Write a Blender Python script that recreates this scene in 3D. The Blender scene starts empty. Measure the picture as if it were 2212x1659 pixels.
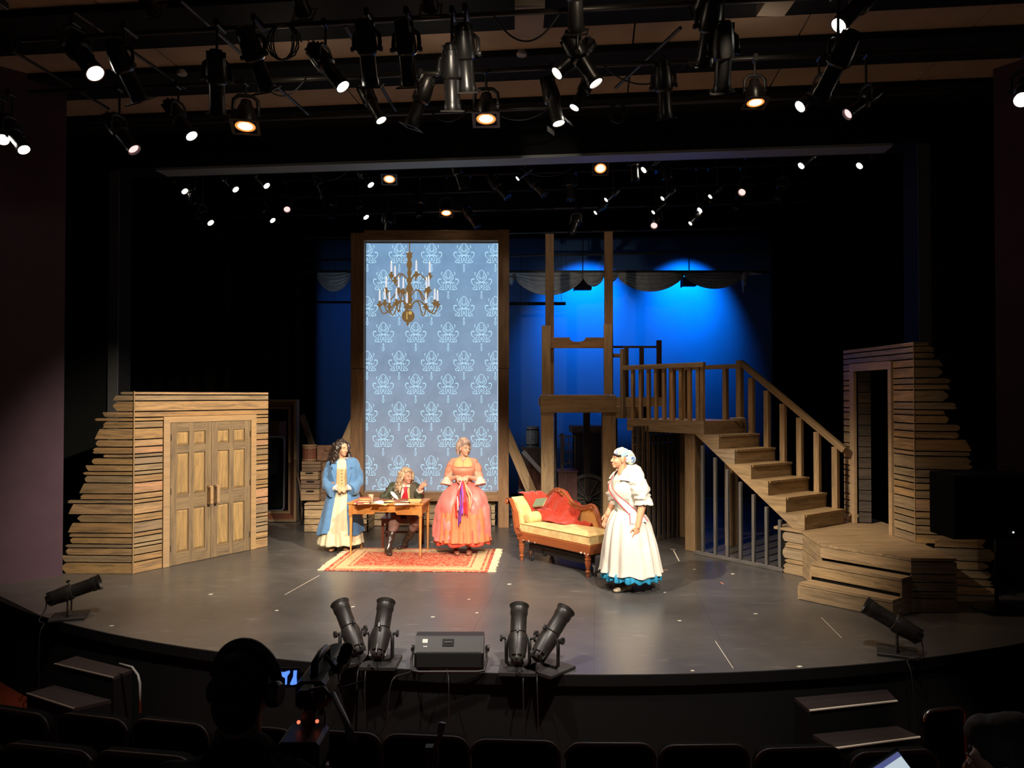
import bpy, bmesh, math, random
from mathutils import Vector, Matrix, Euler, noise
random.seed(7)
SC = bpy.context.scene
COL = SC.collection
V = Vector
PI = math.pi

# ------------------------------------------------------------------ camera
F = 1661.0                                    # focal length in pixels of the 2212 x 1659 frame
PITCH = math.atan(25.5 / F)
EYE = V((0, 0, 2.38))
cam = bpy.data.cameras.new('camera')
cam.sensor_width = 36.0
cam.lens = F / 2212 * 36.0
cam.clip_start = 0.05
cam.clip_end = 200
camo = bpy.data.objects.new('camera', cam)
COL.objects.link(camo)
camo.location = EYE
camo.rotation_euler = (PI / 2 + PITCH, 0, 0)
SC.camera = camo

# ------------------------------------------------------------------ world and exposure
SC.view_settings.view_transform = 'Standard'
SC.view_settings.look = 'None'
SC.view_settings.gamma = 1.0
SC.view_settings.exposure = 0.0
SC.view_settings.use_curve_mapping = False
wd = bpy.data.worlds.new('World')
SC.world = wd
wd.use_nodes = True
wd.node_tree.nodes['Background'].inputs[0].default_value = (0.8, 0.75, 0.8, 1)
wd.node_tree.nodes['Background'].inputs[1].default_value = 0.012
SC.cycles.max_bounces = 4
SC.cycles.diffuse_bounces = 2
SC.cycles.glossy_bounces = 2
SC.cycles.sample_clamp_indirect = 4.0
SC.cycles.adaptive_threshold = 0.02
SC.cycles.caustics_reflective = False
SC.cycles.caustics_refractive = False


def spot(name, loc, target, watts, deg, col=(1, .86, .68), blend=.3, radius=.07):
    l = bpy.data.lights.new(name, 'SPOT')
    l.energy = watts
    l.color = col
    l.spot_size = math.radians(deg)
    l.spot_blend = blend
    l.shadow_soft_size = radius
    o = bpy.data.objects.new(name, l)
    COL.objects.link(o)
    o.location = loc
    d = V(target) - V(loc)
    o.rotation_euler = d.to_track_quat('-Z', 'Y').to_euler()
    return o


WARM = (1, .83, .64)
WHITE = (1, .88, .74)
# lamps on the catwalk above the seats
spot('front_wash', (2.6, 6.2, 5.9), (-4.3, 11.2, .9), 4500, 34, WARM, .8)
spot('front_wash', (-.6, 1.6, 5.5), (-1.6, 11.6, .8), 5000, 24, WHITE, .7)
spot('front_wash', (3.0, 1.8, 5.5), (.9, 10.3, .7), 4500, 22, WHITE, .7)
spot('front_wash', (-2.6, 5.6, 5.9), (3.3, 10.1, .75), 3700, 26, WARM, 1.0)
spot('downstage_wash', (-2.0, 5.2, 6.0), (-1.4, 8.8, 0), 1500, 72, (1, .88, .78), 1.0)
spot('downstage_wash', (1.6, 4.6, 6.0), (.8, 7.9, 0), 1500, 60, (1, .88, .78), 1.0)
spot('upstage_wash', (-.6, 5.0, 5.5), (.5, 14.0, 4.6), 460, 30, (1, .84, .66), 1.0)
spot('step_fill', (2.4, 3.0, 6.2), (3.85, 6.45, -.33), 420, 11, (1, .88, .74), .6)  # unseen fill spot, added to brighten the stage-step nosings
# blue lamps behind the swagged border, washing the sky cloth
spot('sky_lamp', (1.75, 16.9, 5.75), (1.75, 18.3, 4.3), 950, 80, (.0, .34, 1), 1.0)
spot('sky_lamp', (4.05, 16.9, 5.75), (4.05, 18.3, 4.3), 950, 80, (.0, .34, 1), 1.0)
spot('sky_lamp', (-3.3, 16.9, 5.6), (-3.9, 18.3, 3.6), 26, 90, (.0, .30, 1), 1.0)


# ------------------------------------------------------------------ pixel -> place
def ray(px, py):
    a, c = (px - 1106) / F, -(py - 829.5) / F
    cs, sn = math.cos(PITCH), math.sin(PITCH)
    return V((a, cs - sn * c, sn + cs * c))


def P(px, py, Y):
    r = ray(px, py)
    return EYE + r * (Y / r.y)


def G(px, py, z=0.0):
    r = ray(px, py)
    return EYE + r * ((z - EYE.z) / r.z)


def on_plane(px, py, c, e):
    """where the ray meets the vertical plane through c along e: (distance along e, height)"""
    r = ray(px, py)
    e = V((e.x, e.y, 0)).normalized()
    n = V((-e.y, e.x, 0))
    t = (V((c.x, c.y, 0)) - V((EYE.x, EYE.y, 0))).dot(n) / V((r.x, r.y, 0)).dot(n)
    q = EYE + r * t
    return (V((q.x - c.x, q.y - c.y, 0)).dot(e), q.z)


# ------------------------------------------------------------------ objects
W = {}


def put(o, parent=None, M=None):
    M = M if M is not None else Matrix()
    COL.objects.link(o)
    if parent is not None:
        o.parent = parent
        o.matrix_parent_inverse = W[parent.name].inverted()
    o.matrix_basis = M
    W[o.name] = M
    return o


def tag(o, label=None, cat=None, group=None, kind=None):
    if label:
        o['label'] = label
    if cat:
        o['category'] = cat
    if group:
        o['group'] = group
    if kind:
        o['kind'] = kind
    return o


def thing(name, loc, label, cat, group=None, rz=0.0):
    o = bpy.data.objects.new(name, None)
    o.empty_display_size = .1
    put(o, None, Matrix.Translation(V(loc)) @ Matrix.Rotation(rz, 4, 'Z'))
    return tag(o, label, cat, group)


def inst(name, me, parent=None, M=None):
    return put(bpy.data.objects.new(name, me), parent, M)


class MB:
    """collects shapes into one mesh"""

    def __init__(s):
        s.v = []
        s.f = []

    def add(s, vs, fs):
        n = len(s.v)
        s.v += [V(v) for v in vs]
        s.f += [tuple(i + n for i in f) for f in fs]
        return s

    def box(s, lo, hi, M=None):
        x0, y0, z0 = lo
        x1, y1, z1 = hi
        vs = [V(p) for p in ((x0, y0, z0), (x1, y0, z0), (x1, y1, z0), (x0, y1, z0), (x0, y0, z1), (x1, y0, z1), (x1, y1, z1), (x0, y1, z1))]
        if M is not None:
            vs = [M @ v for v in vs]
        return s.add(vs, [(0, 3, 2, 1), (4, 5, 6, 7), (0, 1, 5, 4), (1, 2, 6, 5), (2, 3, 7, 6), (3, 0, 4, 7)])

    def cbox(s, lo, hi, b=.004, M=None):
        """box with small chamfers on its long edges (12 side quads, 2 caps)"""
        x0, y0, z0 = lo
        x1, y1, z1 = hi
        b = min(b, (y1 - y0) * .3, (z1 - z0) * .3)
        ring = [(y0 + b, z0), (y1 - b, z0), (y1, z0 + b), (y1, z1 - b), (y1 - b, z1), (y0 + b, z1), (y0, z1 - b), (y0, z0 + b)]
        vs = [V((x, y, z)) for x in (x0, x1) for (y, z) in ring]
        if M is not None:
            vs = [M @ v for v in vs]
        fs = [tuple(range(7, -1, -1)), tuple(range(8, 16))]
        fs += [(i, (i + 1) % 8, 8 + (i + 1) % 8, 8 + i) for i in range(8)]
        return s.add(vs, fs)

    def tube(s, pts, r, n=8, caps=True, sq=None, up=None):
        pts = [V(p) for p in pts]
        m = len(pts)
        rs = r if isinstance(r, (list, tuple)) else [r] * m
        t = [(pts[min(i + 1, m - 1)] - pts[max(i - 1, 0)]).normalized() for i in range(m)]
        u = V(up) if up else (V((0, 0, 1)) if abs(t[0].z) < .9 else V((0, 1, 0)))
        a = (u - t[0] * u.dot(t[0])).normalized()
        vs = []
        for i in range(m):
            a = a - t[i] * a.dot(t[i])
            if a.length < 1e-5:
                a = t[i].orthogonal()
            a.normalize()
            b = t[i].cross(a)
            k = sq if sq else 1.0
            for j in range(n):
                w = 2 * PI * j / n
                vs.append(pts[i] + (a * math.cos(w) + b * (math.sin(w) * k)) * rs[i])
        fs = [(i * n + j, i * n + (j + 1) % n, (i + 1) * n + (j + 1) % n, (i + 1) * n + j) for i in range(m - 1) for j in range(n)]
        if caps:
            fs += [tuple(range(n - 1, -1, -1)), tuple((m - 1) * n + j for j in range(n))]
        return s.add(vs, fs)

    def lathe(s, prof, n=16, M=None):
        """prof: [(radius, height)] about Z"""
        vs = []
        for (r, z) in prof:
            for j in range(n):
                w = 2 * PI * j / n
                vs.append(V((r * math.cos(w), r * math.sin(w), z)))
        if M is not None:
            vs = [M @ v for v in vs]
        m = len(prof)
        fs = [(i * n + j, i * n + (j + 1) % n, (i + 1) * n + (j + 1) % n, (i + 1) * n + j) for i in range(m - 1) for j in range(n)]
        fs += [tuple(range(n - 1, -1, -1)), tuple((m - 1) * n + j for j in range(n))]
        return s.add(vs, fs)

    def prism(s, poly, t0, t1, M=None, axis='y'):
        """poly in (x,z), pulled along y from t0 to t1 (axis='z': poly in (x,y))"""
        if axis == 'y':
            a = [V((p[0], t0, p[1])) for p in poly]
            b = [V((p[0], t1, p[1])) for p in poly]
        else:
            a = [V((p[0], p[1], t0)) for p in poly]
            b = [V((p[0], p[1], t1)) for p in poly]
        n = len(poly)
        vs = a + b
        if M is not None:
            vs = [M @ v for v in vs]
        return s.add(vs, [tuple(range(n)), tuple(range(2 * n - 1, n - 1, -1))] + [(i, n + i, n + (i + 1) % n, (i + 1) % n) for i in range(n)])

    def ell(s, c, r, M=None, nu=14, nv=9):
        r = r if isinstance(r, (list, tuple)) else (r, r, r)
        vs = [V((0, 0, -1))]
        for i in range(1, nv):
            ph = PI * i / nv
            for j in range(nu):
                w = 2 * PI * j / nu
                vs.append(V((math.sin(ph) * math.cos(w), math.sin(ph) * math.sin(w), -math.cos(ph))))
        vs.append(V((0, 0, 1)))
        vs = [V((v.x * r[0], v.y * r[1], v.z * r[2])) for v in vs]
        R = M if M is not None else Matrix()
        vs = [V(c) + (R.to_3x3() @ v) for v in vs]
        L = len(vs) - 1
        fs = [(0, 1 + (j + 1) % nu, 1 + j) for j in range(nu)]
        fs += [(1 + i * nu + j, 1 + i * nu + (j + 1) % nu, 1 + (i + 1) * nu + (j + 1) % nu, 1 + (i + 1) * nu + j) for i in range(nv - 2) for j in range(nu)]
        fs += [(L, L - nu + j, L - nu + (j + 1) % nu) for j in range(nu)]
        return s.add(vs, fs)

    def cap(s, p0, r0, p1, r1, n=10):
        """tapered capsule"""
        p0, p1 = V(p0), V(p1)
        d = (p1 - p0)
        L = d.length or 1e-4
        d.normalize()
        pts, rs = [], []
        for k in (-.98, -.8, -.45, 0):
            pts.append(p0 + d * r0 * k)
            rs.append(r0 * math.sqrt(max(0, 1 - k * k)) + 1e-4)
        for k in (0, .45, .8, .98):
            pts.append(p1 + d * r1 * k)
            rs.append(r1 * math.sqrt(max(0, 1 - k * k)) + 1e-4)
        a = d.orthogonal().normalized()
        return s.tube(pts, rs, n, True, None, a)

    def shell(s, fn, nu, nv, thick=.006, closed=False):
        """a sheet fn(u,v) -> (point, outward normal) with thickness"""
        vs = []
        for side in (0, 1):
            for i in range(nv + 1):
                for j in range(nu if closed else nu + 1):
                    p, nrm = fn(j / nu, i / nv)
                    vs.append(V(p) - V(nrm) * thick * side)
        w = nu if closed else nu + 1
        o = w * (nv + 1)
        fs = []
        for i in range(nv):
            for j in range(nu):
                k = (j + 1) % w
                fs.append((i * w + j, i * w + k, (i + 1) * w + k, (i + 1) * w + j))
                fs.append((o + i * w + j, o + (i + 1) * w + j, o + (i + 1) * w + k, o + i * w + k))
        for j in range(nu):
            k = (j + 1) % w
            fs.append((j, o + j, o + k, k))
            fs.append((nv * w + j, nv * w + k, o + nv * w + k, o + nv * w + j))
        if not closed:
            for i in range(nv):
                fs.append((i * w, (i + 1) * w, o + (i + 1) * w, o + i * w))
                fs.append((i * w + nu, o + i * w + nu, o + (i + 1) * w + nu, (i + 1) * w + nu))
        return s.add(vs, fs)

    def mesh(s, name, m=None, smooth=False, fix=True):
        me = bpy.data.meshes.new(name)
        me.from_pydata(s.v, [], s.f)
        if fix:
            bm = bmesh.new()
            bm.from_mesh(me)
            bmesh.ops.recalc_face_normals(bm, faces=bm.faces)
            bm.to_mesh(me)
            bm.free()
        if m is not None:
            me.materials.append(m)
        if smooth:
            me.polygons.foreach_set('use_smooth', [True] * len(me.polygons))
            if smooth is not True:
                me.set_sharp_from_angle(angle=math.radians(smooth))
        me.update()
        return me

    def build(s, name, m, parent=None, M=None, smooth=False):
        return inst(name, s.mesh(name, m, smooth), parent, M)


def blob(mb, name, m, parent=None, M=None, voxel=.006, it=3, fac=.5):
    """one continuous surface grown over all the shapes in mb"""
    me = mb.mesh(name + '_raw')
    o = bpy.data.objects.new('raw_shape', me)
    COL.objects.link(o)
    r = o.modifiers.new('r', 'REMESH')
    r.mode = 'VOXEL'
    r.voxel_size = voxel
    s = o.modifiers.new('s', 'SMOOTH')
    s.iterations = it
    s.factor = fac
    dg = bpy.context.evaluated_depsgraph_get()
    me2 = bpy.data.meshes.new_from_object(o.evaluated_get(dg))
    bpy.data.objects.remove(o)
    bpy.data.meshes.remove(me)
    me2.name = name
    me2.materials.clear()
    me2.materials.append(m)
    me2.polygons.foreach_set('use_smooth', [True] * len(me2.polygons))
    return inst(name, me2, parent, M)


def frame_x(p0, p1, up=(0, 0, 1)):
    """matrix at p0 whose X runs to p1 and whose Z stays near up"""
    p0, p1 = V(p0), V(p1)
    x = (p1 - p0).normalized()
    u = V(up)
    z = u - x * u.dot(x)
    if z.length < 1e-4:
        z = x.orthogonal()
    z.normalize()
    y = z.cross(x)
    return Matrix(((x.x, y.x, z.x, p0.x), (x.y, y.y, z.y, p0.y), (x.z, y.z, z.z, p0.z), (0, 0, 0, 1)))


def beam(name, p0, p1, w, h, m, parent, up=(0, 0, 1), b=.004, oy=0.0, oz=0.0):
    """squared timber from p0 to p1: w across, h along up"""
    p0, p1 = V(p0), V(p1)
    L = (p1 - p0).length
    mb = MB().cbox((0, -w / 2 + oy, -h / 2 + oz), (L, w / 2 + oy, h / 2 + oz), b)
    return mb.build(name, m, parent, frame_x(p0, p1, up))


# ------------------------------------------------------------------ materials
def nodes(name):
    m = bpy.data.materials.new(name)
    m.use_nodes = True
    return m, m.node_tree.nodes, m.node_tree.links, m.node_tree.nodes['Principled BSDF']


def rgb(c):
    return (c[0], c[1], c[2], 1)


def plain(name, c, rough=.6, metal=0.0, var=.0, scale=20.0, c2=None, bump=0.0, spec=.5, stretch=(1, 1, 1), sheen=0.0, rnd=0.0):
    m, N, L, b = nodes(name)
    b.inputs['Base Color'].default_value = rgb(c)
    b.inputs['Roughness'].default_value = rough
    b.inputs['Metallic'].default_value = metal
    b.inputs['Specular IOR Level'].default_value = spec
    if sheen:
        b.inputs['Sheen Weight'].default_value = sheen
    if var or c2 or bump:
        tc = N.new('ShaderNodeTexCoord')
        mp = N.new('ShaderNodeMapping')
        mp.inputs['Scale'].default_value = stretch
        L.new(tc.outputs['Object'], mp.inputs['Vector'])
        nz = N.new('ShaderNodeTexNoise')
        nz.inputs['Scale'].default_value = scale
        nz.inputs['Detail'].default_value = 5
        L.new(mp.outputs[0], nz.inputs['Vector'])
        rp = N.new('ShaderNodeValToRGB')
        e = rp.color_ramp.elements
        e[0].position, e[1].position = .35, .68
        lo = c2 if c2 else tuple(x * (1 - var) for x in c)
        e[0].color, e[1].color = rgb(lo), rgb(c)
        L.new(nz.outputs[0], rp.inputs[0])
        L.new(rp.outputs[0], b.inputs['Base Color'])
        if bump:
            bp = N.new('ShaderNodeBump')
            bp.inputs['Strength'].default_value = bump
            bp.inputs['Distance'].default_value = .01
            L.new(nz.outputs[0], bp.inputs['Height'])
            L.new(bp.outputs[0], b.inputs['Normal'])
    if rnd:
        src = b.inputs['Base Color'].links[0].from_socket if b.inputs['Base Color'].links else None
        oi = N.new('ShaderNodeObjectInfo')
        hs = N.new('ShaderNodeHueSaturation')
        mr = N.new('ShaderNodeMapRange')
        mr.inputs[3].default_value, mr.inputs[4].default_value = 1 - rnd, 1 + rnd
        L.new(oi.outputs['Random'], mr.inputs[0])
        L.new(mr.outputs[0], hs.inputs['Value'])
        if src:
            L.new(src, hs.inputs['Color'])
        else:
            hs.inputs['Color'].default_value = rgb(c)
        L.new(hs.outputs[0], b.inputs['Base Color'])
    return m


def wood(name, tones, dark, rough=.55, grain=1.0, knots=True, mixdark=.7, spec=.3):
    """scenic wood: grain along local X, one tone per piece from tones, brown-grey dry brushing"""
    m, N, L, b = nodes(name)
    b.inputs['Roughness'].default_value = rough
    b.inputs['Specular IOR Level'].default_value = spec
    tc = N.new('ShaderNodeTexCoord')
    oi = N.new('ShaderNodeObjectInfo')
    add = N.new('ShaderNodeVectorMath')
    add.operation = 'ADD'
    sc_ = N.new('ShaderNodeVectorMath')
    sc_.operation = 'SCALE'
    cmb = N.new('ShaderNodeCombineXYZ')
    for k in range(3):
        L.new(oi.outputs['Random'], cmb.inputs[k])
    L.new(cmb.outputs[0], sc_.inputs[0])
    sc_.inputs['Scale'].default_value = 37.0
    L.new(tc.outputs['Object'], add.inputs[0])
    L.new(sc_.outputs[0], add.inputs[1])
    # slow bending of the grain
    n0 = N.new('ShaderNodeTexNoise')
    n0.inputs['Scale'].default_value = 2.2
    L.new(add.outputs[0], n0.inputs['Vector'])
    mp = N.new('ShaderNodeMapping')
    mp.inputs['Scale'].default_value = (1.6 * grain, 34 * grain, 34 * grain)
    L.new(add.outputs[0], mp.inputs['Vector'])
    mixv = N.new('ShaderNodeVectorMath')
    mixv.operation = 'MULTIPLY_ADD'
    L.new(n0.outputs['Color'], mixv.inputs[0])
    mixv.inputs[1].default_value = (0, 3.2, 3.2)
    L.new(mp.outputs[0], mixv.inputs[2])
    n1 = N.new('ShaderNodeTexNoise')
    n1.inputs['Scale'].default_value = 1.0
    n1.inputs['Detail'].default_value = 6
    n1.inputs['Roughness'].default_value = .65
    L.new(mixv.outputs[0], n1.inputs['Vector'])
    r1 = N.new('ShaderNodeValToRGB')
    r1.color_ramp.elements[0].position, r1.color_ramp.elements[1].position = .42, .66
    r1.color_ramp.elements[0].color = (0, 0, 0, 1)
    r1.color_ramp.elements[1].color = (1, 1, 1, 1)
    L.new(n1.outputs[0], r1.inputs[0])
    # tone of this piece
    tr = N.new('ShaderNodeValToRGB')
    tr.color_ramp.interpolation = 'CONSTANT'
    el = tr.color_ramp.elements
    while len(el) < len(tones):
        el.new(.5)
    for k, t in enumerate(tones):
        el[k].position = k / len(tones)
        el[k].color = rgb(t)
    L.new(oi.outputs['Random'], tr.inputs[0])
    # broad patches
    n2 = N.new('ShaderNodeTexNoise')
    n2.inputs['Scale'].default_value = 3.0
    mp2 = N.new('ShaderNodeMapping')
    mp2.inputs['Scale'].default_value = (.7, 5, 5)
    L.new(add.outputs[0], mp2.inputs['Vector'])
    L.new(mp2.outputs[0], n2.inputs['Vector'])
    mul = N.new('ShaderNodeMath')
    mul.operation = 'MULTIPLY'
    L.new(r1.outputs[0], mul.inputs[0])
    mul.inputs[1].default_value = mixdark
    mul2 = N.new('ShaderNodeMath')
    mul2.operation = 'MULTIPLY_ADD'
    L.new(n2.outputs[0], mul2.inputs[0])
    mul2.inputs[1].default_value = 1.0
    mul2.inputs[2].default_value = -.42
    ad = N.new('ShaderNodeMath')
    ad.use_clamp = True
    L.new(mul.outputs[0], ad.inputs[0])
    L.new(mul2.outputs[0], ad.inputs[1])
    mx = N.new('ShaderNodeMix')
    mx.data_type = 'RGBA'
    L.new(ad.outputs[0], mx.inputs['Factor'])
    L.new(tr.outputs[0], mx.inputs['A'])
    mx.inputs['B'].default_value = rgb(dark)
    L.new(mx.outputs['Result'], b.inputs['Base Color'])
    bp = N.new('ShaderNodeBump')
    bp.inputs['Strength'].default_value = .12
    bp.inputs['Distance'].default_value = .004
    L.new(n1.outputs[0], bp.inputs['Height'])
    L.new(bp.outputs[0], b.inputs['Normal'])
    return m


def glow(name, c, s):
    m, N, L, b = nodes(name)
    b.inputs['Base Color'].default_value = (0, 0, 0, 1)
    b.inputs['Emission Color'].default_value = rgb(c)
    b.inputs['Emission Strength'].default_value = s
    return m


M_SET = wood('scenic_wood', [(.52, .33, .14), (.42, .29, .15), (.56, .36, .17), (.36, .27, .17), (.50, .31, .14), (.58, .38, .20), (.44, .33, .19), (.62, .36, .20)], (.17, .125, .08))
M_STEP = wood('scenic_step_wood', [(.48, .34, .19), (.43, .31, .18), (.50, .35, .18), (.46, .36, .24)], (.20, .145, .085))
M_POST = wood('scenic_post_wood', [(.44, .30, .15), (.40, .27, .14), (.46, .31, .16)], (.21, .15, .085))
M_BROWN = wood('brown_frame_wood', [(.33, .185, .085), (.30, .165, .075)], (.14, .08, .04))
M_DOOR = wood('door_wood', [(.34, .25, .14), (.33, .24, .14)], (.17, .13, .085), mixdark=.8)
M_PANEL = wood('door_panel_wood', [(.56, .38, .16), (.52, .35, .15)], (.27, .19, .10), mixdark=.7)
M_CASE = wood('door_casing_wood', [(.56, .37, .18), (.52, .36, .20)], (.33, .24, .15), mixdark=.4)
M_GREYSLAT = wood('grey_slat_wood', [(.17, .16, .15), (.14, .135, .13)], (.07, .07, .07))
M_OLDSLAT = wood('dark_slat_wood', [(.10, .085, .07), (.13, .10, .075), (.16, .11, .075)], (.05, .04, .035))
M_BLACK = plain('black_paint', (.008, .008, .008), .8, spec=.2)
M_VELOUR = plain('black_velour', (.0035, .0035, .0035), .95, spec=.1)
M_MASK = plain('black_masking', (.011, .012, .012), .85, spec=.15)
M_PURPLE = plain('purple_wall_paint', (.10, .06, .085), .75, var=.12, scale=3, spec=.2)
M_DARKSTEEL = plain('black_steel', (.012, .012, .012), .38, spec=.5)
M_PIPE = plain('pipe_steel', (.05, .048, .045), .45, .6)
# ================================================================== THE SETTING
D = V((.9941, -.1086, 0))             # along the proscenium
NH = V((-.1086, -.9941, 0))           # from the stage to the house
PC = V((-.2, 11.6, 0))                # middle of the proscenium line


def th(a, b, z=0.0):
    """a metres along the proscenium, b metres from it towards the house"""
    q = PC + D * a + NH * b
    return V((q.x, q.y, z))


# ---- stage deck: an arc towards the house
CX, CY, RR = .77, 17.30, 10.70
arc = []
for k in range(49):
    w = math.radians(-90 - 46 + 92 * k / 48)
    arc.append((CX + RR * math.cos(w), CY + RR * math.sin(w)))
outline = arc + [(9.5, 12.0), (9.5, 19.4), (-9.5, 19.4), (-9.5, 12.0)]


def stage_floor_material():
    m, N, L, b = nodes('black_stage_floor')
    tc = N.new('ShaderNodeTexCoord')
    n1 = N.new('ShaderNodeTexNoise')
    n1.inputs['Scale'].default_value = 1.1
    n1.inputs['Detail'].default_value = 6
    n1.inputs['Roughness'].default_value = .7
    mp = N.new('ShaderNodeMapping')
    mp.inputs['Scale'].default_value = (.8, 3.2, 1)
    mp.inputs['Rotation'].default_value = (0, 0, .3)
    L.new(tc.outputs['Object'], n1.inputs['Vector'])
    L.new(tc.outputs['Object'], mp.inputs['Vector'])
    n2 = N.new('ShaderNodeTexNoise')            # scuffs
    n2.inputs['Scale'].default_value = 3.4
    n2.inputs['Detail'].default_value = 8
    n2.inputs['Roughness'].default_value = .75
    L.new(mp.outputs[0], n2.inputs['Vector'])
    r1 = N.new('ShaderNodeValToRGB')
    r1.color_ramp.elements[0].position, r1.color_ramp.elements[1].position = .3, .75
    r1.color_ramp.elements[0].color, r1.color_ramp.elements[1].color = (.066, .064, .062, 1), (.112, .108, .103, 1)
    L.new(n1.outputs[0], r1.inputs[0])
    r2 = N.new('ShaderNodeValToRGB')
    r2.color_ramp.elements[0].position, r2.color_ramp.elements[1].position = .56, .74
    L.new(n2.outputs[0], r2.inputs[0])
    sm = N.new('ShaderNodeMath')
    sm.operation = 'MULTIPLY'
    sm.inputs[1].default_value = .55
    L.new(r2.outputs[0], sm.inputs[0])
    mx = N.new('ShaderNodeMix')
    mx.data_type = 'RGBA'
    L.new(sm.outputs[0], mx.inputs['Factor'])
    L.new(r1.outputs[0], mx.inputs['A'])
    mx.inputs['B'].default_value = (.30, .29, .275, 1)
    L.new(mx.outputs['Result'], b.inputs['Base Color'])
    rr = N.new('ShaderNodeMapRange')
    rr.inputs[3].default_value, rr.inputs[4].default_value = .22, .42
    L.new(n1.outputs[0], rr.inputs[0])
    L.new(rr.outputs[0], b.inputs['Roughness'])
    b.inputs['Specular IOR Level'].default_value = .5
    bp = N.new('ShaderNodeBump')
    bp.inputs['Strength'].default_value = .05
    bp.inputs['Distance'].default_value = .004
    L.new(n2.outputs[0], bp.inputs['Height'])
    L.new(bp.outputs[0], b.inputs['Normal'])
    return m


M_DECK = stage_floor_material()
floor = MB().prism(outline, -.10, -.006, None, 'z').build('floor', M_BLACK)
tag(floor, kind='structure')


def clip(poly, hull):
    """convex clipping of poly by the counter-clockwise hull"""
    out = poly
    n = len(hull)
    for i in range(n):
        a, b2 = hull[i], hull[(i + 1) % n]
        res = []
        for j in range(len(out)):
            p, q = out[j], out[(j + 1) % len(out)]
            sp = (b2[0] - a[0]) * (p[1] - a[1]) - (b2[1] - a[1]) * (p[0] - a[0])
            sq = (b2[0] - a[0]) * (q[1] - a[1]) - (b2[1] - a[1]) * (q[0] - a[0])
            if sp >= 0:
                res.append(p)
            if (sp >= 0) != (sq >= 0):
                t = sp / (sp - sq)
                res.append((p[0] + (q[0] - p[0]) * t, p[1] + (q[1] - p[1]) * t))
        out = res
        if len(out) < 3:
            return []
    return out


hull = [(x * .9995 + CX * .0005, y * .9995 + CY * .0005) for (x, y) in outline]
for i in range(-8, 9):                              # hardboard sheets on the deck
    for j in range(-4, 5):
        off = 1.22 if i % 2 else 0
        q = [th(i * 1.22 + .22 + a, j * 2.44 + off - b2) for a, b2 in ((.0, .0), (1.2188, 0), (1.2188, 2.4388), (0, 2.4388))]
        poly = clip([(p.x, p.y) for p in q], hull)
        if poly:
            MB().prism(poly, -.006, 0, None, 'z').build('deck_panel', M_DECK, floor)

# the drop below the deck's edge
mb = MB()
mb.shell(lambda u, v: ((CX + (RR - .03) * math.cos(math.radians(-136 + 92 * u)), CY + (RR - .03) * math.sin(math.radians(-136 + 92 * u)), -.1 - .86 * v),
                       (math.cos(math.radians(-136 + 92 * u)), math.sin(math.radians(-136 + 92 * u)), 0)), 48, 1, .05)
tag(mb.build('wall_stage_front', M_MASK), kind='structure')

M_CARPET = plain('red_carpet', (.30, .055, .025), .9, var=.35, scale=60, bump=.2, spec=.1)
mb = MB().box((-12, -3, -1.06), (12, 13, -.96))
tag(mb.build('floor_house', M_CARPET), kind='structure')
for k, (y1, z) in enumerate(((5.35, -.62), (4.05, -.28), (3.15, .06), (2.55, .35))):      # seating tiers
    mb = MB()
    poly = [(CX + (CY - y1 - .0) * math.cos(math.radians(-90 - 50 + 100 * i / 32)), CY + (CY - y1) * math.sin(math.radians(-140 + 100 * i / 32))) for i in range(33)]
    poly += [(12, -3), (-12, -3)]
    mb.prism(poly, -.96, z, None, 'z')
    tag(mb.build('floor_tier', M_CARPET), kind='structure')

# ---- walls
mb = MB()
a, b2 = G(135, 1243), G(0, 1264)
e = (b2 - a).normalized()
a2, b3 = a + V((0, 0, 0)), a + e * 7.5
n2 = V((-e.y, e.x, 0))
mb.prism([(a2.x, a2.y), (b3.x, b3.y), (b3.x - 3, b3.y + .2), (a2.x - 3, a2.y + .2)], -1, 8.2, None, 'z')
tag(mb.build('wall_house_left', M_PURPLE), kind='structure')
mb = MB()
a = V((6.14, 9.75, 0))
b3 = a + V((.55, -.83, 0)) * 7
mb.prism([(a.x, a.y), (b3.x, b3.y), (b3.x + 3, b3.y + .2), (a.x + 3, a.y + .2)], -1, 8.2, None, 'z')
tag(mb.build('wall_house_right', M_PURPLE), kind='structure')

# proscenium: side piers, header with its pale lower lip
mb = MB().box((-9, 0, -.0), (-6.07, .5, 8.2), frame_x(th(0, .25), th(1, .25)))
tag(mb.build('wall_proscenium_left', M_MASK), kind='structure')
mb = MB().box((5.93, 0, -.0), (9, .5, 8.2), frame_x(th(0, .25), th(1, .25)))
tag(mb.build('wall_proscenium_right', M_MASK), kind='structure')
M_LIP = plain('grey_header_lip', (.26, .30, .31), .55)
M_RETURN = plain('grey_pier_edge', (.10, .105, .105), .7)
mb = MB().box((-6.25, 0, 5.93), (6.1, .5, 6.75), frame_x(th(0, .25), th(1, .25)))
hd = tag(mb.build('wall_header', M_MASK), kind='structure')
MB().cbox((-5.35, .0, 5.885), (5.6, .34, 5.928), .004, frame_x(th(0, .27), th(1, .27))).build('header_lip', M_LIP, hd)
for x in (-6.12, 5.93):
    o = MB().cbox((0, -.0, 0), (5.9, .012, .17), .002, Matrix.Translation(th(x, .268)) @ Matrix.Rotation(math.atan2(D.y, D.x), 4, 'Z') @ Matrix(((0, 0, 1, 0), (0, 1, 0, 0), (1, 0, 0, 0), (0, 0, 0, 1)))).build('trim_pier_edge', M_RETURN)
    tag(o, kind='structure')

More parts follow.
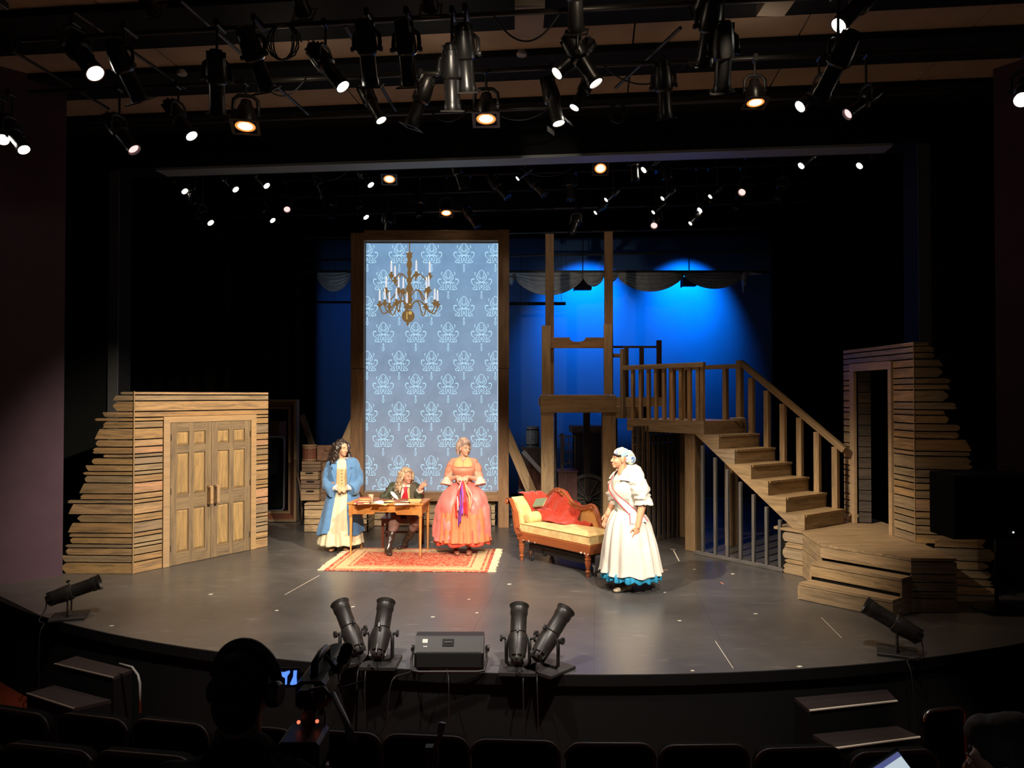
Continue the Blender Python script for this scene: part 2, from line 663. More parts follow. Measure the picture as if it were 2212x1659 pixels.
# stage house: back wall, sky cloth, masking legs, grid ceiling
mb = MB().box((-10, 19.0, 0), (10, 19.3, 9))
tag(mb.build('wall_back', M_VELOUR), kind='structure')
mb = MB().box((-10, 12.4, 7.4), (10, 19.3, 7.5))
tag(mb.build('ceiling_stage', M_BLACK), kind='structure')
M_SKY = plain('sky_cloth', (.10, .21, .46), .9, var=.08, scale=1.5, spec=.05)
sky = MB()


def cloth_sky(u, v):
    x = -4.75 + 10.95 * u
    return (x, 18.3 - .05 * (x - .5) + .012 * math.sin(9 * x), .04 + 6.1 * v), (0, -1, 0)


sky.shell(cloth_sky, 60, 4, .01)
so = sky.build('sky_cloth', M_SKY, smooth=True)
tag(so, 'pale sky cloth hung at the back of the stage, washed in blue light', 'backdrop')


def leg(x0, x1, y, name_label, folds=14, ztop=7.3, kind=True):
    mb = MB()

    def fn(u, v):
        x = x0 + (x1 - x0) * u
        return (x, y - .1086 * (x - x0) + .05 * math.sin(u * folds * 2 * PI) * (.6 + .4 * (1 - v)), .01 + (ztop - .02) * v), (0, -1, 0)
    mb.shell(fn, folds * 8, 2, .012)
    o = mb.build('masking_curtain', M_VELOUR, smooth=True)
    return tag(o, name_label, 'curtain', 'black masking curtains')


leg(-9.4, -5.05, 14.2, 'black masking curtain hanging behind the planked double-door wall', 13)
leg(-9.4, -4.45, 16.6, 'black masking curtain beside the dark end of the sky cloth', 15)
leg(5.35, 9.4, 13.6, 'black masking curtain hanging behind the open doorway tower', 12)
leg(5.62, 9.4, 16.6, 'black masking curtain beside the lit end of the sky cloth', 11)
for k, (y, z0, z1) in enumerate(((13.4, 6.5, 7.38), (15.6, 6.1, 7.38))):
    mb = MB()
    mb.shell(lambda u, v: ((-9 + 18 * u, y - .1086 * (-9 + 18 * u) + .03 * math.sin(u * 200), z0 + (z1 - z0) * v), (0, -1, 0)), 200, 1, .01)
    tag(mb.build('border_curtain', M_VELOUR, smooth=True), ['black border curtain above the crowded lighting pipes behind the header', 'black border curtain above the swagged grey cloth'][k], 'curtain')

# ---- house ceiling: tan panels between black drop beams
M_TAN = plain('tan_ceiling_paint', (.46, .34, .24), .8, var=.15, scale=2, spec=.2)
CEIL = 6.55
ceil_o = MB().box((-11, -8.6, CEIL + .12), (11, 3.0, CEIL + .2), frame_x(th(0, 3.0), th(1, 3.0))).build('ceiling_house', M_BLACK)
tag(ceil_o, kind='structure')
for (b0, b1) in ((.88, 1.64), (2.36, 3.02), (3.9, 4.7)):
    for k in range(-5, 5):
        mb = MB().cbox((k * 1.9 + .01, -b1, CEIL), (k * 1.9 + 1.89, -b0, CEIL + .03), .004, frame_x(th(0, 0), th(1, 0)))
        mb.build('ceiling_panel', M_TAN, ceil_o)
for (b0, b1, zb) in ((.27, .88, 6.47), (1.64, 2.36, 6.47), (3.02, 3.9, 6.47), (4.7, 5.5, 6.47)):
    mb = MB().cbox((-9, -b1, zb), (9, -b0, CEIL + .12), .006, frame_x(th(0, 0), th(1, 0)))
    tag(mb.build('ceiling_beam', M_MASK), kind='structure')
# ================================================================== THE SET
U = V((-.59, .807, 0)).normalized()       # up the stairs
WD = V((.807, .59, 0)).normalized()       # across the stairs
RV = random.Random(11)


def ragged(x0, x1, z0, z1, style, d):
    """plank outline from x0 (straight) to x1 (broken end), d = depth of the break"""
    s = 1 if x1 > x0 else -1
    h = z1 - z0
    ends = {
        0: [(0, 0), (-d * .5, .35), (-d * .1, .55), (-d, 1)],
        1: [(-d, 0), (-d * .15, .4), (0, .55), (-d * .3, .75), (-d, 1)],
        2: [(0, 0), (-d * .45, .5), (-d, 1)],
        3: [(-d, 0), (-d * .5, .3), (0, 1)],
        4: [(-d * .7, 0), (-d * .15, .25), (0, .5), (-d * .15, .75), (-d * .7, 1)],
        5: [(-d * .6, 0), (0, .22), (-d * .7, .45), (-d * .2, .7), (-d, 1)],
    }[style]
    pts = [(x0, z0)] + [(x1 + s * a, z0 + h * b) for (a, b) in ends] + [(x0, z1)]
    return pts if s > 0 else pts[::-1]


def plank(parent, M, x0, x1, z0, z1, t=.022, m=None, style=None, d=.05, name='plank', y=0.0):
    """board in the plane of M (X along, Z up), its face at y=0 and its back at y=t; origin at its own corner"""
    if x0 < x1:
        ox = x0
    else:
        ox = x1
    T = M @ Matrix.Translation(V((ox, y, z0)))
    if style is None:
        mb = MB()
        mb.cbox((0, 0, 0), (abs(x1 - x0), t, z1 - z0), .003)
    else:
        poly = [(a - ox, b - z0) for (a, b) in ragged(x0, x1, z0, z1, style, d)]
        mb = MB().prism(poly, 0, t)
    return mb.build(name, m or M_SET, parent, T)


GAP = .016
# ---------------------------------------------------------------- planked wall with the double door
C0, C1 = G(287, 1240), G(578, 1180)
E1 = (C1 - C0).normalized()
E2 = (G(140, 1238.5) - C0).normalized()
M1 = frame_x(C0, C0 + E1)
M2 = frame_x(C0, C0 + E2)                      # y of this frame points to the house side
LW = (C1 - C0).length
dw = thing('planked_door_wall', C0, 'tan planked scenery wall with closed double doors and ragged plank ends', 'scenery wall')
HW = 2.44
bnd = [62, 93, 145, 237, 288, 320, 380, 477, 540, 600, 632, 692, 748, 783, 847, 940, 990, 1025, 1118, 1185, 1275, 1312, 1368, 1402, 1465, 1525, 1620]
zs = [HW * (1620 - y) / (1620 - 62) for y in bnd]
tips = [565, 500, 500, 408, 342, 408, 340, 348, 316, 412, 312, 255, 232, 248, 200, 205, 92, 104, 180, 98, 104, 116, 72, 78, 40, 36]
stl = [1, 2, 1, 3, 4, 0, 2, 4, 5, 4, 4, 3, 1, 4, 2, 0, 5, 2, 1, 2, 5, 4, 1, 4, 3, 1]
csl, csr = on_plane(352, 1000, C0, E1)[0], on_plane(552, 1000, C0, E1)[0]
cil, cir = on_plane(366, 1000, C0, E1)[0], on_plane(541, 1000, C0, E1)[0]
ztop = on_plane(368, 913, C0, E1)[1]
CW = .085
mb = MB().box((.01, .024, 0), (LW - .01, .05, HW - .02))
mb.build('backing_panel', M_BLACK, dw, M1)
side_len = 690 * .2532 / F * C0.y
for i in range(len(zs) - 1):
    z1, z0 = zs[i] - GAP / 2, zs[i + 1] + (GAP / 2 if i < len(zs) - 2 else .003)
    cx = 688 - 28 * (bnd[i] - 62) / 1558
    ln = (cx - tips[i]) * .2532 / F * C0.y * 1.0
    # the ragged end wall (its face looks to the house: mirror through the plane)
    T = frame_x(C0, C0 - E2)
    plank(dw, T, 0, -ln, z0, z1, .022, None, stl[i], min(.09, .35 * (z1 - z0) + .02), y=0)
    plank(dw, T, -.0, .024, z0, z1, .022, M_CASE, y=.0, name='corner_batten') if i < 0 else None
    if zs[i + 1] > ztop + .02:
        plank(dw, M1, .012, LW, z0, z1)
    else:
        plank(dw, M1, .012, csl - .006, z0, z1)
        plank(dw, M1, csr + .006, LW, z0, z1)
beam('corner_strip', C0 + V((0, 0, 0.003)), C0 + V((0, 0, HW)), .014, .014, M_CASE, dw, up=tuple(-E1))
# strips that carry the ragged planks from behind
for k, (s, zt) in enumerate(((.12, 2.3), (.42, 1.6), (.7, 1.0))):
    p = C0 + E2 * s + V((.02, .06, .0))
    beam('wall_batten', p, p + V((0, 0, zt)), .05, .025, M_BLACK, dw, up=tuple(E2))
# casing
yC = -.018
MB().prism([(csl, 0.003), (cil, 0.003), (cil, ztop), (csl, ztop + CW)], yC, .02).build('casing', M_CASE, dw, M1)
MB().prism([(cir, 0.003), (csr, 0.003), (csr, ztop + CW), (cir, ztop)], yC, .02).build('casing', M_CASE, dw, M1)
MB().prism([(cil, ztop), (cir, ztop), (csr, ztop + CW), (csl, ztop + CW)], yC, .02).build('casing', M_CASE, dw, M1)
MB().box((cil, .02, 0), (cir, .05, ztop)).build('door_reveal', M_BLACK, dw, M1)
mid = on_plane(455, 1000, C0, E1)[0]


def leaf_door(x0, x1, hinge):
    w, h = x1 - x0, ztop - .012
    T = M1 @ Matrix.Translation(V((x0, 0, .006)))
    cols = ((.15, .44), (.56, .85))
    rows = ((.083, .385), (.49, .785), (.84, .938))
    body = MB().box((0, .004, 0), (w, .02, h)).build('door_leaf', M_DOOR, dw, T)
    # stiles and rails stand proud of the leaf, so that the panels lie in sunk fields
    for (a, b3) in ((0, .15), (.44, .56), (.85, 1)):
        q = T @ Matrix.Translation(V((a * w, -.016, 0))) @ Matrix(((0, 0, 1, 0), (0, 1, 0, 0), (1, 0, 0, 0), (0, 0, 0, 1)))
        MB().box((0, 0, 0), (h, .02, (b3 - a) * w)).build('stile', M_DOOR, body, q)
    zz = [0] + [v for r in rows for v in r] + [1]
    for (a, b3) in zip(zz[::2], zz[1::2]):
        for (c0, c1) in cols:
            MB().box((0, 0, 0), ((c1 - c0) * w, .02, (b3 - a) * h)).build('rail', M_DOOR, body, T @ Matrix.Translation(V((c0 * w, -.0155, a * h))))
    for (r0, r1) in rows:
        for (c0, c1) in cols:
            a, b3, c, d = c0 * w + .006, c1 * w - .006, r0 * h + .006, r1 * h - .006
            i1 = .028
            # grain upright: local X is height
            q = T @ Matrix(((0, 0, 1, a), (0, 1, 0, 0), (1, 0, 0, c), (0, 0, 0, 1)))
            ww, hh = b3 - a, d - c
            v8 = [(0, .002, 0), (hh, .002, 0), (hh, .002, ww), (0, .002, ww), (i1, -.014, i1), (hh - i1, -.014, i1), (hh - i1, -.014, ww - i1), (i1, -.014, ww - i1)]
            MB().add(v8, [(4, 5, 6, 7), (0, 1, 5, 4), (1, 2, 6, 5), (2, 3, 7, 6), (3, 0, 4, 7), (0, 3, 2, 1)]).build('raised_panel', M_PANEL, body, q)
    hx = x1 - .07 if hinge == 'l' else x0 + .035
    mbh = MB()
    mbh.box((0, -.105, .01), (.045, -.075, .255))
    mbh.box((0.004, -.08, .0), (.05, -.014, .03))
    mbh.box((0.004, -.08, .235), (.05, -.014, .265))
    mbh.box((.004, -.03, .0), (.06, -.014, .265))
    mbh.build('handle', M_CASE, body, M1 @ Matrix.Translation(V((hx, 0, .80))))
    for z in (.2, 1.0, 1.75):
        x = x0 + .004 if hinge == 'l' else x1 - .012
        MB().cbox((0, 0, 0), (.008, .01, .09), .002).build('hinge', M_PIPE, body, M1 @ Matrix.Translation(V((x, -.022, z))))


leaf_door(cil + .006, mid - .003, 'l')
leaf_door(mid + .003, cir - .016, 'r')

# ---------------------------------------------------------------- doorway tower on the platform
PZ = .6
FT, FL = G(1977, 1173, PZ), G(1824, 1122, PZ)
ET = (FL - FT).normalized()
ER = V((.97, -.22, 0)).normalized()
HT = 2.44
LT = (FL - FT).length
tw = thing('planked_doorway_tower', FT, 'tan planked scenery tower with an open doorway and ragged plank ends', 'scenery wall')
MT = frame_x(V((FL.x, FL.y, 0)), V((FT.x, FT.y, 0)))   # X runs to the front corner, Y away from the house
MT = MT @ Matrix.Translation(V((-LT + LT, 0, 0)))
bt = [55, 90, 135, 182, 240, 318, 363, 405, 492, 548, 586, 648, 703, 756, 846, 880, 976, 1035, 1076, 1126, 1186, 1279, 1329, 1379, 1441, 1505]
zt = [PZ + HT * (1505 - y) / 1450 for y in bt]
tipr = [100, 138, 136, 192, 190, 238, 238, 225, 280, 205, 225, 298, 290, 370, 362, 378, 405, 385, 395, 402, 410, 420, 430, 440, 460]
str_ = [4, 0, 4, 2, 1, 4, 0, 1, 5, 0, 4, 4, 4, 2, 4, 5, 2, 3, 4, 2, 1, 4, 0, 4, 3]


MW = frame_x(V((FT.x, FT.y, 0)), V((FT.x, FT.y, 0)) + ER)


def s_t(px):
    return LT - on_plane(px, 1000, FT, ET)[0]


dl, dli, dri, dr = s_t(1839), s_t(1848), s_t(1922), s_t(1929)
ztd = on_plane(1850, 802, FT, ET)[1]
zth = on_plane(1850, 789, FT, ET)[1] + .02
for i in range(len(zt) - 1):
    z1, z0 = zt[i] - GAP / 2, zt[i + 1] + (GAP / 2 if i < len(zt) - 2 else .004)
    if i < 3:
        plank(tw, MT, 0, LT - .008, z0, z1)
    else:
        plank(tw, MT, 0, dl - .01, z0, z1)
        plank(tw, MT, dr + .02, LT - .008, z0, z1)
    plank(tw, MW, 0, tipr[i] * .3013 / F * FT.y, z0, z1, .022, None, str_[i], min(.09, .35 * (z1 - z0) + .02))
wing = [(1155, 2114), (1184, 2128), (1212, 2150), (1231, 2137), (1249, 2141), (1265, 2146), (1291, 2153)]
for k in range(len(wing) - 1):
    za = on_plane(2070, wing[k][0], FT, ER)[1]
    zb = on_plane(2070, wing[k + 1][0], FT, ER)[1]
    if k == len(wing) - 2:
        zb = .004
    s1 = on_plane(wing[k + 1][1], 1200, FT, ER)[0]
    plank(tw, MW, .22, s1, zb + .008, min(za, PZ + .05) - .008, .022, None, (2, 4, 1, 4, 5, 4)[k], .07)
MB().box((.01, .024, PZ - .02), (dl - .02, .05, PZ + HT - .03)).box((dr + .03, .024, PZ), (LT - .02, .05, PZ + HT - .03)).box((dl - .02, .024, ztd), (dr + .03, .05, PZ + HT - .03)).build('backing_panel', M_BLACK, tw, MT)
MB().box((.02, .024, .02), (.45, .05, PZ + HT - .1)).build('backing_panel', M_BLACK, tw, MW)
beam('corner_strip', FT + V((0, 0, .0)), FT + V((0, 0, HT)), .010, .010, M_CASE, tw, up=tuple(ER))
MB().prism([(dl, PZ), (dli, PZ), (dli, ztd), (dl, zth)], -.02, .02).build('casing', M_CASE, tw, MT)
MB().prism([(dri, PZ), (dr, PZ), (dr, zth), (dri, ztd)], -.02, .02).build('casing', M_CASE, tw, MT)
MB().prism([(dli, ztd), (dri, ztd), (dr, zth), (dl, zth)], -.02, .02).build('casing', M_CASE, tw, MT)
# reveal boards beyond the opening
rb = 14
for k in range(rb):
    za, zb = PZ + .01 + k * (ztd - PZ) / rb, PZ + (k + 1) * (ztd - PZ) / rb
    MB().cbox((0, 0, 0), (.16, .02, zb - za), .003).build('reveal_plank', M_OLDSLAT, tw, MT @ Matrix.Translation(V((dli - .02, .055, za))) @ Matrix.Rotation(PI / 2 - .35, 4, 'Z'))

# ---------------------------------------------------------------- corner platform with two steps
pa, pb, pc, pd, pe = [G(x, y, PZ) for (x, y) in ((1733, 1147), (1772, 1174), (1968, 1205), (2067, 1206), (1998, 1176))]
s1a, s1b = G(1752, 1215, .4), G(1948, 1250, .4)
s2a, s2b = G(1726, 1258, .2), G(1928, 1297, .2)
pl = thing('corner_platform', (pb.x, pb.y, 0), 'low tan timber platform with two wide steps below the open doorway', 'platform')
back = [FT + ET * -.0 + V((.35, .25, 0)), FL + V((.45, .5, 0)), V((FL.x - .2, FL.y + .35, 0)), pa + U * .45 + V((.02, 0.02, 0))]
top = [pa, pb, pc, pd, pe] + back
MB().prism([(p.x, p.y) for p in top], PZ - .036, PZ - .002, None, 'z').build('deck_top', M_STEP, pl)
MB().prism([(p.x + (4.45 - p.x) * .05, p.y + (9.75 - p.y) * .05) for p in top], .0, PZ - .036, None, 'z').build('platform_core', M_BLACK, pl)


def facing(a, b3, rows, m=None, ext=0.0):
    T = frame_x(V((a.x, a.y, 0)), V((b3.x, b3.y, 0)))
    L = V((b3.x - a.x, b3.y - a.y, 0)).length
    for (z0, z1) in rows:
        plank(pl, T, -ext, L + ext, z0, z1, .022, m or M_STEP)


prow = [.566, .556, .42, .33, .23, .155, .0]
R6 = [(prow[i + 1] + .006, prow[i] - .006) for i in range(1, 6)]
facing(pc, pd, R6)
facing(pd, pe, R6)
facing(pa, pb, [(.43, .55), (.36, .42), (.2, .35), (.004, .19)])
facing(pb, pc, [(.43, .558)])
facing(s1b, pc + (s1b - s1a).normalized() * .0, [(.22, .36), (.004, .2)])
# steps: tread board, riser board
off = (s1a - pb)


def tread(a, b3, inner_a, inner_b, z, riser):
    q = [V((v.x, v.y, 0)) for v in (a, b3, inner_b, inner_a)]
    T = frame_x(q[0], q[1])
    Ti = T.inverted()
    loc = [Ti @ v for v in q]
    MB().prism([(v.x, v.y) for v in loc], z - .034, z, None, 'z').build('tread', M_STEP, pl, T)
    L = (q[1] - q[0]).length
    plank(pl, T, 0, L, riser[0], riser[1], .022, M_STEP, name='riser')
    MB().prism([(v.x, v.y) for v in [loc[0] + V((.02, .024, 0)), loc[1] + V((-.02, .024, 0)), loc[2], loc[3]]], 0.002, z - .036, None, 'z').build('step_core', M_BLACK, pl, T)


tread(s1a, s1b, V((pb.x, pb.y, 0)), V((pc.x, pc.y, 0)), .4, (.236, .358))
tread(s2a, s2b, s1a, s1b, .2, (.004, .158))
for (a, b3, z) in ((s2b, s1b, .2), (s1b, pc, .4), (s2a, s1a, .2), (s1a, pb, .4)):
    T = frame_x(V((a.x, a.y, 0)), V((b3.x, b3.y, 0)))
    plank(pl, T, 0.0, V((b3.x - a.x, b3.y - a.y, 0)).length, .004, z - .04, .02, M_STEP, y=-.002)
# ragged boards at the stair side
T = frame_x(V((pa.x, pa.y, 0)), V((pa.x, pa.y, 0)) - U)
for (z0, z1, l, st) in ((.43, .55, .30, 4), (.355, .42, .27, 0), (.205, .345, .30, 4), (.145, .195, .27, 1), (.004, .135, .30, 5)):
    plank(pl, T, .0, -l, z0, z1, .022, M_STEP, st, .05)
plank(pl, T, -.35, .0, .566, .6, .03, M_STEP)

# ---------------------------------------------------------------- staircase and landing
B0 = G(1738, 1113, .8)
B0 = V((B0.x, B0.y, 0))
TR, RI, SW = .28, .20, .97
st = thing('staircase', B0, 'tan timber staircase climbing from the corner platform to the railed landing', 'staircase')
MS = frame_x(B0, B0 + U)                   # X up the flight, Y to the flight's camera-side... (Z x X)
# local y: Z x U points to -WD, so the treads run from y=0 to y=-SW
for k in range(6):
    x, z = k * TR, .8 + k * RI
    poly = [(x, z - RI + .002), (x, z), (x + 1.62 * TR, z), (x + .62 * TR, z - RI + .002)]
    o = MB().prism([(a - x, b3 - z) for a, b3 in poly], 0, -.03).build('step_side', M_STEP, st, MS @ Matrix.Translation(V((x, 0, z))))
    MB().cbox((-.012, -SW, -.03), (1.2 * TR, -.0305, 0), .003).build('tread', M_STEP, st, MS @ Matrix.Translation(V((x, 0, z))))
    q = MS @ Matrix.Translation(V((x, 0, z))) @ Matrix.Rotation(-PI / 2, 4, 'Z')
    MB().cbox((.031, 0, -RI + .002), (SW, .02, -.032), .003).build('riser', M_STEP, st, q)
    MB().prism([(a - x, b3 - z) for a, b3 in poly], -SW + .03, -SW).build('step_side', M_STEP, st, MS @ Matrix.Translation(V((x, 0, z))))
LZ = 2.0
X6 = 6 * TR
LL = 1.62
ld = thing('stair_landing', B0 + U * X6, 'railed timber landing at the head of the staircase, on two square posts', 'landing')
plank(ld, MS, X6, X6 + LL, LZ - .2, LZ, .05, M_STEP, name='fascia', y=-.05)
q = MS @ Matrix.Translation(V((X6, 0, LZ))) @ Matrix.Rotation(-PI / 2, 4, 'Z')
MB().cbox((.05, 0, -.2), (SW + .06, .04, 0), .003).build('fascia', M_STEP, ld, q)
MB().box((X6 + .04, -SW - .05, LZ - .04), (X6 + LL, -.05, LZ - .003)).build('deck_top', M_STEP, ld, MS)
MB().box((X6 + .05, -SW - .05, LZ - .2), (X6 + LL, -SW - .0, LZ - .04)).build('rim_board', M_BLACK, ld, MS)


def on_stair(px, y=0.0):
    a = MS @ V((0, y, 0))
    return on_plane(px, 1000, a, U)[0]


def upright(name, parent, M, x, y, z0, z1, w, d, m):
    T = M @ Matrix.Translation(V((x, y, z0))) @ Matrix(((0, 0, 1, 0), (0, 1, 0, 0), (1, 0, 0, 0), (0, 0, 0, 1)))
    return MB().cbox((0, -d / 2, -w / 2), (z1 - z0, d / 2, w / 2), .004).build(name, m, parent, T)


upright('post', ld, MS, on_stair(1486), -.14, 0.004, LZ - .2, .2, .2, M_POST)
upright('post', ld, MS, on_stair(1370), -.14, 0.004, LZ - .2, .2, .2, M_POST)
upright('post', ld, MS, on_stair(1486) - .1, -SW + .06, 0.004, LZ - .2, .15, .15, M_POST)
upright('post', ld, MS, on_stair(1400), -SW + .06, 0.004, LZ - .2, .15, .15, M_POST)
# landing front rail with close balusters
rz = 2.82
xr = [on_stair(px) for px in (1365, 1382, 1399, 1415, 1432.5, 1450, 1469, 1487.5, 1506, 1526)]
xr[-1] = X6 + .045
for x in xr:
    upright('baluster', ld, MS, x, -.03, LZ + .001, rz - .005, .062, .05, M_SET)
xl = on_stair(1344)
beam('handrail', MS @ V((X6 - .0, -.02, rz + .03)), MS @ V((xl, -.02, rz + .03)), .06, .075, M_SET, ld)
upright('newel', ld, MS, xl, -.02, LZ, 3.17, .07, .07, M_SET)
# back rail of the landing and stair rail on the far side
yb = -SW + .03
upright('newel', ld, MS, X6 + .06, yb, LZ - .1, 2.94, .09, .09, M_POST)
upright('newel', ld, MS, on_stair(1453, yb), yb, LZ - .1, 2.92, .09, .09, M_POST)
for px in (1568, 1510, 1480):
    upright('baluster', ld, MS, on_stair(px, yb), yb, LZ - .1, 2.84, .075, .075, M_POST)
beam('handrail', MS @ V((X6 + .04, yb, 2.85)), MS @ V((on_stair(1453, yb), yb, 2.85)), .07, .07, M_POST, ld)
hr = .86
for k in range(6):
    x = k * TR + .12
    z = .8 + k * RI
    upright('baluster', st, MS, x, yb, z - .02, z + hr + (0 if k else -.0), .085, .07, M_POST)
beam('handrail', MS @ V((-.02, yb, .8 + hr + .06 - .2 * .14 / .28)), MS @ V((X6 + .03, yb, 2.0 + hr + .04)), .075, .085, M_POST, st)
# grey slats under the flight
FA, FB = G(1502, 1196.5), G(1692, 1236)
sf = thing('slat_screen', (FB.x, FB.y, 0), 'grey upright slat screen closing the space under the staircase', 'screen')
MF = frame_x(FB, FA)
LF = (FA - FB).length
MB().cbox((0, -.02, 0.003), (LF, .02, .055), .003).build('bottom_rail', M_GREYSLAT, sf, MF)
for px in (1518.5, 1545.5, 1572, 1600, 1628, 1656, 1685):
    s = on_plane(px, 1100, FB, (FA - FB))[0]
    xs_ = (MF @ V((s, 0, 0)) - B0).dot(U)
    ztop_ = min(1.79, .6 + (xs_ - .62 * TR) * RI / TR - .02)
    upright('slat', sf, MF, s, .0, .055, max(.62, ztop_), .045, .045, M_GREYSLAT)
# darker slat wall below the landing
SA, SB = G(1392, 1174.5), G(1474, 1157)
sd = thing('shadowed_slat_wall', (SA.x, SA.y, 0), 'dark close-set slat wall standing in shadow beneath the landing', 'screen')
MD2 = frame_x(SA, SB)
LD2 = (SB - SA).length
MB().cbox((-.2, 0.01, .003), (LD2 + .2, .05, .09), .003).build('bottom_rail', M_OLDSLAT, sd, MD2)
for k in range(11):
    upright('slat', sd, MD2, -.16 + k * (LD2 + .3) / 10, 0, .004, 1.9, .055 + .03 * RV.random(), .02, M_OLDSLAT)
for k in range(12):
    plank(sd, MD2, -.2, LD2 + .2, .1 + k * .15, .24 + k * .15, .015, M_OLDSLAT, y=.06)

# ---------------------------------------------------------------- post-and-beam portal with an upper floor
YP = 13.05
pr = thing('timber_portal', P(1250, 1100, YP) * V((1, 1, 0)) if False else V((P(1250, 1000, YP).x, YP, 0)), 'tall post-and-beam timber portal with an upper floor beside the landing', 'portal')


def sq(name, px0, px1, py0, py1, Y, depth, m, parent):
    """upright timber whose face fills the given pixels at distance Y"""
    a, b3 = P(px0, py1, Y), P(px1, py0, Y)
    w = b3.x - a.x
    T = Matrix.Translation(V(((a.x + b3.x) / 2, Y + depth / 2, max(a.z, .003)))) @ Matrix(((0, 0, 1, 0), (0, 1, 0, 0), (1, 0, 0, 0), (0, 0, 0, 1)))
    return MB().cbox((0, -depth / 2, -w / 2), (b3.z - max(a.z, .003), depth / 2, w / 2), .005).build(name, m, parent, T)


def flat_beam(name, px0, px1, py0, py1, Y, depth, m, parent):
    a, b3 = P(px0, py1, Y), P(px1, py0, Y)
    return MB().cbox((0, 0, 0), (b3.x - a.x, depth, b3.z - a.z), .005).build(name, m, parent, Matrix.Translation(V((a.x, Y, a.z))))


sq('post', 1169.5, 1196.5, 892, 1300, YP, .21, M_POST, pr)
sq('post', 1303, 1330.5, 892, 1300, YP, .21, M_POST, pr)
flat_beam('crossbeam', 1168, 1330, 853, 891.5, YP - .01, .25, M_POST, pr)
sq('upper_post', 1170.5, 1189.5, 703, 852.5, YP, .06, M_POST, pr)
sq('upper_post', 1305, 1323, 700, 852.5, YP, .06, M_POST, pr)
sq('tall_post', 1178.5, 1196.5, 505, 852.5, YP + .075, .07, M_BROWN, pr)
sq('tall_post', 1306.5, 1324, 500, 852.5, YP + .075, .07, M_BROWN, pr)
a, b3 = P(1190, 752, YP + .01), P(1304.5, 729, YP + .01)
h = b3.z - a.z
w = b3.x - a.x
poly = [(0, 0), (w, 0), (w, h), (w * .66, h)] + [(w * .5 + w * .15 * math.cos(t), h - .075 * math.sin(t) ** .8) for t in [PI * k / 10 for k in range(1, 10)]] + [(w * .36, h), (0, h)]
MB().prism(poly, 0, .045).build('notched_board', M_BROWN, pr, Matrix.Translation(V((a.x, YP + .012, a.z))))
# planked returns behind the posts
for k in range(14):
    z0 = .02 + k * .15
    for px in (1197, 1331):
        x = P(px, 1000, YP + .22).x + .005
        MB().cbox((0, 0, 0), (.55, .02, .14), .003).build('return_plank', M_OLDSLAT, pr, Matrix.Translation(V((x + .02, YP + .22, z0))) @ Matrix.Rotation(PI / 2 - .1, 4, 'Z'))
xa, xb = P(1170, 900, YP).x, 2.62
UZ = P(1200, 853, YP).z - .02
MB().box((xa, YP + .25, UZ - .18), (xb, 14.55, UZ - .02)).build('upper_floor', M_STEP, pr)
for (x, y) in ((xa + .1, 14.45), (xb - .1, 14.45), (1.4, 14.45)):
    upright('rear_post', pr, Matrix.Translation(V((0, 0, 0))), x, y, .004, UZ - .18, .12, .12, M_OLDSLAT)
MB().cbox((1.76, 12.98, LZ), (2.16, 13.3, LZ + .2), .004).build('half_step', M_STEP, pr)
sq('newel', 1419.5, 1429.5, 735, 862, 14.3, .08, M_BROWN, pr)
for (p0, p1) in ((1350, 1358), (1382, 1391)):
    sq('baluster', p0, p1, 750, 862, 14.4, .06, M_BROWN, pr)
flat_beam('handrail', 1324, 1420, 747, 751.5, 14.38, .06, M_BROWN, pr)
flat_beam('short_rail', 1323, 1341, 764, 772, 13.14, .05, M_BROWN, pr)

# ---------------------------------------------------------------- tall brown frame with the projection screen
YF = 13.9
fr = thing('tall_screen_frame', V((P(928, 1000, YF).x, YF, 0)), 'tall brown timber frame holding the blue damask projection screen', 'frame')
for (a0, a1, b0, b1) in ((757, 786, 503, 796), (756, 785.5, 797, 1300), (1076, 1100, 496, 796), (1076, 1099, 797, 1300)):
    sq('post', a0, a1, b0, b1, YF, .24, M_BROWN, fr)
flat_beam('top_rail', 786, 1076, 497, 519, YF + .005, .24, M_BROWN, fr)
flat_beam('sill', 785, 1076.5, 1064.5, 1083, YF - .02, .28, M_BROWN, fr)
# grey inner liner
M_LINER = plain('grey_liner', (.30, .30, .31), .6)
flat_beam('liner', 786, 790.5, 520, 1064, YF + .16, .1, M_LINER, fr)
flat_beam('liner', 786, 1076, 519.5, 525, YF + .16, .1, M_LINER, fr)
flat_beam('liner', 786, 1076, 1060.5, 1064, YF + .10, .1, M_LINER, fr)
YS = YF + .2


def brace(pts, Y, t):
    q = [P(x, y, Y) for x, y in pts]
    mb = MB()
    mb.prism([(v.x, v.z) for v in q], Y, Y + t)
    o = q[0]
    d0, d1 = q[0], q[1]
    T = frame_x(d0, d1, (0, -1, 0))
    Ti = T.inverted()
    me = MB()
    n = len(q)
    vs = [Ti @ V((v.x, Y, v.z)) for v in q] + [Ti @ V((v.x, Y + t, v.z)) for v in q]
    me.add(vs, [tuple(range(n)), tuple(range(2 * n - 1, n - 1, -1))] + [(i, n + i, n + (i + 1) % n, (i + 1) % n) for i in range(n)])
    return me, T


me_, T_ = brace([(757, 905), (672, 1098), (706, 1098), (757, 985)], YF + .01, .12)
me_.build('brace', M_POST, fr, T_)
me_, T_ = brace([(1099, 922), (1172, 1090), (1148, 1090), (1099, 975)], YF + .01, .12)
me_.build('brace', M_POST, fr, T_)


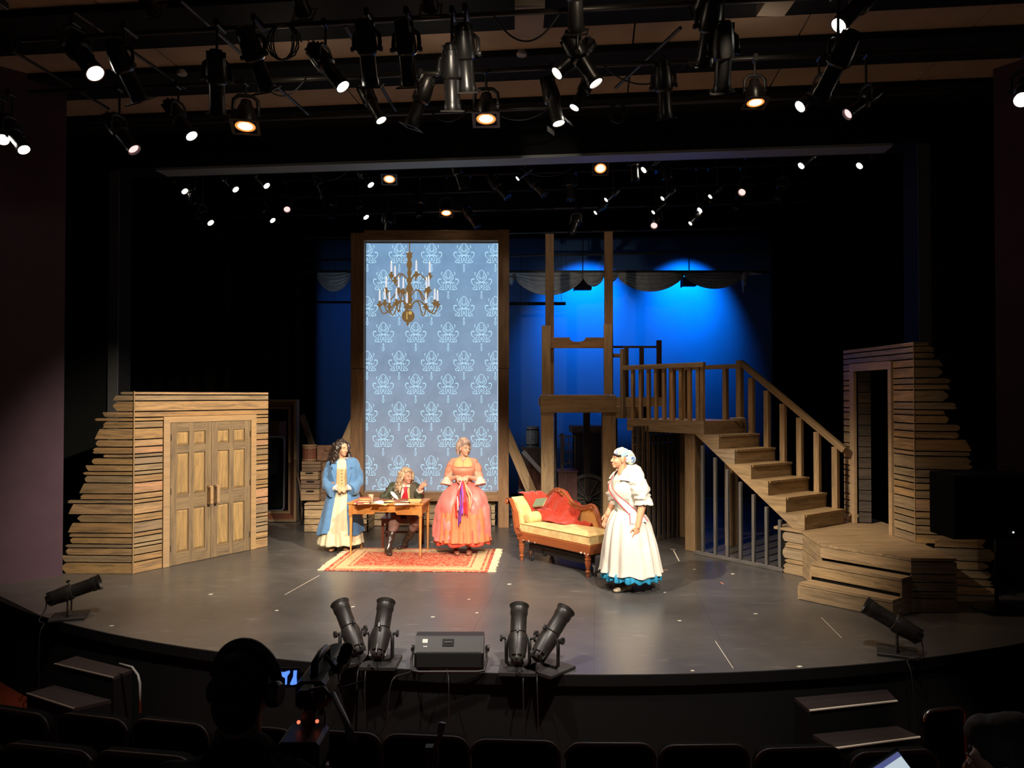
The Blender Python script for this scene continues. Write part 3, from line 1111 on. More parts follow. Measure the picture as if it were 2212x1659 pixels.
def screen_material():
    m, N, L, b = nodes('projected_blue')
    b.inputs['Base Color'].default_value = (.03, .03, .03, 1)
    b.inputs['Roughness'].default_value = .9
    tc = N.new('ShaderNodeTexCoord')
    sp = N.new('ShaderNodeSeparateXYZ')
    L.new(tc.outputs['Generated'], sp.inputs[0])
    rp = N.new('ShaderNodeValToRGB')
    e = rp.color_ramp.elements
    e[0].position, e[1].position = 0, 1
    e[0].color, e[1].color = (.225, .245, .29, 1), (.145, .265, .42, 1)
    L.new(sp.outputs['Z'], rp.inputs[0])
    nz = N.new('ShaderNodeTexNoise')
    nz.inputs['Scale'].default_value = 2.2
    nz.inputs['Detail'].default_value = 7
    nz.inputs['Roughness'].default_value = .65
    L.new(tc.outputs['Object'], nz.inputs['Vector'])
    mr = N.new('ShaderNodeMapRange')
    mr.inputs[1].default_value, mr.inputs[2].default_value, mr.inputs[3].default_value, mr.inputs[4].default_value = .3, .7, 1.12, 1.52
    L.new(nz.outputs[0], mr.inputs[0])
    L.new(rp.outputs[0], b.inputs['Emission Color'])
    L.new(mr.outputs[0], b.inputs['Emission Strength'])
    return m


M_SCREEN = screen_material()
a, b3 = P(787, 1062, YS), P(1076, 521, YS)
scr = MB().box((a.x, YS, a.z), (b3.x, YS + .02, b3.z)).build('projection_screen', M_SCREEN)
tag(scr, 'tall glowing blue screen with a damask wallpaper pattern and a chandelier picture', 'screen')
SX0, SX1, SZ0, SZ1 = a.x, b3.x, a.z, b3.z
M_MOTIF = glow('projected_pale_line', (.46, .74, .90), 1.2)
M_MOTIF2 = glow('projected_pale_line_low', (.50, .66, .76), .8)


def stroke(mb, pts, w, y=-.003):
    """flat ribbon along pts (x,z) with the given width(s), on the screen's face"""
    m = len(pts)
    ws = w if isinstance(w, (list, tuple)) else [w] * m
    vs = []
    for i in range(m):
        p, q = V((*pts[max(i - 1, 0)], 0)), V((*pts[min(i + 1, m - 1)], 0))
        t = (q - p).normalized()
        nrm = V((-t.y, t.x, 0)) * ws[i] / 2
        for s in (1, -1):
            vs.append(V((pts[i][0] + s * nrm.x, y, pts[i][1] + s * nrm.y)))
    n = len(vs)
    vs += [v + V((0, .003, 0)) for v in vs]
    fs = []
    for i in range(m - 1):
        k = 2 * i
        fs.append((k, k + 1, k + 3, k + 2))
        fs.append((k, k + 2, n + k + 2, n + k))
        fs.append((k + 1, n + k + 1, n + k + 3, k + 3))
    mb.add(vs, fs)


def curve(*c, n=9):
    """cubic through control points"""
    out = []
    for k in range(n + 1):
        t = k / n
        a0, a1, a2, a3 = (1 - t) ** 3, 3 * t * (1 - t) ** 2, 3 * t * t * (1 - t), t ** 3
        out.append((a0 * c[0][0] + a1 * c[1][0] + a2 * c[2][0] + a3 * c[3][0], a0 * c[0][1] + a1 * c[1][1] + a2 * c[2][1] + a3 * c[3][1]))
    return out


mo = MB()
lw = .009
for s in (-1, 1):
    S = lambda pts: [(s * x, z) for x, z in pts]
    stroke(mo, S(curve((0, .22), (.05, .20), (.055, .16), (.085, .12))), lw)                 # hood
    stroke(mo, S(curve((.085, .12), (.11, .07), (.08, .03), (0, -.005))), lw)                # bud
    stroke(mo, S(curve((.085, .12), (.03, .10), (.02, .07), (0, .06))), lw * .8)
    stroke(mo, S(curve((.105, .175), (.13, .18), (.13, .15), (.115, .125))), lw)              # little horn
    stroke(mo, S(curve((.025, .165), (.05, .16), (.045, .12), (.02, .12))), lw * .8)
    for x in (.022, .042, .062):
        stroke(mo, S([(x, .095), (x * .95, .03 + x * .3)]), lw * .6)
    stroke(mo, S(curve((.13, .045), (.20, .09), (.215, -.03), (.12, -.07), n=14)), [lw * (1.9 - 1.2 * k / 14) for k in range(15)])   # big scroll
    stroke(mo, S(curve((.12, -.07), (.06, -.075), (.07, -.16), (.155, -.135), n=12)), lw)     # lower curl
    stroke(mo, S(curve((.155, -.135), (.16, -.09), (.12, -.085), (.11, -.11))), lw)
    stroke(mo, S(curve((0, -.005), (.06, .015), (.10, -.03), (.085, -.06))), lw)              # petals
    stroke(mo, S(curve((.0, -.005), (.05, -.02), (.075, -.10), (.02, -.13))), lw)
    stroke(mo, S(curve((.03, -.02), (.075, -.01), (.13, -.0), (.12, -.03))), lw * .8)
    stroke(mo, S(curve((.02, -.13), (.05, -.15), (.09, -.14), (.11, -.145))), lw * .8)
    stroke(mo, S(curve((0, -.055), (.02, -.075), (.02, -.10), (0, -.105))), lw)
    stroke(mo, S(curve((0, -.165), (.013, -.18), (.012, -.2), (0, -.215))), lw * .8)
    stroke(mo, S(curve((0, -.225), (.022, -.25), (.018, -.28), (0, -.31))), lw * .8)
mo_me = mo.mesh('damask_motif', M_MOTIF)
pxm = lambda px: P(px, 800, YS).x
pzm = lambda py: P(930, py, YS).z
rows_even = [551, 666, 782, 893]
rows_odd = [607, 721, 834, 949 - 1]
evens = [797, 862, 932, 1002, 1068]
odds = [828, 898, 968, 1040]
spots = [(x, y) for y in (551, 666, 784, 894, 1010) for x in (793, 862, 932, 1002, 1070)] + [(x, y) for y in (609, 722, 834, 948, 1056) for x in (828, 898, 968, 1040)]


def clip_motif(x, z):
    """motif cut at the screen's edges"""
    bm = bmesh.new()
    bm.from_mesh(mo_me)
    for co, no in (((SX0 + .012 - x, 0, 0), (-1, 0, 0)), ((SX1 - .012 - x, 0, 0), (1, 0, 0)), ((0, 0, SZ0 + .012 - z), (0, 0, -1)), ((0, 0, SZ1 - .01 - z), (0, 0, 1))):
        bmesh.ops.bisect_plane(bm, geom=bm.verts[:] + bm.edges[:] + bm.faces[:], plane_co=co, plane_no=no, clear_outer=True)
    me = bpy.data.meshes.new('damask_motif')
    bm.to_mesh(me)
    bm.free()
    me.materials.append(M_MOTIF)
    return me


for (px, py) in spots:
    x, z = pxm(px), pzm(py)
    edge = x - .24 < SX0 or x + .24 > SX1 or z - .34 < SZ0 or z + .26 > SZ1
    inst('damask_motif', clip_motif(x, z) if edge else mo_me, scr, Matrix.Translation(V((x, YS, z))))
# bright edge line of the projected picture
M_EDGE = glow('projected_edge', (.62, .80, .95), .9)
MB().box((SX0, YS - .004, SZ0), (SX0 + .012, YS, SZ1)).box((SX1 - .012, YS - .004, SZ0), (SX1, YS, SZ1)).build('picture_edge', M_EDGE, scr)

# the chandelier picture (flat, part of the projected image)
M_CH = glow('projected_brass', (.20, .115, .045), 1.0)
M_CH2 = glow('projected_brass_light', (.62, .42, .12), 1.0)
M_CAN = glow('projected_candle', (.80, .80, .86), 1.0)
M_FLM = glow('projected_flame', (1, .86, .66), 1.2)
ch = MB()
CZ = 3.5
x0c, KP = pxm(882.5), YS / F


def cxz(px, py):
    return (pxm(px), pzm(py))


def disc(mb, px, py, rx, ry, y, n=14):
    c = cxz(px, py)
    mb.prism([(c[0] + rx * KP * math.cos(2 * PI * k / n), c[1] + ry * KP * math.sin(2 * PI * k / n)) for k in range(n)], YS + y, YS + y + .003)


def vshape(mb, prof, cx, y):
    L = [cxz(cx - r, py) for r, py in prof]
    R = [cxz(cx + r, py) for r, py in prof][::-1]
    mb.prism(L + R, YS + y, YS + y + .003)


prof = [(2, 545), (8, 547), (5, 551), (6, 556), (3, 560), (5, 566), (6, 574), (3, 582), (5, 590), (3, 598), (6, 606), (3, 612), (6, 620), (9, 626), (5, 631), (4, 640), (7, 647), (4, 655), (8, 660), (5, 668)]
vshape(ch, prof, 884, -.007)
disc(ch, 881.5, 683, 14, 14, -.007, 20)
vshape(ch, [(2, 695), (3, 699), (1, 704)], 880.5, -.007)
for k in range(5):
    disc(ch, 884.3, 527 + k * 4.2, 1.6, 2.2, -.006, 8)
cand = []


def arm(px, pyc, start, ctrl):
    pts = [cxz(*q) for q in curve(start, ctrl[0], ctrl[1], (px, pyc + 6), n=14)]
    mbp = [(x, z) for x, z in pts]
    n0 = len(ch.v)
    stroke(ch, mbp, .022, -.006)
    for v in ch.v[n0:]:
        v.y += YS
    vshape(ch, [(1.5, pyc + 7), (3, pyc + 4), (7, pyc), (7, pyc - 1), (3, pyc - 2), (2.6, pyc - 8)], px, -.008)
    cand.append((px, pyc))


for (px, pyc) in ((845, 595), (853, 606), (899, 594), (928, 597)):
    s = -1 if px < 884 else 1
    arm(px, pyc, (884, 612), ((884 + s * 26, 560), (px - s * 8, pyc + 30)))
for (px, pyc) in ((834, 629), (861, 629), (871, 631), (921, 630), (926, 627)):
    s = -1 if px < 884 else 1
    arm(px, pyc, (884, 645), ((884 + s * 30, 590), (px - s * 14, pyc + 50)))
for (px, pyc) in ((820, 658), (831, 655), (841, 662), (856, 654), (879, 663), (920, 663), (939, 655), (945, 658)):
    s = -1 if px < 884 else 1
    arm(px, pyc, (884, 668), ((884 + s * 30, 610), (px - s * 14, pyc + 55)))
cho = ch.build('chandelier_picture', M_CH, scr)
tag(cho, 'flat brass chandelier in the projected picture')
cm, fm = MB(), MB()
for (px, pyc) in cand:
    L = [cxz(px - 2, pyc - 8), cxz(px + 2, pyc - 8), cxz(px + 1.8, pyc - 25), cxz(px - 1.8, pyc - 25)]
    MB().prism(L, YS - .010, YS - .007).build('candle_picture', M_CAN, cho)
    L = [cxz(px - 1.5, pyc - 26), cxz(px, pyc - 25), cxz(px + 1.5, pyc - 26), cxz(px + 1.2, pyc - 29), cxz(px, pyc - 33), cxz(px - 1.2, pyc - 29)]
    MB().prism(L, YS - .010, YS - .007).build('flame_picture', M_FLM, cho)
hb = MB()
disc(hb, 886, 676, 4, 4, -.012, 10)
disc(hb, 885.5, 658, 2.5, 2, -.012, 8)
vshape(hb, [(1, 674), (1.2, 690)], 879, -.012)
hb.build('brass_shine_picture', M_CH2, cho)

# ---------------------------------------------------------------- low planked platforms under the frame
sp_ = thing('screen_platform', V((-1.9, 14.1, 0)), 'low tan planked platform that the tall brown frame stands on', 'platform')


def block(x0, x1, y0, y1, h, n, m=M_STEP, angle=0.0):
    MB().box((x0 + .01, y0 + .024, 0), (x1 - .024, y1, h - .03)).build('platform_core', M_BLACK, sp_)
    MB().cbox((0, 0, 0), (x1 - x0, y1 - y0, .03), .004).build('deck_top', m, sp_, Matrix.Translation(V((x0, y0, h - .03))))
    zz = [.004] + [h * (k + RV.uniform(-.15, .15)) / n for k in range(1, n)] + [h - .034]
    for a, b3 in zip(zz, zz[1:]):
        plank(sp_, Matrix.Translation(V((0, y0, 0))), x0, x1, a + .007, b3 - .007, .022, m)
        T = Matrix.Translation(V((x1, y0, 0))) @ Matrix.Rotation(PI / 2, 4, 'Z')
        plank(sp_, T, .0, y1 - y0, a + .007, b3 - .007, .022, m)


block(-3.6, -.29, 14.08, 15.2, .5, 4)
xb_ = G(795, 1150).x
block(-3.62, xb_, G(795, 1150).y, 14.07, .5, 4)
xc_ = G(1058, 1154).x
block(-1.15, xc_, G(1058, 1154).y, 14.07, .42, 4)
# ================================================================== FURNITURE AND PROPS ON THE STAGE
M_DESK = wood('desk_wood', [(.64, .26, .06), (.62, .25, .055)], (.44, .16, .035), rough=.35, mixdark=.3, spec=.5)
M_MAHOG = wood('chaise_wood', [(.36, .10, .03), (.34, .09, .028)], (.20, .05, .018), rough=.3, mixdark=.4, spec=.5)
M_CHAIRWOOD = wood('chair_wood', [(.16, .035, .02)], (.08, .02, .012), rough=.35, mixdark=.4, spec=.5)


def rug_material():
    m, N, L, b = nodes('persian_rug')
    tc = N.new('ShaderNodeTexCoord')
    sp = N.new('ShaderNodeSeparateXYZ')
    L.new(tc.outputs['Generated'], sp.inputs[0])

    def math_(op, a, c=None, v=None):
        n = N.new('ShaderNodeMath')
        n.operation = op
        L.new(a, n.inputs[0])
        if c is not None:
            L.new(c, n.inputs[1])
        if v is not None:
            n.inputs[1].default_value = v
        return n.outputs[0]
    # distance to the edge in metres
    xa = math_('SUBTRACT', sp.outputs['X'], v=.5)
    xa = math_('ABSOLUTE', xa)
    xa = math_('MULTIPLY_ADD', xa, v=-2.25)
    xa.node.inputs[2].default_value = 1.125
    ya = math_('SUBTRACT', sp.outputs['Y'], v=.5)
    ya = math_('ABSOLUTE', ya)
    ya = math_('MULTIPLY_ADD', ya, v=-1.55)
    ya.node.inputs[2].default_value = .775
    d = math_('MINIMUM', xa, ya)
    rp = N.new('ShaderNodeValToRGB')
    rp.color_ramp.interpolation = 'CONSTANT'
    el = rp.color_ramp.elements
    cols = [(0, (.42, .05, .04)), (.05, (.62, .40, .20)), (.085, (.40, .07, .05)), (.11, (.66, .45, .24)), (.25, (.40, .10, .06)), (.275, (.62, .42, .22)), (.31, (.50, .075, .05))]
    while len(el) < len(cols):
        el.new(.9)
    for k, (p, c) in enumerate(cols):
        el[k].position = p
        el[k].color = rgb(c)
    L.new(d, rp.inputs[0])
    vo = N.new('ShaderNodeTexVoronoi')
    vo.feature = 'SMOOTH_F1'
    vo.inputs['Scale'].default_value = 11
    L.new(tc.outputs['Object'], vo.inputs['Vector'])
    wv = N.new('ShaderNodeTexNoise')
    wv.inputs['Scale'].default_value = 13
    wv.inputs['Detail'].default_value = 4
    wv.inputs['Distortion'].default_value = 2.6
    L.new(tc.outputs['Object'], wv.inputs['Vector'])
    r2 = N.new('ShaderNodeValToRGB')
    r2.color_ramp.elements[0].position, r2.color_ramp.elements[1].position = .50, .56
    L.new(wv.outputs[0], r2.inputs[0])
    r3 = N.new('ShaderNodeValToRGB')
    r3.color_ramp.elements[0].position, r3.color_ramp.elements[1].position = .12, .2
    r3.color_ramp.elements[0].color, r3.color_ramp.elements[1].color = (1, 1, 1, 1), (0, 0, 0, 1)
    L.new(vo.outputs['Distance'], r3.inputs[0])
    mx = N.new('ShaderNodeMix')
    mx.data_type = 'RGBA'
    f = math_('MULTIPLY', r2.outputs[0], v=.65)
    L.new(f, mx.inputs['Factor'])
    L.new(rp.outputs[0], mx.inputs['A'])
    mx.inputs['B'].default_value = (.66, .46, .24, 1)
    mx2 = N.new('ShaderNodeMix')
    mx2.data_type = 'RGBA'
    f = math_('MULTIPLY', r3.outputs[0], v=.7)
    L.new(f, mx2.inputs['Factor'])
    L.new(mx.outputs['Result'], mx2.inputs['A'])
    mx2.inputs['B'].default_value = (.22, .12, .09, 1)
    L.new(mx2.outputs['Result'], b.inputs['Base Color'])
    b.inputs['Roughness'].default_value = .95
    b.inputs['Specular IOR Level'].default_value = .1
    return m


# ---- rug: its corners read from the floor
r0, r1 = G(700, 1233), G(1054, 1237)
r2, r3 = G(1082, 1185.5), G(775, 1181)
ru = (r1 - r0).normalized()
rl, rd = (r1 - r0).length, 1.55
MR = frame_x(r0, r0 + ru)
rug = thing('persian_rug', r0, 'red and cream patterned rug with fringed ends under the writing desk', 'rug')
MB().cbox((0, 0, .001), (rl, rd, .011), .003).build('pile', rug_material(), rug, MR)
M_FRINGE = plain('cream_fringe', (.66, .55, .36), .9, var=.3, scale=90, spec=.1)
for x0, s in ((0, -1), (rl, 1)):
    fr_ = MB()
    n = 46
    for k in range(n):
        y = rd * (k + .5) / n
        l = .085 + .03 * RV.random()
        yy = y + RV.uniform(-.015, .015)
        fr_.tube([(x0, y, .006), (x0 + s * l * .5, (y + yy) / 2, .007), (x0 + s * l, yy, .004)], [.013, .013, .008], 4, True, .4)
    o = fr_.build('fringe', M_FRINGE, rug, MR)
    tag(o, kind='stuff')

# ---- writing desk
dA, dB, dC, dD = G(757.5, 1200, .011), G(908, 1203, .011), G(928, 1187.5, .011), G(783, 1187, .011)
DY = .54
du = (dB - dA).normalized()
DL = (dB - dA).length
MDK = frame_x(V((dA.x, dA.y, .011)), V((dA.x, dA.y, .011)) + du)
DH = .785
desk = thing('writing_desk', (dA.x, dA.y, 0.011), 'orange-brown writing desk with slim tapered legs, standing on the rug', 'desk')
MB().cbox((-.045, -.04, DH - .028), (DL + .045, DY + .04, DH), .008).build('desk_top', M_DESK, desk, MDK)
MB().cbox((.06, .03, DH - .005), (DL - .06, DY - .03, DH + .001), .002).build('leather_inset', plain('brown_leather', (.30, .11, .06), .5), desk, MDK)
ap = [(0, DH - .17), (DL * .33, DH - .17), (DL * .36, DH - .135), (DL * .64, DH - .135), (DL * .67, DH - .17), (DL, DH - .17), (DL, DH - .03), (0, DH - .03)]
MB().prism(ap, -.008, .014).build('front_apron', M_DESK, desk, MDK)
MB().prism(ap, DY - .014, DY + .008).build('back_apron', M_DESK, desk, MDK)
for x in (0, DL):
    MB().box((x - .01, .01, DH - .17), (x + .01, DY - .01, DH - .03)).build('side_apron', M_DESK, desk, MDK)
# thin bead along the apron
for (a, b3) in (((0.02, DH - .165), (DL * .33, DH - .165)), ((DL * .36, DH - .13), (DL * .64, DH - .13)), ((DL * .67, DH - .165), (DL - .02, DH - .165))):
    beam('bead', MDK @ V((a[0], -.012, a[1])), MDK @ V((b3[0], -.012, b3[1])), .012, .01, M_DESK, desk, b=.002)
for (x, y) in ((0, 0), (DL, 0), (0, DY), (DL, DY)):
    mb = MB()
    mb.cbox((-.026, -.026, DH - .19), (.026, .026, DH - .028), .004)
    mb.lathe([(.022, DH - .19), (.026, DH - .2), (.02, DH - .21), (.024, DH - .23), (.012, .05), (.015, .045), (.012, .0)], 10)
    mb.build('leg', M_DESK, desk, MDK @ Matrix.Translation(V((x, y, 0))), smooth=40)

# ---- things on the desk
ZT = DH + .012


def desk_at(px, py):
    return G(px, py, ZT)


M_PAPER = plain('paper', (.80, .76, .66), .8, spec=.2)
M_PAPER_Y = plain('yellowed_paper', (.74, .58, .30), .8, var=.15, scale=30, spec=.2)


def book(loc, w, d, h, rz, cover, label, z0=0.0, open_=False, pages=None):
    o = thing('book', V((loc.x, loc.y, loc.z + z0)), label, 'book', 'books on the writing desk', rz)
    M = W[o.name]
    cm_ = plain('book_cover', cover, .6)
    MB().cbox((-w / 2, -d / 2, 0), (w / 2, d / 2, .005), .001).build('cover', cm_, o, M)
    MB().cbox((-w / 2, -d / 2, h - .005), (w / 2, d / 2, h), .001).build('cover', cm_, o, M)
    MB().cbox((-w / 2, d / 2 - .004, 0.002), (w / 2, d / 2, h - .002), .001).build('spine', cm_, o, M)
    MB().box((-w / 2 + .005, -d / 2 + .006, .005), (w / 2 - .005, d / 2 - .005, h - .005)).build('page_block', pages or M_PAPER_Y, o, M)
    return o


b_ = desk_at(783, 1088)
book(b_, .23, .16, .03, .10, (.42, .10, .09), 'flat tan-red book lying lowest in the pile by the standing woman')
book(V((b_.x + .03, b_.y, b_.z + .03)), .17, .13, .03, -.12, (.36, .07, .06), 'red book with yellow page edges in the middle of the desk pile')
book(V((b_.x + .035, b_.y + .005, b_.z + .06)), .17, .13, .028, .15, (.40, .09, .07), 'red book lying on top of the desk pile', pages=plain('gilt_pages', (.8, .5, .12), .6))
book(desk_at(777, 1089.5), .10, .09, .02, .5, (.24, .03, .03), 'small dark red book at the desk corner nearest the standing woman')
yb_ = desk_at(897, 1086)
book(V((yb_.x, yb_.y, yb_.z)), .15, .11, .022, .12, (.45, .22, .10), 'brown book under the yellow ledger on the desk')
book(V((yb_.x - .005, yb_.y + .005, yb_.z + .022)), .19, .12, .026, .05, (.78, .62, .22), 'yellow ledger lying on a brown book on the desk')


def sheet(loc, w, d, rz, m, label, lift=.0, name='paper_sheet', cat='paper', curl=.01):
    mb = MB()
    ph = RV.random() * 6
    mb.shell(lambda u, v: ((w * (u - .5), d * (v - .5), .003 + curl * (.5 + .5 * math.sin(4 * u + 3 * v + ph))), (0, 0, 1)), 8, 6, .0015)
    o = mb.build(name, m, None, Matrix.Translation(V((loc.x, loc.y, loc.z + lift))) @ Matrix.Rotation(rz, 4, 'Z'), smooth=True)
    return tag(o, label, cat, 'loose papers on the desk')


sheet(desk_at(813, 1088), .20, .16, .3, M_PAPER, 'large white sheet curling up beside the beige cup', .004, curl=.03)
sheet(desk_at(820, 1090), .24, .15, -.2, M_PAPER_Y, 'yellowed sheet spread between the cup and the writing hand', .001, curl=.014)
sheet(desk_at(838, 1086), .17, .13, .5, M_PAPER_Y, 'small yellowed sheet next to the writing hand', .012, curl=.012)
sheet(desk_at(868, 1090), .21, .15, .12, M_PAPER, 'white sheet that the seated person is writing on', .002, curl=.006)
sheet(desk_at(880, 1084), .2, .12, -.1, M_PAPER, 'white sheet tucked beside the yellow ledger', .002, curl=.008)
sheet(desk_at(889, 1089.5), .09, .06, .3, M_PAPER_Y, 'small cream note at the front edge of the desk', .001, curl=.004)
cp = desk_at(801, 1086)
cup = thing('cup', cp, 'beige tapered cup standing among the papers on the desk', 'cup')
M_CUP = plain('horn_cup', (.62, .50, .34), .45, var=.3, scale=30)
MB().lathe([(.027, 0), (.03, .004), (.042, .115), (.044, .12), (.038, .118), (.026, .012), (.0, .01)], 18).build('bowl', M_CUP, cup, W[cup.name], smooth=40)
MB().lathe([(.033, .055), (.0355, .055), (.036, .06), (.034, .06)], 18).build('band', M_CUP, cup, W[cup.name], smooth=40)

# ---- chair the writer sits on
ch1 = G(831, 1188)
CHX, CHY = P(871, 1100, 12.25).x, 12.25
chair = thing('wooden_chair', (CHX, CHY, 0), 'dark red-brown wooden chair behind the writing desk', 'chair')
MC = W[chair.name]
cw, cd_ = .29, .2
for (sx, sy) in ((-1, -1), (1, -1), (-1, 1), (1, 1)):
    mb = MB().cbox((-.02, -.02, .0), (.02, .02, .45 if sy < 0 else .9), .004)
    mb.build('leg', M_CHAIRWOOD, chair, MC @ Matrix.Translation(V((sx * cw, sy * cd_, 0.001))))
MB().cbox((-cw - .03, -cd_ - .03, .44), (cw + .03, cd_ + .03, .47), .01).build('seat', M_CHAIRWOOD, chair, MC)
MB().cbox((-cw, -cd_ - .012, .385), (cw, -cd_ + .012, .44), .003).build('seat_rail', M_CHAIRWOOD, chair, MC)
MB().cbox((-cw, -.012, .2), (cw, .012, .235), .003).build('stretcher', M_CHAIRWOOD, chair, MC)
for s in (-1, 1):
    MB().cbox((s * cw - .012, -cd_, .2), (s * cw + .012, cd_, .235), .003).build('stretcher', M_CHAIRWOOD, chair, MC)
MB().cbox((-cw, cd_ - .012, .62), (cw, cd_ + .012, .70), .003).build('back_rail', M_CHAIRWOOD, chair, MC)

# ---- chaise longue
ca, cb = G(1127, 1211), G(1270, 1247)
cu = (cb - ca).normalized()
CL = (cb - ca).length                       # between the two front legs
MCH = frame_x(ca, ca + cu)                   # X to the foot, Y to the back of the chaise
CWD = .60
ch = thing('chaise_longue', ca, 'carved wooden chaise longue with yellow upholstery and a scrolled headrest', 'chaise longue')


def fabric(name, c, c2, scale=9):
    return plain(name, c, .75, c2=c2, scale=scale, spec=.2, sheen=.2, bump=.08)


M_YEL = fabric('yellow_damask', (.90, .74, .32), (.76, .50, .20), 10)
M_ORG = fabric('orange_back_cloth', (.80, .42, .12), (.72, .36, .10), 30)
M_CHIP = plain('chaise_paint_chip', (.8, .72, .6), .7)
# seat rail
MB().cbox((-.06, -.035, .30), (CL + .06, .0, .42), .008).build('front_rail', M_MAHOG, ch, MCH)
MB().cbox((-.06, CWD, .30), (CL + .06, CWD + .035, .42), .008).build('back_rail', M_MAHOG, ch, MCH)
for x in (-.06, CL + .025):
    MB().cbox((x, .0, .30), (x + .035, CWD, .42), .008).build('end_rail', M_MAHOG, ch, MCH)
MB().box((-.03, .0, .33), (CL + .03, CWD, .40)).build('seat_board', M_BLACK, ch, MCH)
mb = MB()
for k in range(9):
    x = RV.choice([.05, .12, .2, .3, CL - .35, CL - .1, CL - .03, CL + .03]) + RV.uniform(-.02, .02)
    mb.box((x, -.037, .302), (x + RV.uniform(.008, .03), -.0345, .302 + RV.uniform(.006, .025)))
mb.build('paint_chip', M_CHIP, ch, MCH)
leg_prof = [(.018, 0), (.022, .02), (.02, .045), (.034, .06), (.036, .075), (.024, .09), (.028, .1), (.042, .2), (.038, .215), (.044, .225), (.044, .24), (.03, .25), (.044, .27), (.044, .302)]
for (x, y) in ((0, 0), (CL, 0), (0, CWD), (CL, CWD)):
    MB().lathe(leg_prof, 14).build('leg', M_MAHOG, ch, MCH @ Matrix.Translation(V((x, y, 0.002))), smooth=35)
# cushion with piping
mb = MB()


def cushion(u, v):
    return None


def slab(x0, x1, y0, y1, z0, z1, puff=.03, n=18, m_=10):
    mb = MB()

    def top(u, v):
        e = 1 - max(abs(2 * u - 1) ** 6, abs(2 * v - 1) ** 6)
        return V((x0 + (x1 - x0) * u, y0 + (y1 - y0) * v, z1 - puff * .6 + puff * e + .004 * math.sin(9 * u + 5 * v)))

    def bot(u, v):
        return V((x0 + (x1 - x0) * u, y0 + (y1 - y0) * v, z0))
    vs = [top(i / n, j / m_) for j in range(m_ + 1) for i in range(n + 1)]
    vs += [bot(i / n, j / m_) for j in range(m_ + 1) for i in range(n + 1)]
    o = (n + 1) * (m_ + 1)
    w = n + 1
    fs = []
    for j in range(m_):
        for i in range(n):
            k = j * w + i
            fs.append((k, k + 1, k + w + 1, k + w))
            fs.append((o + k, o + k + w, o + k + w + 1, o + k + 1))
    for i in range(n):
        fs.append((i, o + i, o + i + 1, i + 1))
        k = m_ * w + i
        fs.append((k, k + 1, o + k + 1, o + k))
    for j in range(m_):
        k = j * w
        fs.append((k, k + w, o + k + w, o + k))
        k = j * w + n
        fs.append((k, o + k, o + k + w, k + w))
    return mb.add(vs, fs)


cu_o = slab(-.02, CL + .045, -.02, CWD + .01, .42, .545, .03).build('seat_cushion', M_YEL, ch, MCH, smooth=50)
for z in (.535, .43):
    MB().tube([(-.02, -.022, z), (CL + .047, -.022, z), (CL + .047, CWD, z)], .006, 6).build('piping', fabric('yellow_piping', (.62, .40, .12), (.5, .3, .1)), cu_o, MCH)
# scrolled headrest: side profile in (x,z), extruded across the chaise
outer = [(.06, .40), (.02, .36), (-.05, .36), (-.10, .42), (-.13, .52), (-.15, .66), (-.18, .78), (-.22, .85), (-.27, .88), (-.31, .865), (-.325, .825), (-.30, .79), (-.265, .79), (-.255, .815)]
inner = [(-.235, .825), (-.19, .78), (-.165, .75), (-.12, .70), (-.10, .62), (-.085, .53), (-.055, .46), (-.01, .42), (.03, .43)]


def smooth_poly(pts, it=2):
    for _ in range(it):
        q = []
        n = len(pts)
        for i in range(n):
            a, b3 = V((*pts[i], 0)), V((*pts[(i + 1) % n], 0))
            q += [tuple((a * .75 + b3 * .25)[:2]), tuple((a * .25 + b3 * .75)[:2])]
        pts = q
    return pts


prof_ = smooth_poly(outer + inner, 1)
MB().prism(prof_, -.05, .03).build('scroll_side', M_MAHOG, ch, MCH, smooth=40)
MB().prism(prof_, CWD - .03, CWD + .05).build('scroll_side', M_MAHOG, ch, MCH, smooth=40)
MB().lathe([(.0, -.06), (.03, -.06), (.038, -.05), (.03, -.045), (.012, -.062)], 16, Matrix.Translation(V((-.285, 0, .83))) @ Matrix.Rotation(PI / 2, 4, 'X') @ Matrix.Scale(-1, 4, (0, 0, 1))).build('scroll_eye', M_MAHOG, ch, MCH, smooth=40)
for q in ((.0, .40),):
    sp2 = MB()
    pts = [(q[0] + (.065 - .012 * t) * math.cos(2.2 - 1.1 * t), -.055, q[1] + .02 + (.065 - .012 * t) * math.sin(2.2 - 1.1 * t)) for t in [k * .25 for k in range(20)]]
    sp2.tube(pts, .012, 6)
    sp2.build('scroll_carving', M_MAHOG, ch, MCH, smooth=True)
pad = [(.05, .45), (-.0, .47), (-.04, .52), (-.06, .62), (-.075, .70), (-.11, .77), (-.16, .82), (-.22, .87), (-.27, .895), (-.24, .84), (-.18, .76), (-.14, .68), (-.12, .56), (-.07, .44)]
MB().prism(smooth_poly(pad, 1), .03, CWD - .03).build('headrest_pad', M_YEL, ch, MCH, smooth=50)
# bolster cushion
bo = MB()
bo.lathe([(.0, 0), (.05, .0), (.075, .015), (.085, .06), (.085, .44), (.075, .49), (.05, .505), (0, .505)], 18, Matrix.Translation(V((.06, .05, .615))) @ Matrix.Rotation(-PI / 2, 4, 'X'))
bo.build('bolster', M_YEL, ch, MCH, smooth=50)
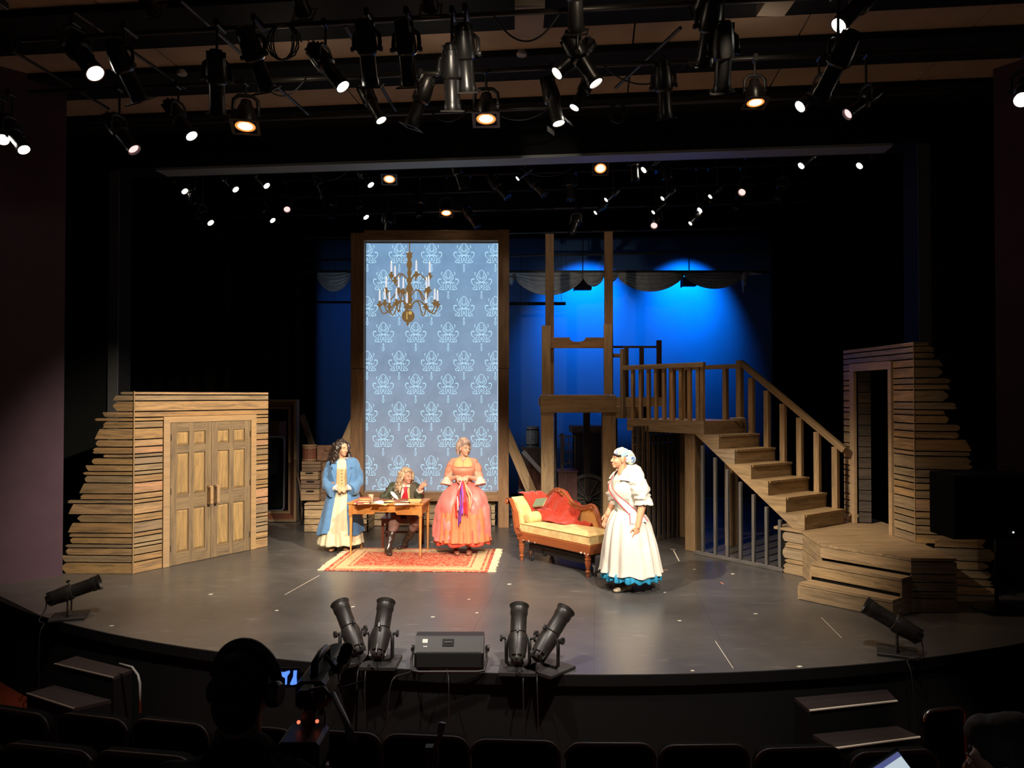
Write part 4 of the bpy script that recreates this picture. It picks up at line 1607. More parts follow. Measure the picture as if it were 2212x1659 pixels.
# wavy back: upholstered panel and carved top rail
top_line = [(-.10, .86), (.0, .945), (.10, .985), (.20, .97), (.30, .90), (.40, .83), (.50, .79), (.60, .78), (.70, .80), (.78, .825), (.85, .80), (.90, .72), (.94, .62), (1.0, .55), (1.08, .535), (1.15, .545), (1.22, .53), (1.27, .47), (1.29, .41)]
SXL = (CL + .0) / 1.29
top_line = [(x * SXL, z) for x, z in top_line]
sm = []
for i in range(len(top_line) - 1):
    for k in range(4):
        t = k / 4
        p0, p1, p2, p3 = [V((*top_line[max(0, min(len(top_line) - 1, i + j))], 0)) for j in (-1, 0, 1, 2)]
        q = .5 * ((2 * p1) + (p2 - p0) * t + (2 * p0 - 5 * p1 + 4 * p2 - p3) * t * t + (3 * p1 - p0 - 3 * p2 + p3) * t ** 3)
        sm.append((q.x, q.y))
sm.append(top_line[-1])
mb = MB()
poly = [(sm[0][0], .42)] + [(x, z - .02) for x, z in sm]
mb.prism(poly, CWD + .0, CWD + .03)
mb.build('back_panel', M_ORG, ch, MCH)
rr_ = MB()
for dz, dy, r in ((0, 0, .032), (-.03, -.028, .018), (-.03, .03, .018), (.012, -.02, .014)):
    rr_.tube([(x, CWD + .015 + dy, z + dz) for x, z in sm], r, 8, True)
rr_.build('carved_top_rail', M_MAHOG, ch, MCH, smooth=True)
for (x, z, r) in ((.17 * SXL, .97, .03), (.11 * SXL, .97, .026), (.23 * SXL, .93, .026), (1.2 * SXL, .50, .05), (.8 * SXL, .79, .035)):
    mb = MB()
    mb.ell((x, CWD - .02, z), (r, .03, r * .8))
    mb.build('rosette', M_MAHOG, ch, MCH, smooth=True)
# ---- red throw over the headrest and back, green book on it
M_THROW = plain('red_throw', (.62, .075, .035), .9, c2=(.42, .035, .02), scale=26, stretch=(3, 1, 1), bump=.5, spec=.1, sheen=.3)
mb = MB()


def throw(u, v):
    # u along the chaise from the head to mid back, v from front edge of the cloth up over the back
    x = -.30 + .92 * u
    if v < .3:
        t = v / .3
        y = .22 + .22 * t + .06 * u
        z = .63 + .05 * t
    else:
        t = (v - .3) / .7
        y = .44 + .06 * u + (.19 - .06 * u) * t ** .8
        hz = .55
        for i in range(len(sm) - 1):
            if sm[i][0] <= x <= sm[i + 1][0]:
                hz = sm[i][1]
        if x < sm[0][0]:
            hz = sm[0][1]
        z = .68 + (hz + .035 - .68) * math.sin(t * PI / 2)
    # over the headrest the cloth rises with the pad
    lift = max(0, (.02 - x) / .26)
    z = max(z, .60 + .28 * min(1, lift) + .02 * v) - .16 * max(0, u - .25) * (1 - v)
    padz = -1
    pz = [(-.30, .905), (-.27, .90), (-.22, .885), (-.16, .84), (-.11, .79), (-.075, .72), (-.05, .64), (0, .5)]
    for (xa_, za_), (xb2_, zb2_) in zip(pz, pz[1:]):
        if xa_ <= x <= xb2_:
            padz = za_ + (zb2_ - za_) * (x - xa_) / (xb2_ - xa_)
    z = max(z, .575, padz + .03)
    if abs(x - .06) < .1:
        z = max(z, .615 + math.sqrt(max(0, .01 - (x - .06) ** 2)) + .012)
    y -= .10 * max(0, .3 - u) * (1 - v)
    z += .008 * math.sin(22 * u + 7 * v) + .008 * math.sin(18 * v + 11 * u)
    y += .012 * math.sin(26 * u - 9 * v)
    return V((x, y, z)), V((0, -.5, .86))


mb.shell(throw, 46, 26, .012)
tag(mb.build('red_throw', M_THROW, None, MCH, smooth=True), 'crumpled red throw draped over the chaise headrest and back', 'blanket')
mb = MB()
tag(None, None) if False else None
mb.shell(lambda u, v: (V((.28 + .62 * u, .46 + .07 * v + .02 * math.sin(8 * u), .56 + .07 * math.sin(PI * v) * (1.05 - .4 * u) + .01 * math.sin(25 * u))), V((0, -.3, 1))), 30, 8, .012)
tag(mb.build('red_shawl', M_THROW, None, MCH, smooth=True), 'red shawl end trailing along the chaise seat below the throw', 'blanket')
gb = thing('green_book', MCH @ V((.12, .29, .79)), 'pale green book leaning on the red throw of the chaise', 'book')
TB = MCH @ Matrix.Translation(V((.13, .30, .775))) @ Euler((-.6, .30, .25)).to_matrix().to_4x4() @ Matrix.Rotation(PI / 2 - .2, 4, 'X')
TB = MCH @ Matrix.Translation(V((.02, .34, .80))) @ Matrix.Rotation(.75, 4, 'X') @ Matrix.Rotation(.25, 4, 'Z')
M_GREEN = plain('green_cover', (.20, .27, .17), .7)
MB().cbox((-.095, -.075, .022), (.095, .075, .027), .001).build('cover', M_GREEN, gb, TB)
MB().cbox((-.095, -.075, -.002), (.095, .075, .003), .001).build('cover', M_GREEN, gb, TB)
MB().box((-.092, -.072, .003), (.092, .072, .022)).build('page_block', M_PAPER_Y, gb, TB)
# ---- black wheeled dolly under the chaise
do = thing('wheeled_dolly', MCH @ V((.1, .2, 0)), 'black wheeled dolly frame underneath the chaise longue', 'dolly')
M_BLK2 = plain('black_wood', (.02, .02, .02), .6)
M_WHITEP = plain('pale_strip', (.45, .44, .42), .6)
for y in (.1, .5):
    MB().cbox((.07, y - .02, .14), (CL - .08, y + .02, .25), .003).build('side_rail', M_BLK2, do, MCH)
for x in (.09, CL - .12):
    MB().cbox((x - .02, .1, .14), (x + .02, .5, .24), .003).build('cross_rail', M_BLK2, do, MCH)
MB().cbox((.35, .08, .11), (.40, .12, .24), .003).build('block', M_BLK2, do, MCH)
MB().cbox((.1, .11, .25), (CL - .1, .5, .262), .002).build('deck', M_WHITEP, do, MCH)
M_CHROME = plain('caster_steel', (.6, .6, .6), .25, 1.0)
for (x, y) in ((.1, .1), (.1, .5), (CL + .02, .12), (CL - .05, .5)):
    T = MCH @ Matrix.Translation(V((x, y, .05)))
    c = MB().lathe([(.0, -.014), (.046, -.014), (.05, -.006), (.05, .006), (.046, .014), (0, .014)], 16, Matrix.Rotation(PI / 2, 4, 'X')).build('caster', M_BLK2, do, T, smooth=40)
    MB().box((-.012, -.022, 0), (.012, -.016, .075)).box((-.012, .016, 0), (.012, .022, .075)).box((-.03, -.025, .07), (.03, .025, .1)).build('fork', M_CHROME, c, T)
bc = thing('black_case', MCH @ V((CL + .16, .14, 0)), 'small black wheeled case standing at the foot of the chaise', 'case')
MB().cbox((-.05, -.12, .08), (.05, .12, .30), .02).build('shell', plain('case_grey', (.045, .045, .05), .5), bc, MCH @ Matrix.Translation(V((CL + .16, .14, 0))))
for y in (-.07, .07):
    MB().lathe([(0, -.012), (.04, -.012), (.04, .012), (0, .012)], 14, Matrix.Translation(V((CL + .15, .14 + y, .042))) @ Matrix.Rotation(PI / 2, 4, 'X')).build('wheel', M_CHROME, bc, MCH, smooth=40)

# ================================================================== BACKSTAGE PROPS
M_OLDWOOD = wood('old_prop_wood', [(.20, .13, .075), (.17, .11, .07), (.22, .14, .08)], (.09, .06, .04))
M_CRATE = wood('crate_wood', [(.33, .22, .12), (.29, .20, .11)], (.16, .11, .065))
M_REDWOOD = wood('red_prop_wood', [(.20, .075, .04), (.17, .06, .035)], (.09, .03, .02))
# big picture frame, profile: pale outer lip, red-brown cove, pale inner lip
YW = 14.5
pf = thing('big_picture_frame', (P(590, 1000, YW).x, YW, 0), 'large empty standing picture frame with red-brown cove beside the double-door wall', 'frame')
fx0, fx1 = P(640, 1000, YW).x - 1.45, P(640, 1000, YW).x
fz0, fz1 = .012, P(620, 863, YW).z


def mitred(name, m, i0, i1, y0a, y0b, y1):
    """four mitred strips between insets i0 and i1; face runs from depth y0a (outer) to y0b (inner)"""
    R0 = [(fx0 + i0, fz0 + i0), (fx1 - i0, fz0 + i0), (fx1 - i0, fz1 - i0), (fx0 + i0, fz1 - i0)]
    R1 = [(fx0 + i1, fz0 + i1), (fx1 - i1, fz0 + i1), (fx1 - i1, fz1 - i1), (fx0 + i1, fz1 - i1)]
    for k in range(4):
        j = (k + 1) % 4
        vs = [(R0[k][0], YW + y0a, R0[k][1]), (R0[j][0], YW + y0a, R0[j][1]), (R1[j][0], YW + y0b, R1[j][1]), (R1[k][0], YW + y0b, R1[k][1])]
        vs += [(x, YW + y1, z) for x, y, z in vs]
        # grain along the strip: X to the far end
        T = frame_x(vs[0], vs[1], (0, -1, 0))
        Ti = T.inverted()
        MB().add([Ti @ V(v) for v in vs], [(0, 1, 2, 3), (7, 6, 5, 4), (0, 4, 5, 1), (1, 5, 6, 2), (2, 6, 7, 3), (3, 7, 4, 0)]).build(name, m, pf, T)


mitred('outer_lip', M_CRATE, 0, .045, 0, 0, .2)
mitred('cove', M_REDWOOD, .045, .14, .01, .11, .2)
mitred('inner_lip', M_CRATE, .14, .18, .1, .1, .2)
# dark mirror behind it
mir = thing('dark_mirror', (-4.75, 14.95, 0), 'tall dark panel with a pale rounded rim, seen through the big picture frame', 'mirror')
mz0, mz1 = .15, P(600, 944, 15).z
mx1 = P(614, 1000, 15).x
r_ = .07
ring = [(mx1 - 1.0, mz0), (mx1 - r_, mz0)] + [(mx1 - r_ + r_ * math.sin(t), mz0 + r_ - r_ * math.cos(t)) for t in (.4, .8, 1.2, 1.57)] + [(mx1 - r_ + r_ * math.cos(t), mz1 - r_ + r_ * math.sin(t)) for t in (0, .4, .8, 1.2, 1.57)] + [(mx1 - 1.0, mz1)]
MB().prism(ring, 14.99, 15.03).build('glass', plain('dark_glass', (.012, .014, .016), .2), mir)
MB().tube([(x, 14.985, z) for x, z in ring], .016, 6).build('rim', plain('pale_rim', (.35, .36, .36), .4), mir, smooth=True)
MB().box((mx1 - .9, 15.0, 0.002), (mx1 - .75, 15.4, .14)).box((mx1 - .3, 15.0, .002), (mx1 - .15, 15.4, .14)).build('foot', M_BLACK, mir)
# chest seen above the mirror
o = MB().cbox((0, 0, 0), (.9, .5, 1.85), .01).build('chest', M_REDWOOD, None, Matrix.Translation(V((P(612, 900, 15.6).x - .95, 15.5, .002))))
tag(o, 'tall reddish cupboard standing in the dark behind the picture frame', 'cupboard')

# crates with hand holes, drum, suitcase, plank
YC_ = 14.6


def crate(px0, px1, py0, py1, Y, depth, label, m, slot=True, slats=2):
    a, b3 = P(px0, py1, Y), P(px1, py0, Y)
    w, h = b3.x - a.x, b3.z - a.z
    o = thing('crate', (a.x + w / 2, Y + depth / 2, a.z), label, 'crate', 'crates stacked beside the picture frame')
    T = Matrix.Translation(V((a.x, Y, a.z)))
    MB().box((.012, .02, 0.002), (w - .012, depth - .01, h - .01)).build('lining', M_BLACK, o, T)
    sh = h / slats
    for k in range(slats):
        z0, z1 = k * sh + .004, (k + 1) * sh - .004
        if slot and k == slats - 1:
            zc, sw, shh = (z0 + z1) / 2 + .005, .075, .016
            hole = [(w / 2 + sw * math.copysign(abs(math.cos(t)) ** .5, math.cos(t)), zc + shh * math.sin(t)) for t in [2 * PI * i / 16 for i in range(16)]]
            # board with an oval hand hole: ring of quads
            mb = MB()
            out = []
            for i in range(16):
                t = 2 * PI * i / 16
                c, s = math.cos(t), math.sin(t)
                kx = (w / 2) / max(abs(c), 1e-6)
                kz = ((z1 - zc) if s > 0 else (zc - z0)) / max(abs(s), 1e-6)
                r = min(kx, kz)
                out.append((w / 2 + c * r, zc + s * r))
            cor = [(0, z0), (w, z0), (w, z1), (0, z1)]
            out = out
            vs = [(x, 0, z) for x, z in hole] + [(x, 0, z) for x, z in out] + [(x, .016, z) for x, z in hole] + [(x, .016, z) for x, z in out]
            fs = []
            for i in range(16):
                j = (i + 1) % 16
                fs += [(i, j, 16 + j, 16 + i), (32 + i, 48 + i, 48 + j, 32 + j), (i, 32 + i, 32 + j, j), (16 + i, 16 + j, 48 + j, 48 + i)]
            for (x, z) in cor:       # fill the four corners
                ks = sorted(range(16), key=lambda i: (out[i][0] - x) ** 2 + (out[i][1] - z) ** 2)[:2]
                n0 = len(vs)
                vs += [(x, 0, z), (x, .016, z)]
                fs += [(n0, 16 + ks[0], 16 + ks[1]), (n0 + 1, 48 + ks[0], 48 + ks[1])]
            mb.add(vs, fs)
            mb.build('slat', m, o, T)
        else:
            MB().cbox((0, 0, z0), (w, .016, z1), .002).build('slat', m, o, T)
        MB().cbox((0, 0, z0), (depth - .02, .016, z1), .002).build('slat', m, o, T @ Matrix.Translation(V((w, .018, 0))) @ Matrix.Rotation(PI / 2, 4, 'Z'))
        MB().cbox((0, 0, z0), (depth - .02, .016, z1), .002).build('slat', m, o, T @ Matrix.Translation(V((.016, .018, 0))) @ Matrix.Rotation(PI / 2, 4, 'Z'))
    return o


zs_top = .5
crate(650, 689, 1056, 1081.5, 13.62, .42, 'pale wooden crate with a hand slot, lowest of the stack on the platform', M_CRATE)
crate(650, 690, 1037, 1055.5, 13.62, .42, 'brown wooden crate with a hand slot, second from the bottom of its stack', M_OLDWOOD)
crate(649, 687, 1018.5, 1036.5, 13.62, .42, 'pale wooden crate with a hand slot under the wicker box', M_CRATE)
crate(652, 692, 996.5, 1018, 13.62, .36, 'dark wicker-sided box with leather corner straps below the drum', M_OLDWOOD, False, 3)
a = P(668.5, 996, 13.8)
rr0 = 15.0 / F * 13.8
drum = thing('wooden_tub', (a.x, 13.8, a.z), 'round reddish wooden tub with a rim on top of the crate stack', 'tub')
hD = P(668, 962, 13.8).z - a.z
for k in range(16):
    w0, w1 = 2 * PI * k / 16 + .012, 2 * PI * (k + 1) / 16 - .012
    MB().prism([(rr0 * math.cos(w), rr0 * math.sin(w)) for w in (w0, (w0 + w1) / 2, w1)] + [(rr0 * .9 * math.cos(w), rr0 * .9 * math.sin(w)) for w in (w1, w0)], .002, hD, None, 'z').build('stave', M_REDWOOD, drum, W[drum.name])
for z in (.02, hD - .05, hD - .012):
    MB().lathe([(rr0 * .98, z), (rr0 * 1.06, z), (rr0 * 1.06, z + .022), (rr0 * .98, z + .022)], 24).build('hoop', M_CRATE, drum, W[drum.name], smooth=40)
MB().lathe([(0, hD - .03), (rr0 * .92, hD - .03), (rr0 * .92, hD - .02), (0, hD - .02)], 20).build('lid', M_OLDWOOD, drum, W[drum.name])
a, b3 = P(685, 997, 13.75), P(729, 963, 13.75)
sc1 = thing('suitcase', ((a.x + b3.x) / 2, 13.85, a.z), 'brown leather suitcase with a brass clasp behind the blue-coated woman', 'suitcase')
M_LEATH = plain('brown_suitcase_leather', (.23, .115, .065), .5, var=.35, scale=14, bump=.15)
T = Matrix.Translation(V((a.x, 13.75, a.z + .003)))
w, h = b3.x - a.x, b3.z - a.z
MB().cbox((0, 0, 0), (w, .2, h), .02).build('shell', M_LEATH, sc1, T)
MB().tube([(w * .38, -.015, h * .80), (w * .40, -.04, h * .74), (w * .6, -.04, h * .74), (w * .62, -.015, h * .80)], .009, 6).build('handle', M_LEATH, sc1, T, smooth=True)
MB().cbox((w * .44, -.012, h * .62), (w * .58, .002, h * .72), .003).build('clasp', plain('brass', (.6, .45, .18), .35, 1.0), sc1, T)
# support box under the suitcase
o = crate(693, 730, 997.5, 1082, 13.78, .3, 'tall dark crate that the suitcase rests on', M_OLDWOOD, False, 5)
# leaning plank with a notched head
p0, p1 = P(689, 1000, 14.35), P(651, 897, 14.55)
T = frame_x(p0 - V((0, 0, 1.0)) * .0, p1, (0, -1, 0))
p0f = p0 + (p0 - p1).normalized() * .55
mb = MB().cbox((0, -.055, -.02), ((p1 - p0f).length, .055, .02), .004)
tag(mb.build('leaning_plank', M_OLDWOOD, None, frame_x(p0f, p1, (0, -1, 0))), 'grey plank leaning against the crate stack by the picture frame', 'plank')
# bent dark pole at the frame's foot
mb = MB().tube([P(641, 1021, 14.2), P(648, 1050, 14.1), P(652, 1085, 14.05), G(652, 1134)], .022, 8)
tag(mb.build('curved_pole', M_OLDWOOD, smooth=True), 'thin dark curved pole leaning at the foot of the crate stack', 'pole')

# ---- things behind the chaise, seen between the portal posts
M_KEG = wood('keg_wood', [(.46, .42, .36), (.40, .37, .32)], (.22, .20, .18))
ka = P(1151, 966, 15.6)
keg = thing('keg', (ka.x, 15.6, ka.z), 'small pale grey wooden keg standing on a box behind the portal post', 'keg')
kh = P(1151, 921, 15.6).z - ka.z
kr = 14.8 / F * 15.6
for k in range(14):
    w0, w1 = 2 * PI * k / 14 + .015, 2 * PI * (k + 1) / 14 - .015
    mb = MB()
    vs = []
    for z, r in ((0.003, .86), (.25, .97), (.5, 1), (.75, .97), (1, .86)):
        for w in (w0, w1):
            vs.append((kr * r * math.cos(w), kr * r * math.sin(w), z * kh))
        for w in (w1, w0):
            vs.append((kr * r * .9 * math.cos(w), kr * r * .9 * math.sin(w), z * kh))
    fs = [(0, 1, 2, 3), (16, 17, 18, 19)] + [(4 * i + j, 4 * i + (j + 1) % 4, 4 * i + 4 + (j + 1) % 4, 4 * i + 4 + j) for i in range(4) for j in range(4)]
    mb.add(vs, fs).build('stave', M_KEG, keg, W[keg.name], smooth=40)
for z in (.1, .82):
    MB().lathe([(kr * .9, z * kh), (kr * .95, z * kh), (kr * .95, z * kh + .025), (kr * .9, z * kh + .025)], 20).build('hoop', M_DARKSTEEL, keg, W[keg.name], smooth=40)
MB().lathe([(0, kh - .03), (kr * .82, kh - .03), (kr * .82, kh - .02), (0, kh - .02)], 20).build('head', M_KEG, keg, W[keg.name])


def prop_box(name, px0, px1, py0, py1, Y, depth, m, label, cat, boards=4, floor_=False):
    a, b3 = P(px0, py1, Y), P(px1, py0, Y)
    z0 = .002 if floor_ else a.z
    w, h = b3.x - a.x, b3.z - z0
    o = thing(name, (a.x + w / 2, Y + depth / 2, z0), label, cat)
    T = Matrix.Translation(V((a.x, Y, z0)))
    MB().box((.01, .018, 0), (w - .01, depth, h - .012)).build('body', M_BLACK, o, T)
    for k in range(boards):
        MB().cbox((0, 0, 0), (h - .004, .018, w / boards - .004), .002).build('board', m, o, T @ Matrix(((0, 0, 1, k * w / boards + .002), (0, 1, 0, 0), (1, 0, 0, .002), (0, 0, 0, 1))))
    MB().cbox((-.015, -.015, h - .012), (w + .015, depth + .01, h + .012), .003).build('lid', m, o, T)
    return o


prop_box('wooden_box', 1128, 1172, 968, 1004, 15.45, .5, M_OLDWOOD, 'brown wooden box carrying the grey keg', 'box', 3)
prop_box('wooden_chest', 1120, 1178, 1006, 1090, 15.4, .6, M_REDWOOD, 'dark reddish chest below the box with the keg', 'chest', 4, True)
prop_box('storage_chest', 1206, 1247, 1019, 1090, 14.3, .5, plain('trunk_red', (.20, .085, .075), .6, var=.3, scale=8), 'dark red painted trunk standing inside the portal opening', 'trunk', 2, True)
cab = prop_box('tall_cabinet', 1242, 1318, 932, 1100, 15.3, .7, plain('cabinet_brown', (.10, .06, .05), .7, var=.3, scale=8), 'tall dark brown cabinet with a heavy cornice inside the portal', 'cabinet', 3, True)
a, b3 = P(1236, 936, 15.2), P(1322, 921, 15.2)
MB().cbox((0, 0, 0), (b3.x - a.x, .85, b3.z - a.z), .03).build('cornice', plain('cornice_brown', (.26, .15, .11), .8, var=.4, scale=20, bump=.4), cab, Matrix.Translation(V((a.x, 15.2, a.z))))
# wire rack on the red trunk
wr = thing('rope_rack', P(1227, 1017, 14.5), 'pale wooden rack strung with rope mesh on top of the red trunk', 'rack')
M_ROPE = plain('pale_rope', (.55, .53, .5), .8)
M_PALEW = wood('pale_grey_wood', [(.50, .46, .42), (.44, .42, .38)], (.26, .24, .22))
YR = 14.5
b0 = P(1208, 1013.5, YR)
sq('rack_post', 1211, 1217.5, 936, 1016, YR, .04, M_PALEW, wr)
sq('rack_post', 1241, 1243.5, 943, 1016, YR + .1, .03, M_PALEW, wr)
flat_beam('rack_bar', 1206, 1243, 941, 944.5, YR - .03, .03, M_PALEW, wr)
for pts in ([(1218, 946), (1220, 957), (1229, 959), (1241, 956)], [(1229, 945), (1229, 959), (1232, 975), (1230, 1000), (1234, 1013)], [(1218, 976), (1232, 974), (1241, 976)], [(1220, 957), (1216, 976), (1218, 1003)], [(1218, 1003), (1230, 1001), (1241, 998)]):
    MB().tube([P(x, y, YR + .02) for x, y in pts], .009, 5).build('rope', M_ROPE, wr, smooth=True)
# wagon wheel
wc = P(1270.5, 1077, 14.35)
wrad = P(1270.5, 1077, 14.35).z - .003
wh = thing('wagon_wheel', (wc.x, 14.35, 0), 'dark spoked wagon wheel leaning against the tall cabinet', 'wheel')
M_WHEEL = wood('wheel_wood', [(.13, .118, .105)], (.07, .06, .055))
TW = Matrix.Translation(V((wc.x, 14.35, wrad))) @ Matrix.Rotation(PI / 2 - .1, 4, 'X')
MB().lathe([(wrad * .86, -.03), (wrad, -.03), (wrad, .03), (wrad * .86, .03), (wrad * .86, -.03)], 32).build('rim', M_WHEEL, wh, TW, smooth=40)
MB().lathe([(0, -.07), (.05, -.07), (.07, -.03), (.07, .03), (.05, .07), (0, .07)], 14).build('hub', M_WHEEL, wh, TW, smooth=40)
for k in range(12):
    w = 2 * PI * k / 12
    MB().tube([(.05 * math.cos(w), .05 * math.sin(w), 0), (wrad * .88 * math.cos(w), wrad * .88 * math.sin(w), 0)], [.016, .012], 6).build('spoke', M_WHEEL, wh, TW)
# dusty clutter between the frame post and the brace
ck = thing('cloth_bundle', P(1112, 1075, 15.2) * V((1, 1, 0)), 'bluish crumpled cloth bundle in the dark behind the chaise headrest', 'bundle')
mb = MB()
for k in range(16):
    q = P(1112 + RV.uniform(-16, 16), 1068 + RV.uniform(-12, 30), 15.2)
    mb.ell((q.x, 15.2 + RV.uniform(-.1, .1), max(.055, q.z) if k > 7 else .045), (RV.uniform(.05, .12), .1, RV.uniform(.05, .1)))
blob(mb, 'cloth', plain('blue_grey_cloth', (.10, .12, .17), .9, var=.7, scale=14), ck, voxel=.018)
p0, p1 = P(1165, 1014, 15.0), P(1130, 975, 15.1)
p0 = p0 + (p0 - p1).normalized() * .6
mb = MB().cbox((0, -.04, -.015), ((p1 - p0).length, .04, .015), .003)
tag(mb.build('leaning_board', M_PALEW, None, frame_x(p0, p1, (0, -1, 0))), 'pale narrow board leaning in front of the keg box', 'board')

# ---- swagged grey cloth along the top of the sky cloth
M_SWAG = plain('grey_muslin', (.56, .57, .56), .9, var=.25, scale=10, bump=.2, spec=.1)
YSW = 16.4
sw_l = ['end swag hanging beside the brown screen frame', 'short pale swag just past the brown screen frame', 'long swag crossing the first tall portal post', 'short swag between the tall portal posts', 'small swag at the second tall portal post', 'wide swag to one side of the second tall portal post', 'last swag near the dark curtain']
swags = [(684, 757, 594, 626, 6), (1098, 1112, 599, 612, 3), (1112, 1260, 598, 634, 6), (1260, 1304, 596, 615, 4), (1304, 1334, 594, 606, 3), (1334, 1477, 593, 626, 6), (1477, 1610, 590, 620, 6)]
for k, (x0, x1, ya, yb, nf) in enumerate(swags):
    mb = MB()

    def fn(u, v, x0=x0, x1=x1, ya=ya, yb=yb, nf=nf):
        px = x0 + (x1 - x0) * u
        sag = (4 * u * (1 - u)) ** .8
        drop = (4 + (yb - ya) * sag)
        y = YSW - .10 * math.sin(PI * u) * math.sin(PI * v) - .03 * math.sin(v * nf * PI * 1.7 + 2 * u)
        q = P(px, 588.5 + (ya - 588.5 + drop) * v, y)
        return q, V((0, -1, 0))
    mb.shell(fn, 24, 18, .012)
    tag(mb.build('cloth_swag', M_SWAG, smooth=True), 'grey cloth swag, ' + sw_l[k], 'swag', 'grey swags above the sky cloth')
mb = MB()
for k in range(7):
    q = P(1606 + RV.uniform(-5, 5), 592 + k * 3.4, YSW - .02)
    mb.ell(q, (.06 - .004 * k, .05, .05))
for k in range(5):
    mb.ell(P(1614 + 7 * k, 590 + k * .4, YSW), (.05, .04, .05 - .008 * k))
mb.cap(P(1606, 612, YSW), .035, P(1606, 631, YSW), .02)
blob(mb, 'swag_knot', M_SWAG, voxel=.014)
tag(bpy.data.objects['swag_knot'], 'knotted grey cloth end with a hanging tail above the sky cloth', 'swag')
mb = MB().cbox((-4.6, 16.39, P(1300, 590, 16.4).z), (5.9, 16.45, P(1300, 584, 16.4).z), .005)
tag(mb.build('swag_batten', M_DARKSTEEL), 'thin black batten carrying the grey swags', 'batten')
for k, (x0, x1, y0, y1) in enumerate(((1242, 1278, 596, 625), (1477, 1505, 598, 617))):
    a, b3 = P(x0, y1, 16.6), P(x1, y0, 16.6)
    o = thing('sky_flood', ((a.x + b3.x) / 2, 16.6, a.z), ['black flood lamp box behind the swags between the tall portal posts', 'black flood lamp box behind the last two swags'][k], 'light')
    T = Matrix.Translation(V((a.x, 16.6, a.z)))
    MB().cbox((0, 0, 0), (b3.x - a.x, .2, b3.z - a.z), .01).build('housing', M_BLACK, o, T)
    MB().box((-.01, .0, -.01), (0, .3, b3.z - a.z)).build('barn_door', M_BLACK, o, T)
    MB().tube([((b3.x - a.x) / 2, .1, b3.z - a.z - .01), ((b3.x - a.x) / 2, .1, 7.405 - a.z)], .012, 6).build('hanger', M_DARKSTEEL, o, T)
# dark batten crossing the sky cloth beside the brown frame
a, b3 = P(1095, 659, 16.9), P(1222, 652, 16.9)
mb = MB().cbox((0, 0, 0), (b3.x - a.x, .05, .07), .01)
hp0 = tag(mb.build('hanging_pipe', M_BLACK, None, Matrix.Translation(a)), 'black pipe hanging in front of the sky cloth behind the first tall portal post', 'pipe')
MB().tube([(a.x + .3, 16.92, a.z + .05), (a.x + .3, 16.92, 7.405)], .004, 4).build('suspension_wire', M_DARKSTEEL, hp0)
MB().tube([(a.x + 1.2, 16.92, a.z + .05), (a.x + 1.2, 16.92, 7.405)], .004, 4).build('suspension_wire', M_DARKSTEEL, hp0)
a, b3 = P(683, 655, 16.9), P(760, 650, 16.9)
mb = MB().cbox((0, 0, 0), (b3.x - a.x, .05, .05), .01)
hp0 = tag(mb.build('hanging_pipe', M_BLACK, None, Matrix.Translation(a)), 'black pipe hanging in front of the dark end of the sky cloth', 'pipe')
MB().tube([(a.x + .4, 16.92, a.z + .04), (a.x + .4, 16.92, 7.405)], .004, 4).build('suspension_wire', M_DARKSTEEL, hp0)
# coiled white cord on the landing
mb = MB()
c0 = P(1592, 899, 12.0)
c0 = V((c0.x, c0.y, LZ))
mb.tube([(c0.x + .1 * math.cos(t) + .03 * math.sin(2.3 * t), c0.y + .06 * math.sin(t), LZ + .012 + .002 * t) for t in [k * .35 for k in range(40)]], .008, 6)
tag(mb.build('coiled_cord', plain('pale_cord', (.5, .46, .4), .6), smooth=True), 'pale coiled cord lying on the landing beside the newel', 'cord')
# glow-tape dots and spike tape on the deck
M_TAPE = plain('pale_tape', (.8, .75, .62), .6)
M_PINK = plain('pink_tape', (.75, .25, .18), .6)
tp = [(933, 1171), (947, 1156), (1105, 1134), (762, 1311), (935, 1333), (1013, 1295), (1030, 1324), (1468, 1341), (1436, 1280), (1632, 1326), (1583, 1240), (1163, 1441), (1496, 1449), (1727, 1440), (455, 1284), (241, 1352), (598, 1319), (858, 1199), (1100, 1262), (1500, 1230)]
for k, (px, py) in enumerate(tp):
    q = G(px, py)
    s = RV.uniform(.014, .024)
    w = RV.uniform(0, 1)
    o = MB().cbox((-s, -s * .7, .0005), (s, s * .7, .0025), .0004).build('tape_mark', M_TAPE, None, Matrix.Translation(q) @ Matrix.Rotation(w, 4, 'Z'))
    tag(o, 'tiny pale tape mark stuck on the black stage floor', 'tape', 'pale tape marks on the stage floor')
for k, (x0, y0, x1, y1, m, lb) in enumerate(((1427, 1231, 1442, 1231.5, M_PINK, 'short pink tape strip on the floor behind the white skirt'), (1557, 1258, 1563, 1262, M_PINK, 'tiny pink tape strip on the floor before the slat screen'), (1448, 1186.5, 1460, 1187, M_TAPE, 'pale crosswise tape strip before the square landing post'), (1455, 1189, 1467, 1212, M_TAPE, 'long thin pale tape strip running from the landing post'), (1545, 1385, 1584, 1444, M_TAPE, 'long thin pale scratch line running to the stage edge'), (1774, 1334, 1818, 1378, M_TAPE, 'thin pale line on the floor below the wide steps'), (615, 1285, 690, 1243, M_TAPE, 'thin pale line on the floor before the rug fringe'))):
    a, b3 = G(x0, y0), G(x1, y1)
    wdt = .016 if k < 4 else .006
    MBX = MB().cbox((0, -wdt / 2, .0005), ((b3 - a).length, wdt / 2, .002), .0004)
    tag(MBX.build('tape_strip', m, None, frame_x(a, b3)), lb, 'tape')
# ================================================================== PEOPLE
def skin(name, c):
    m, N, L, b = nodes(name)
    b.inputs['Base Color'].default_value = rgb(c)
    b.inputs['Roughness'].default_value = .5
    b.inputs['Subsurface Weight'].default_value = .08
    b.inputs['Subsurface Radius'].default_value = (.02, .008, .004)
    b.inputs['Specular IOR Level'].default_value = .35
    return m


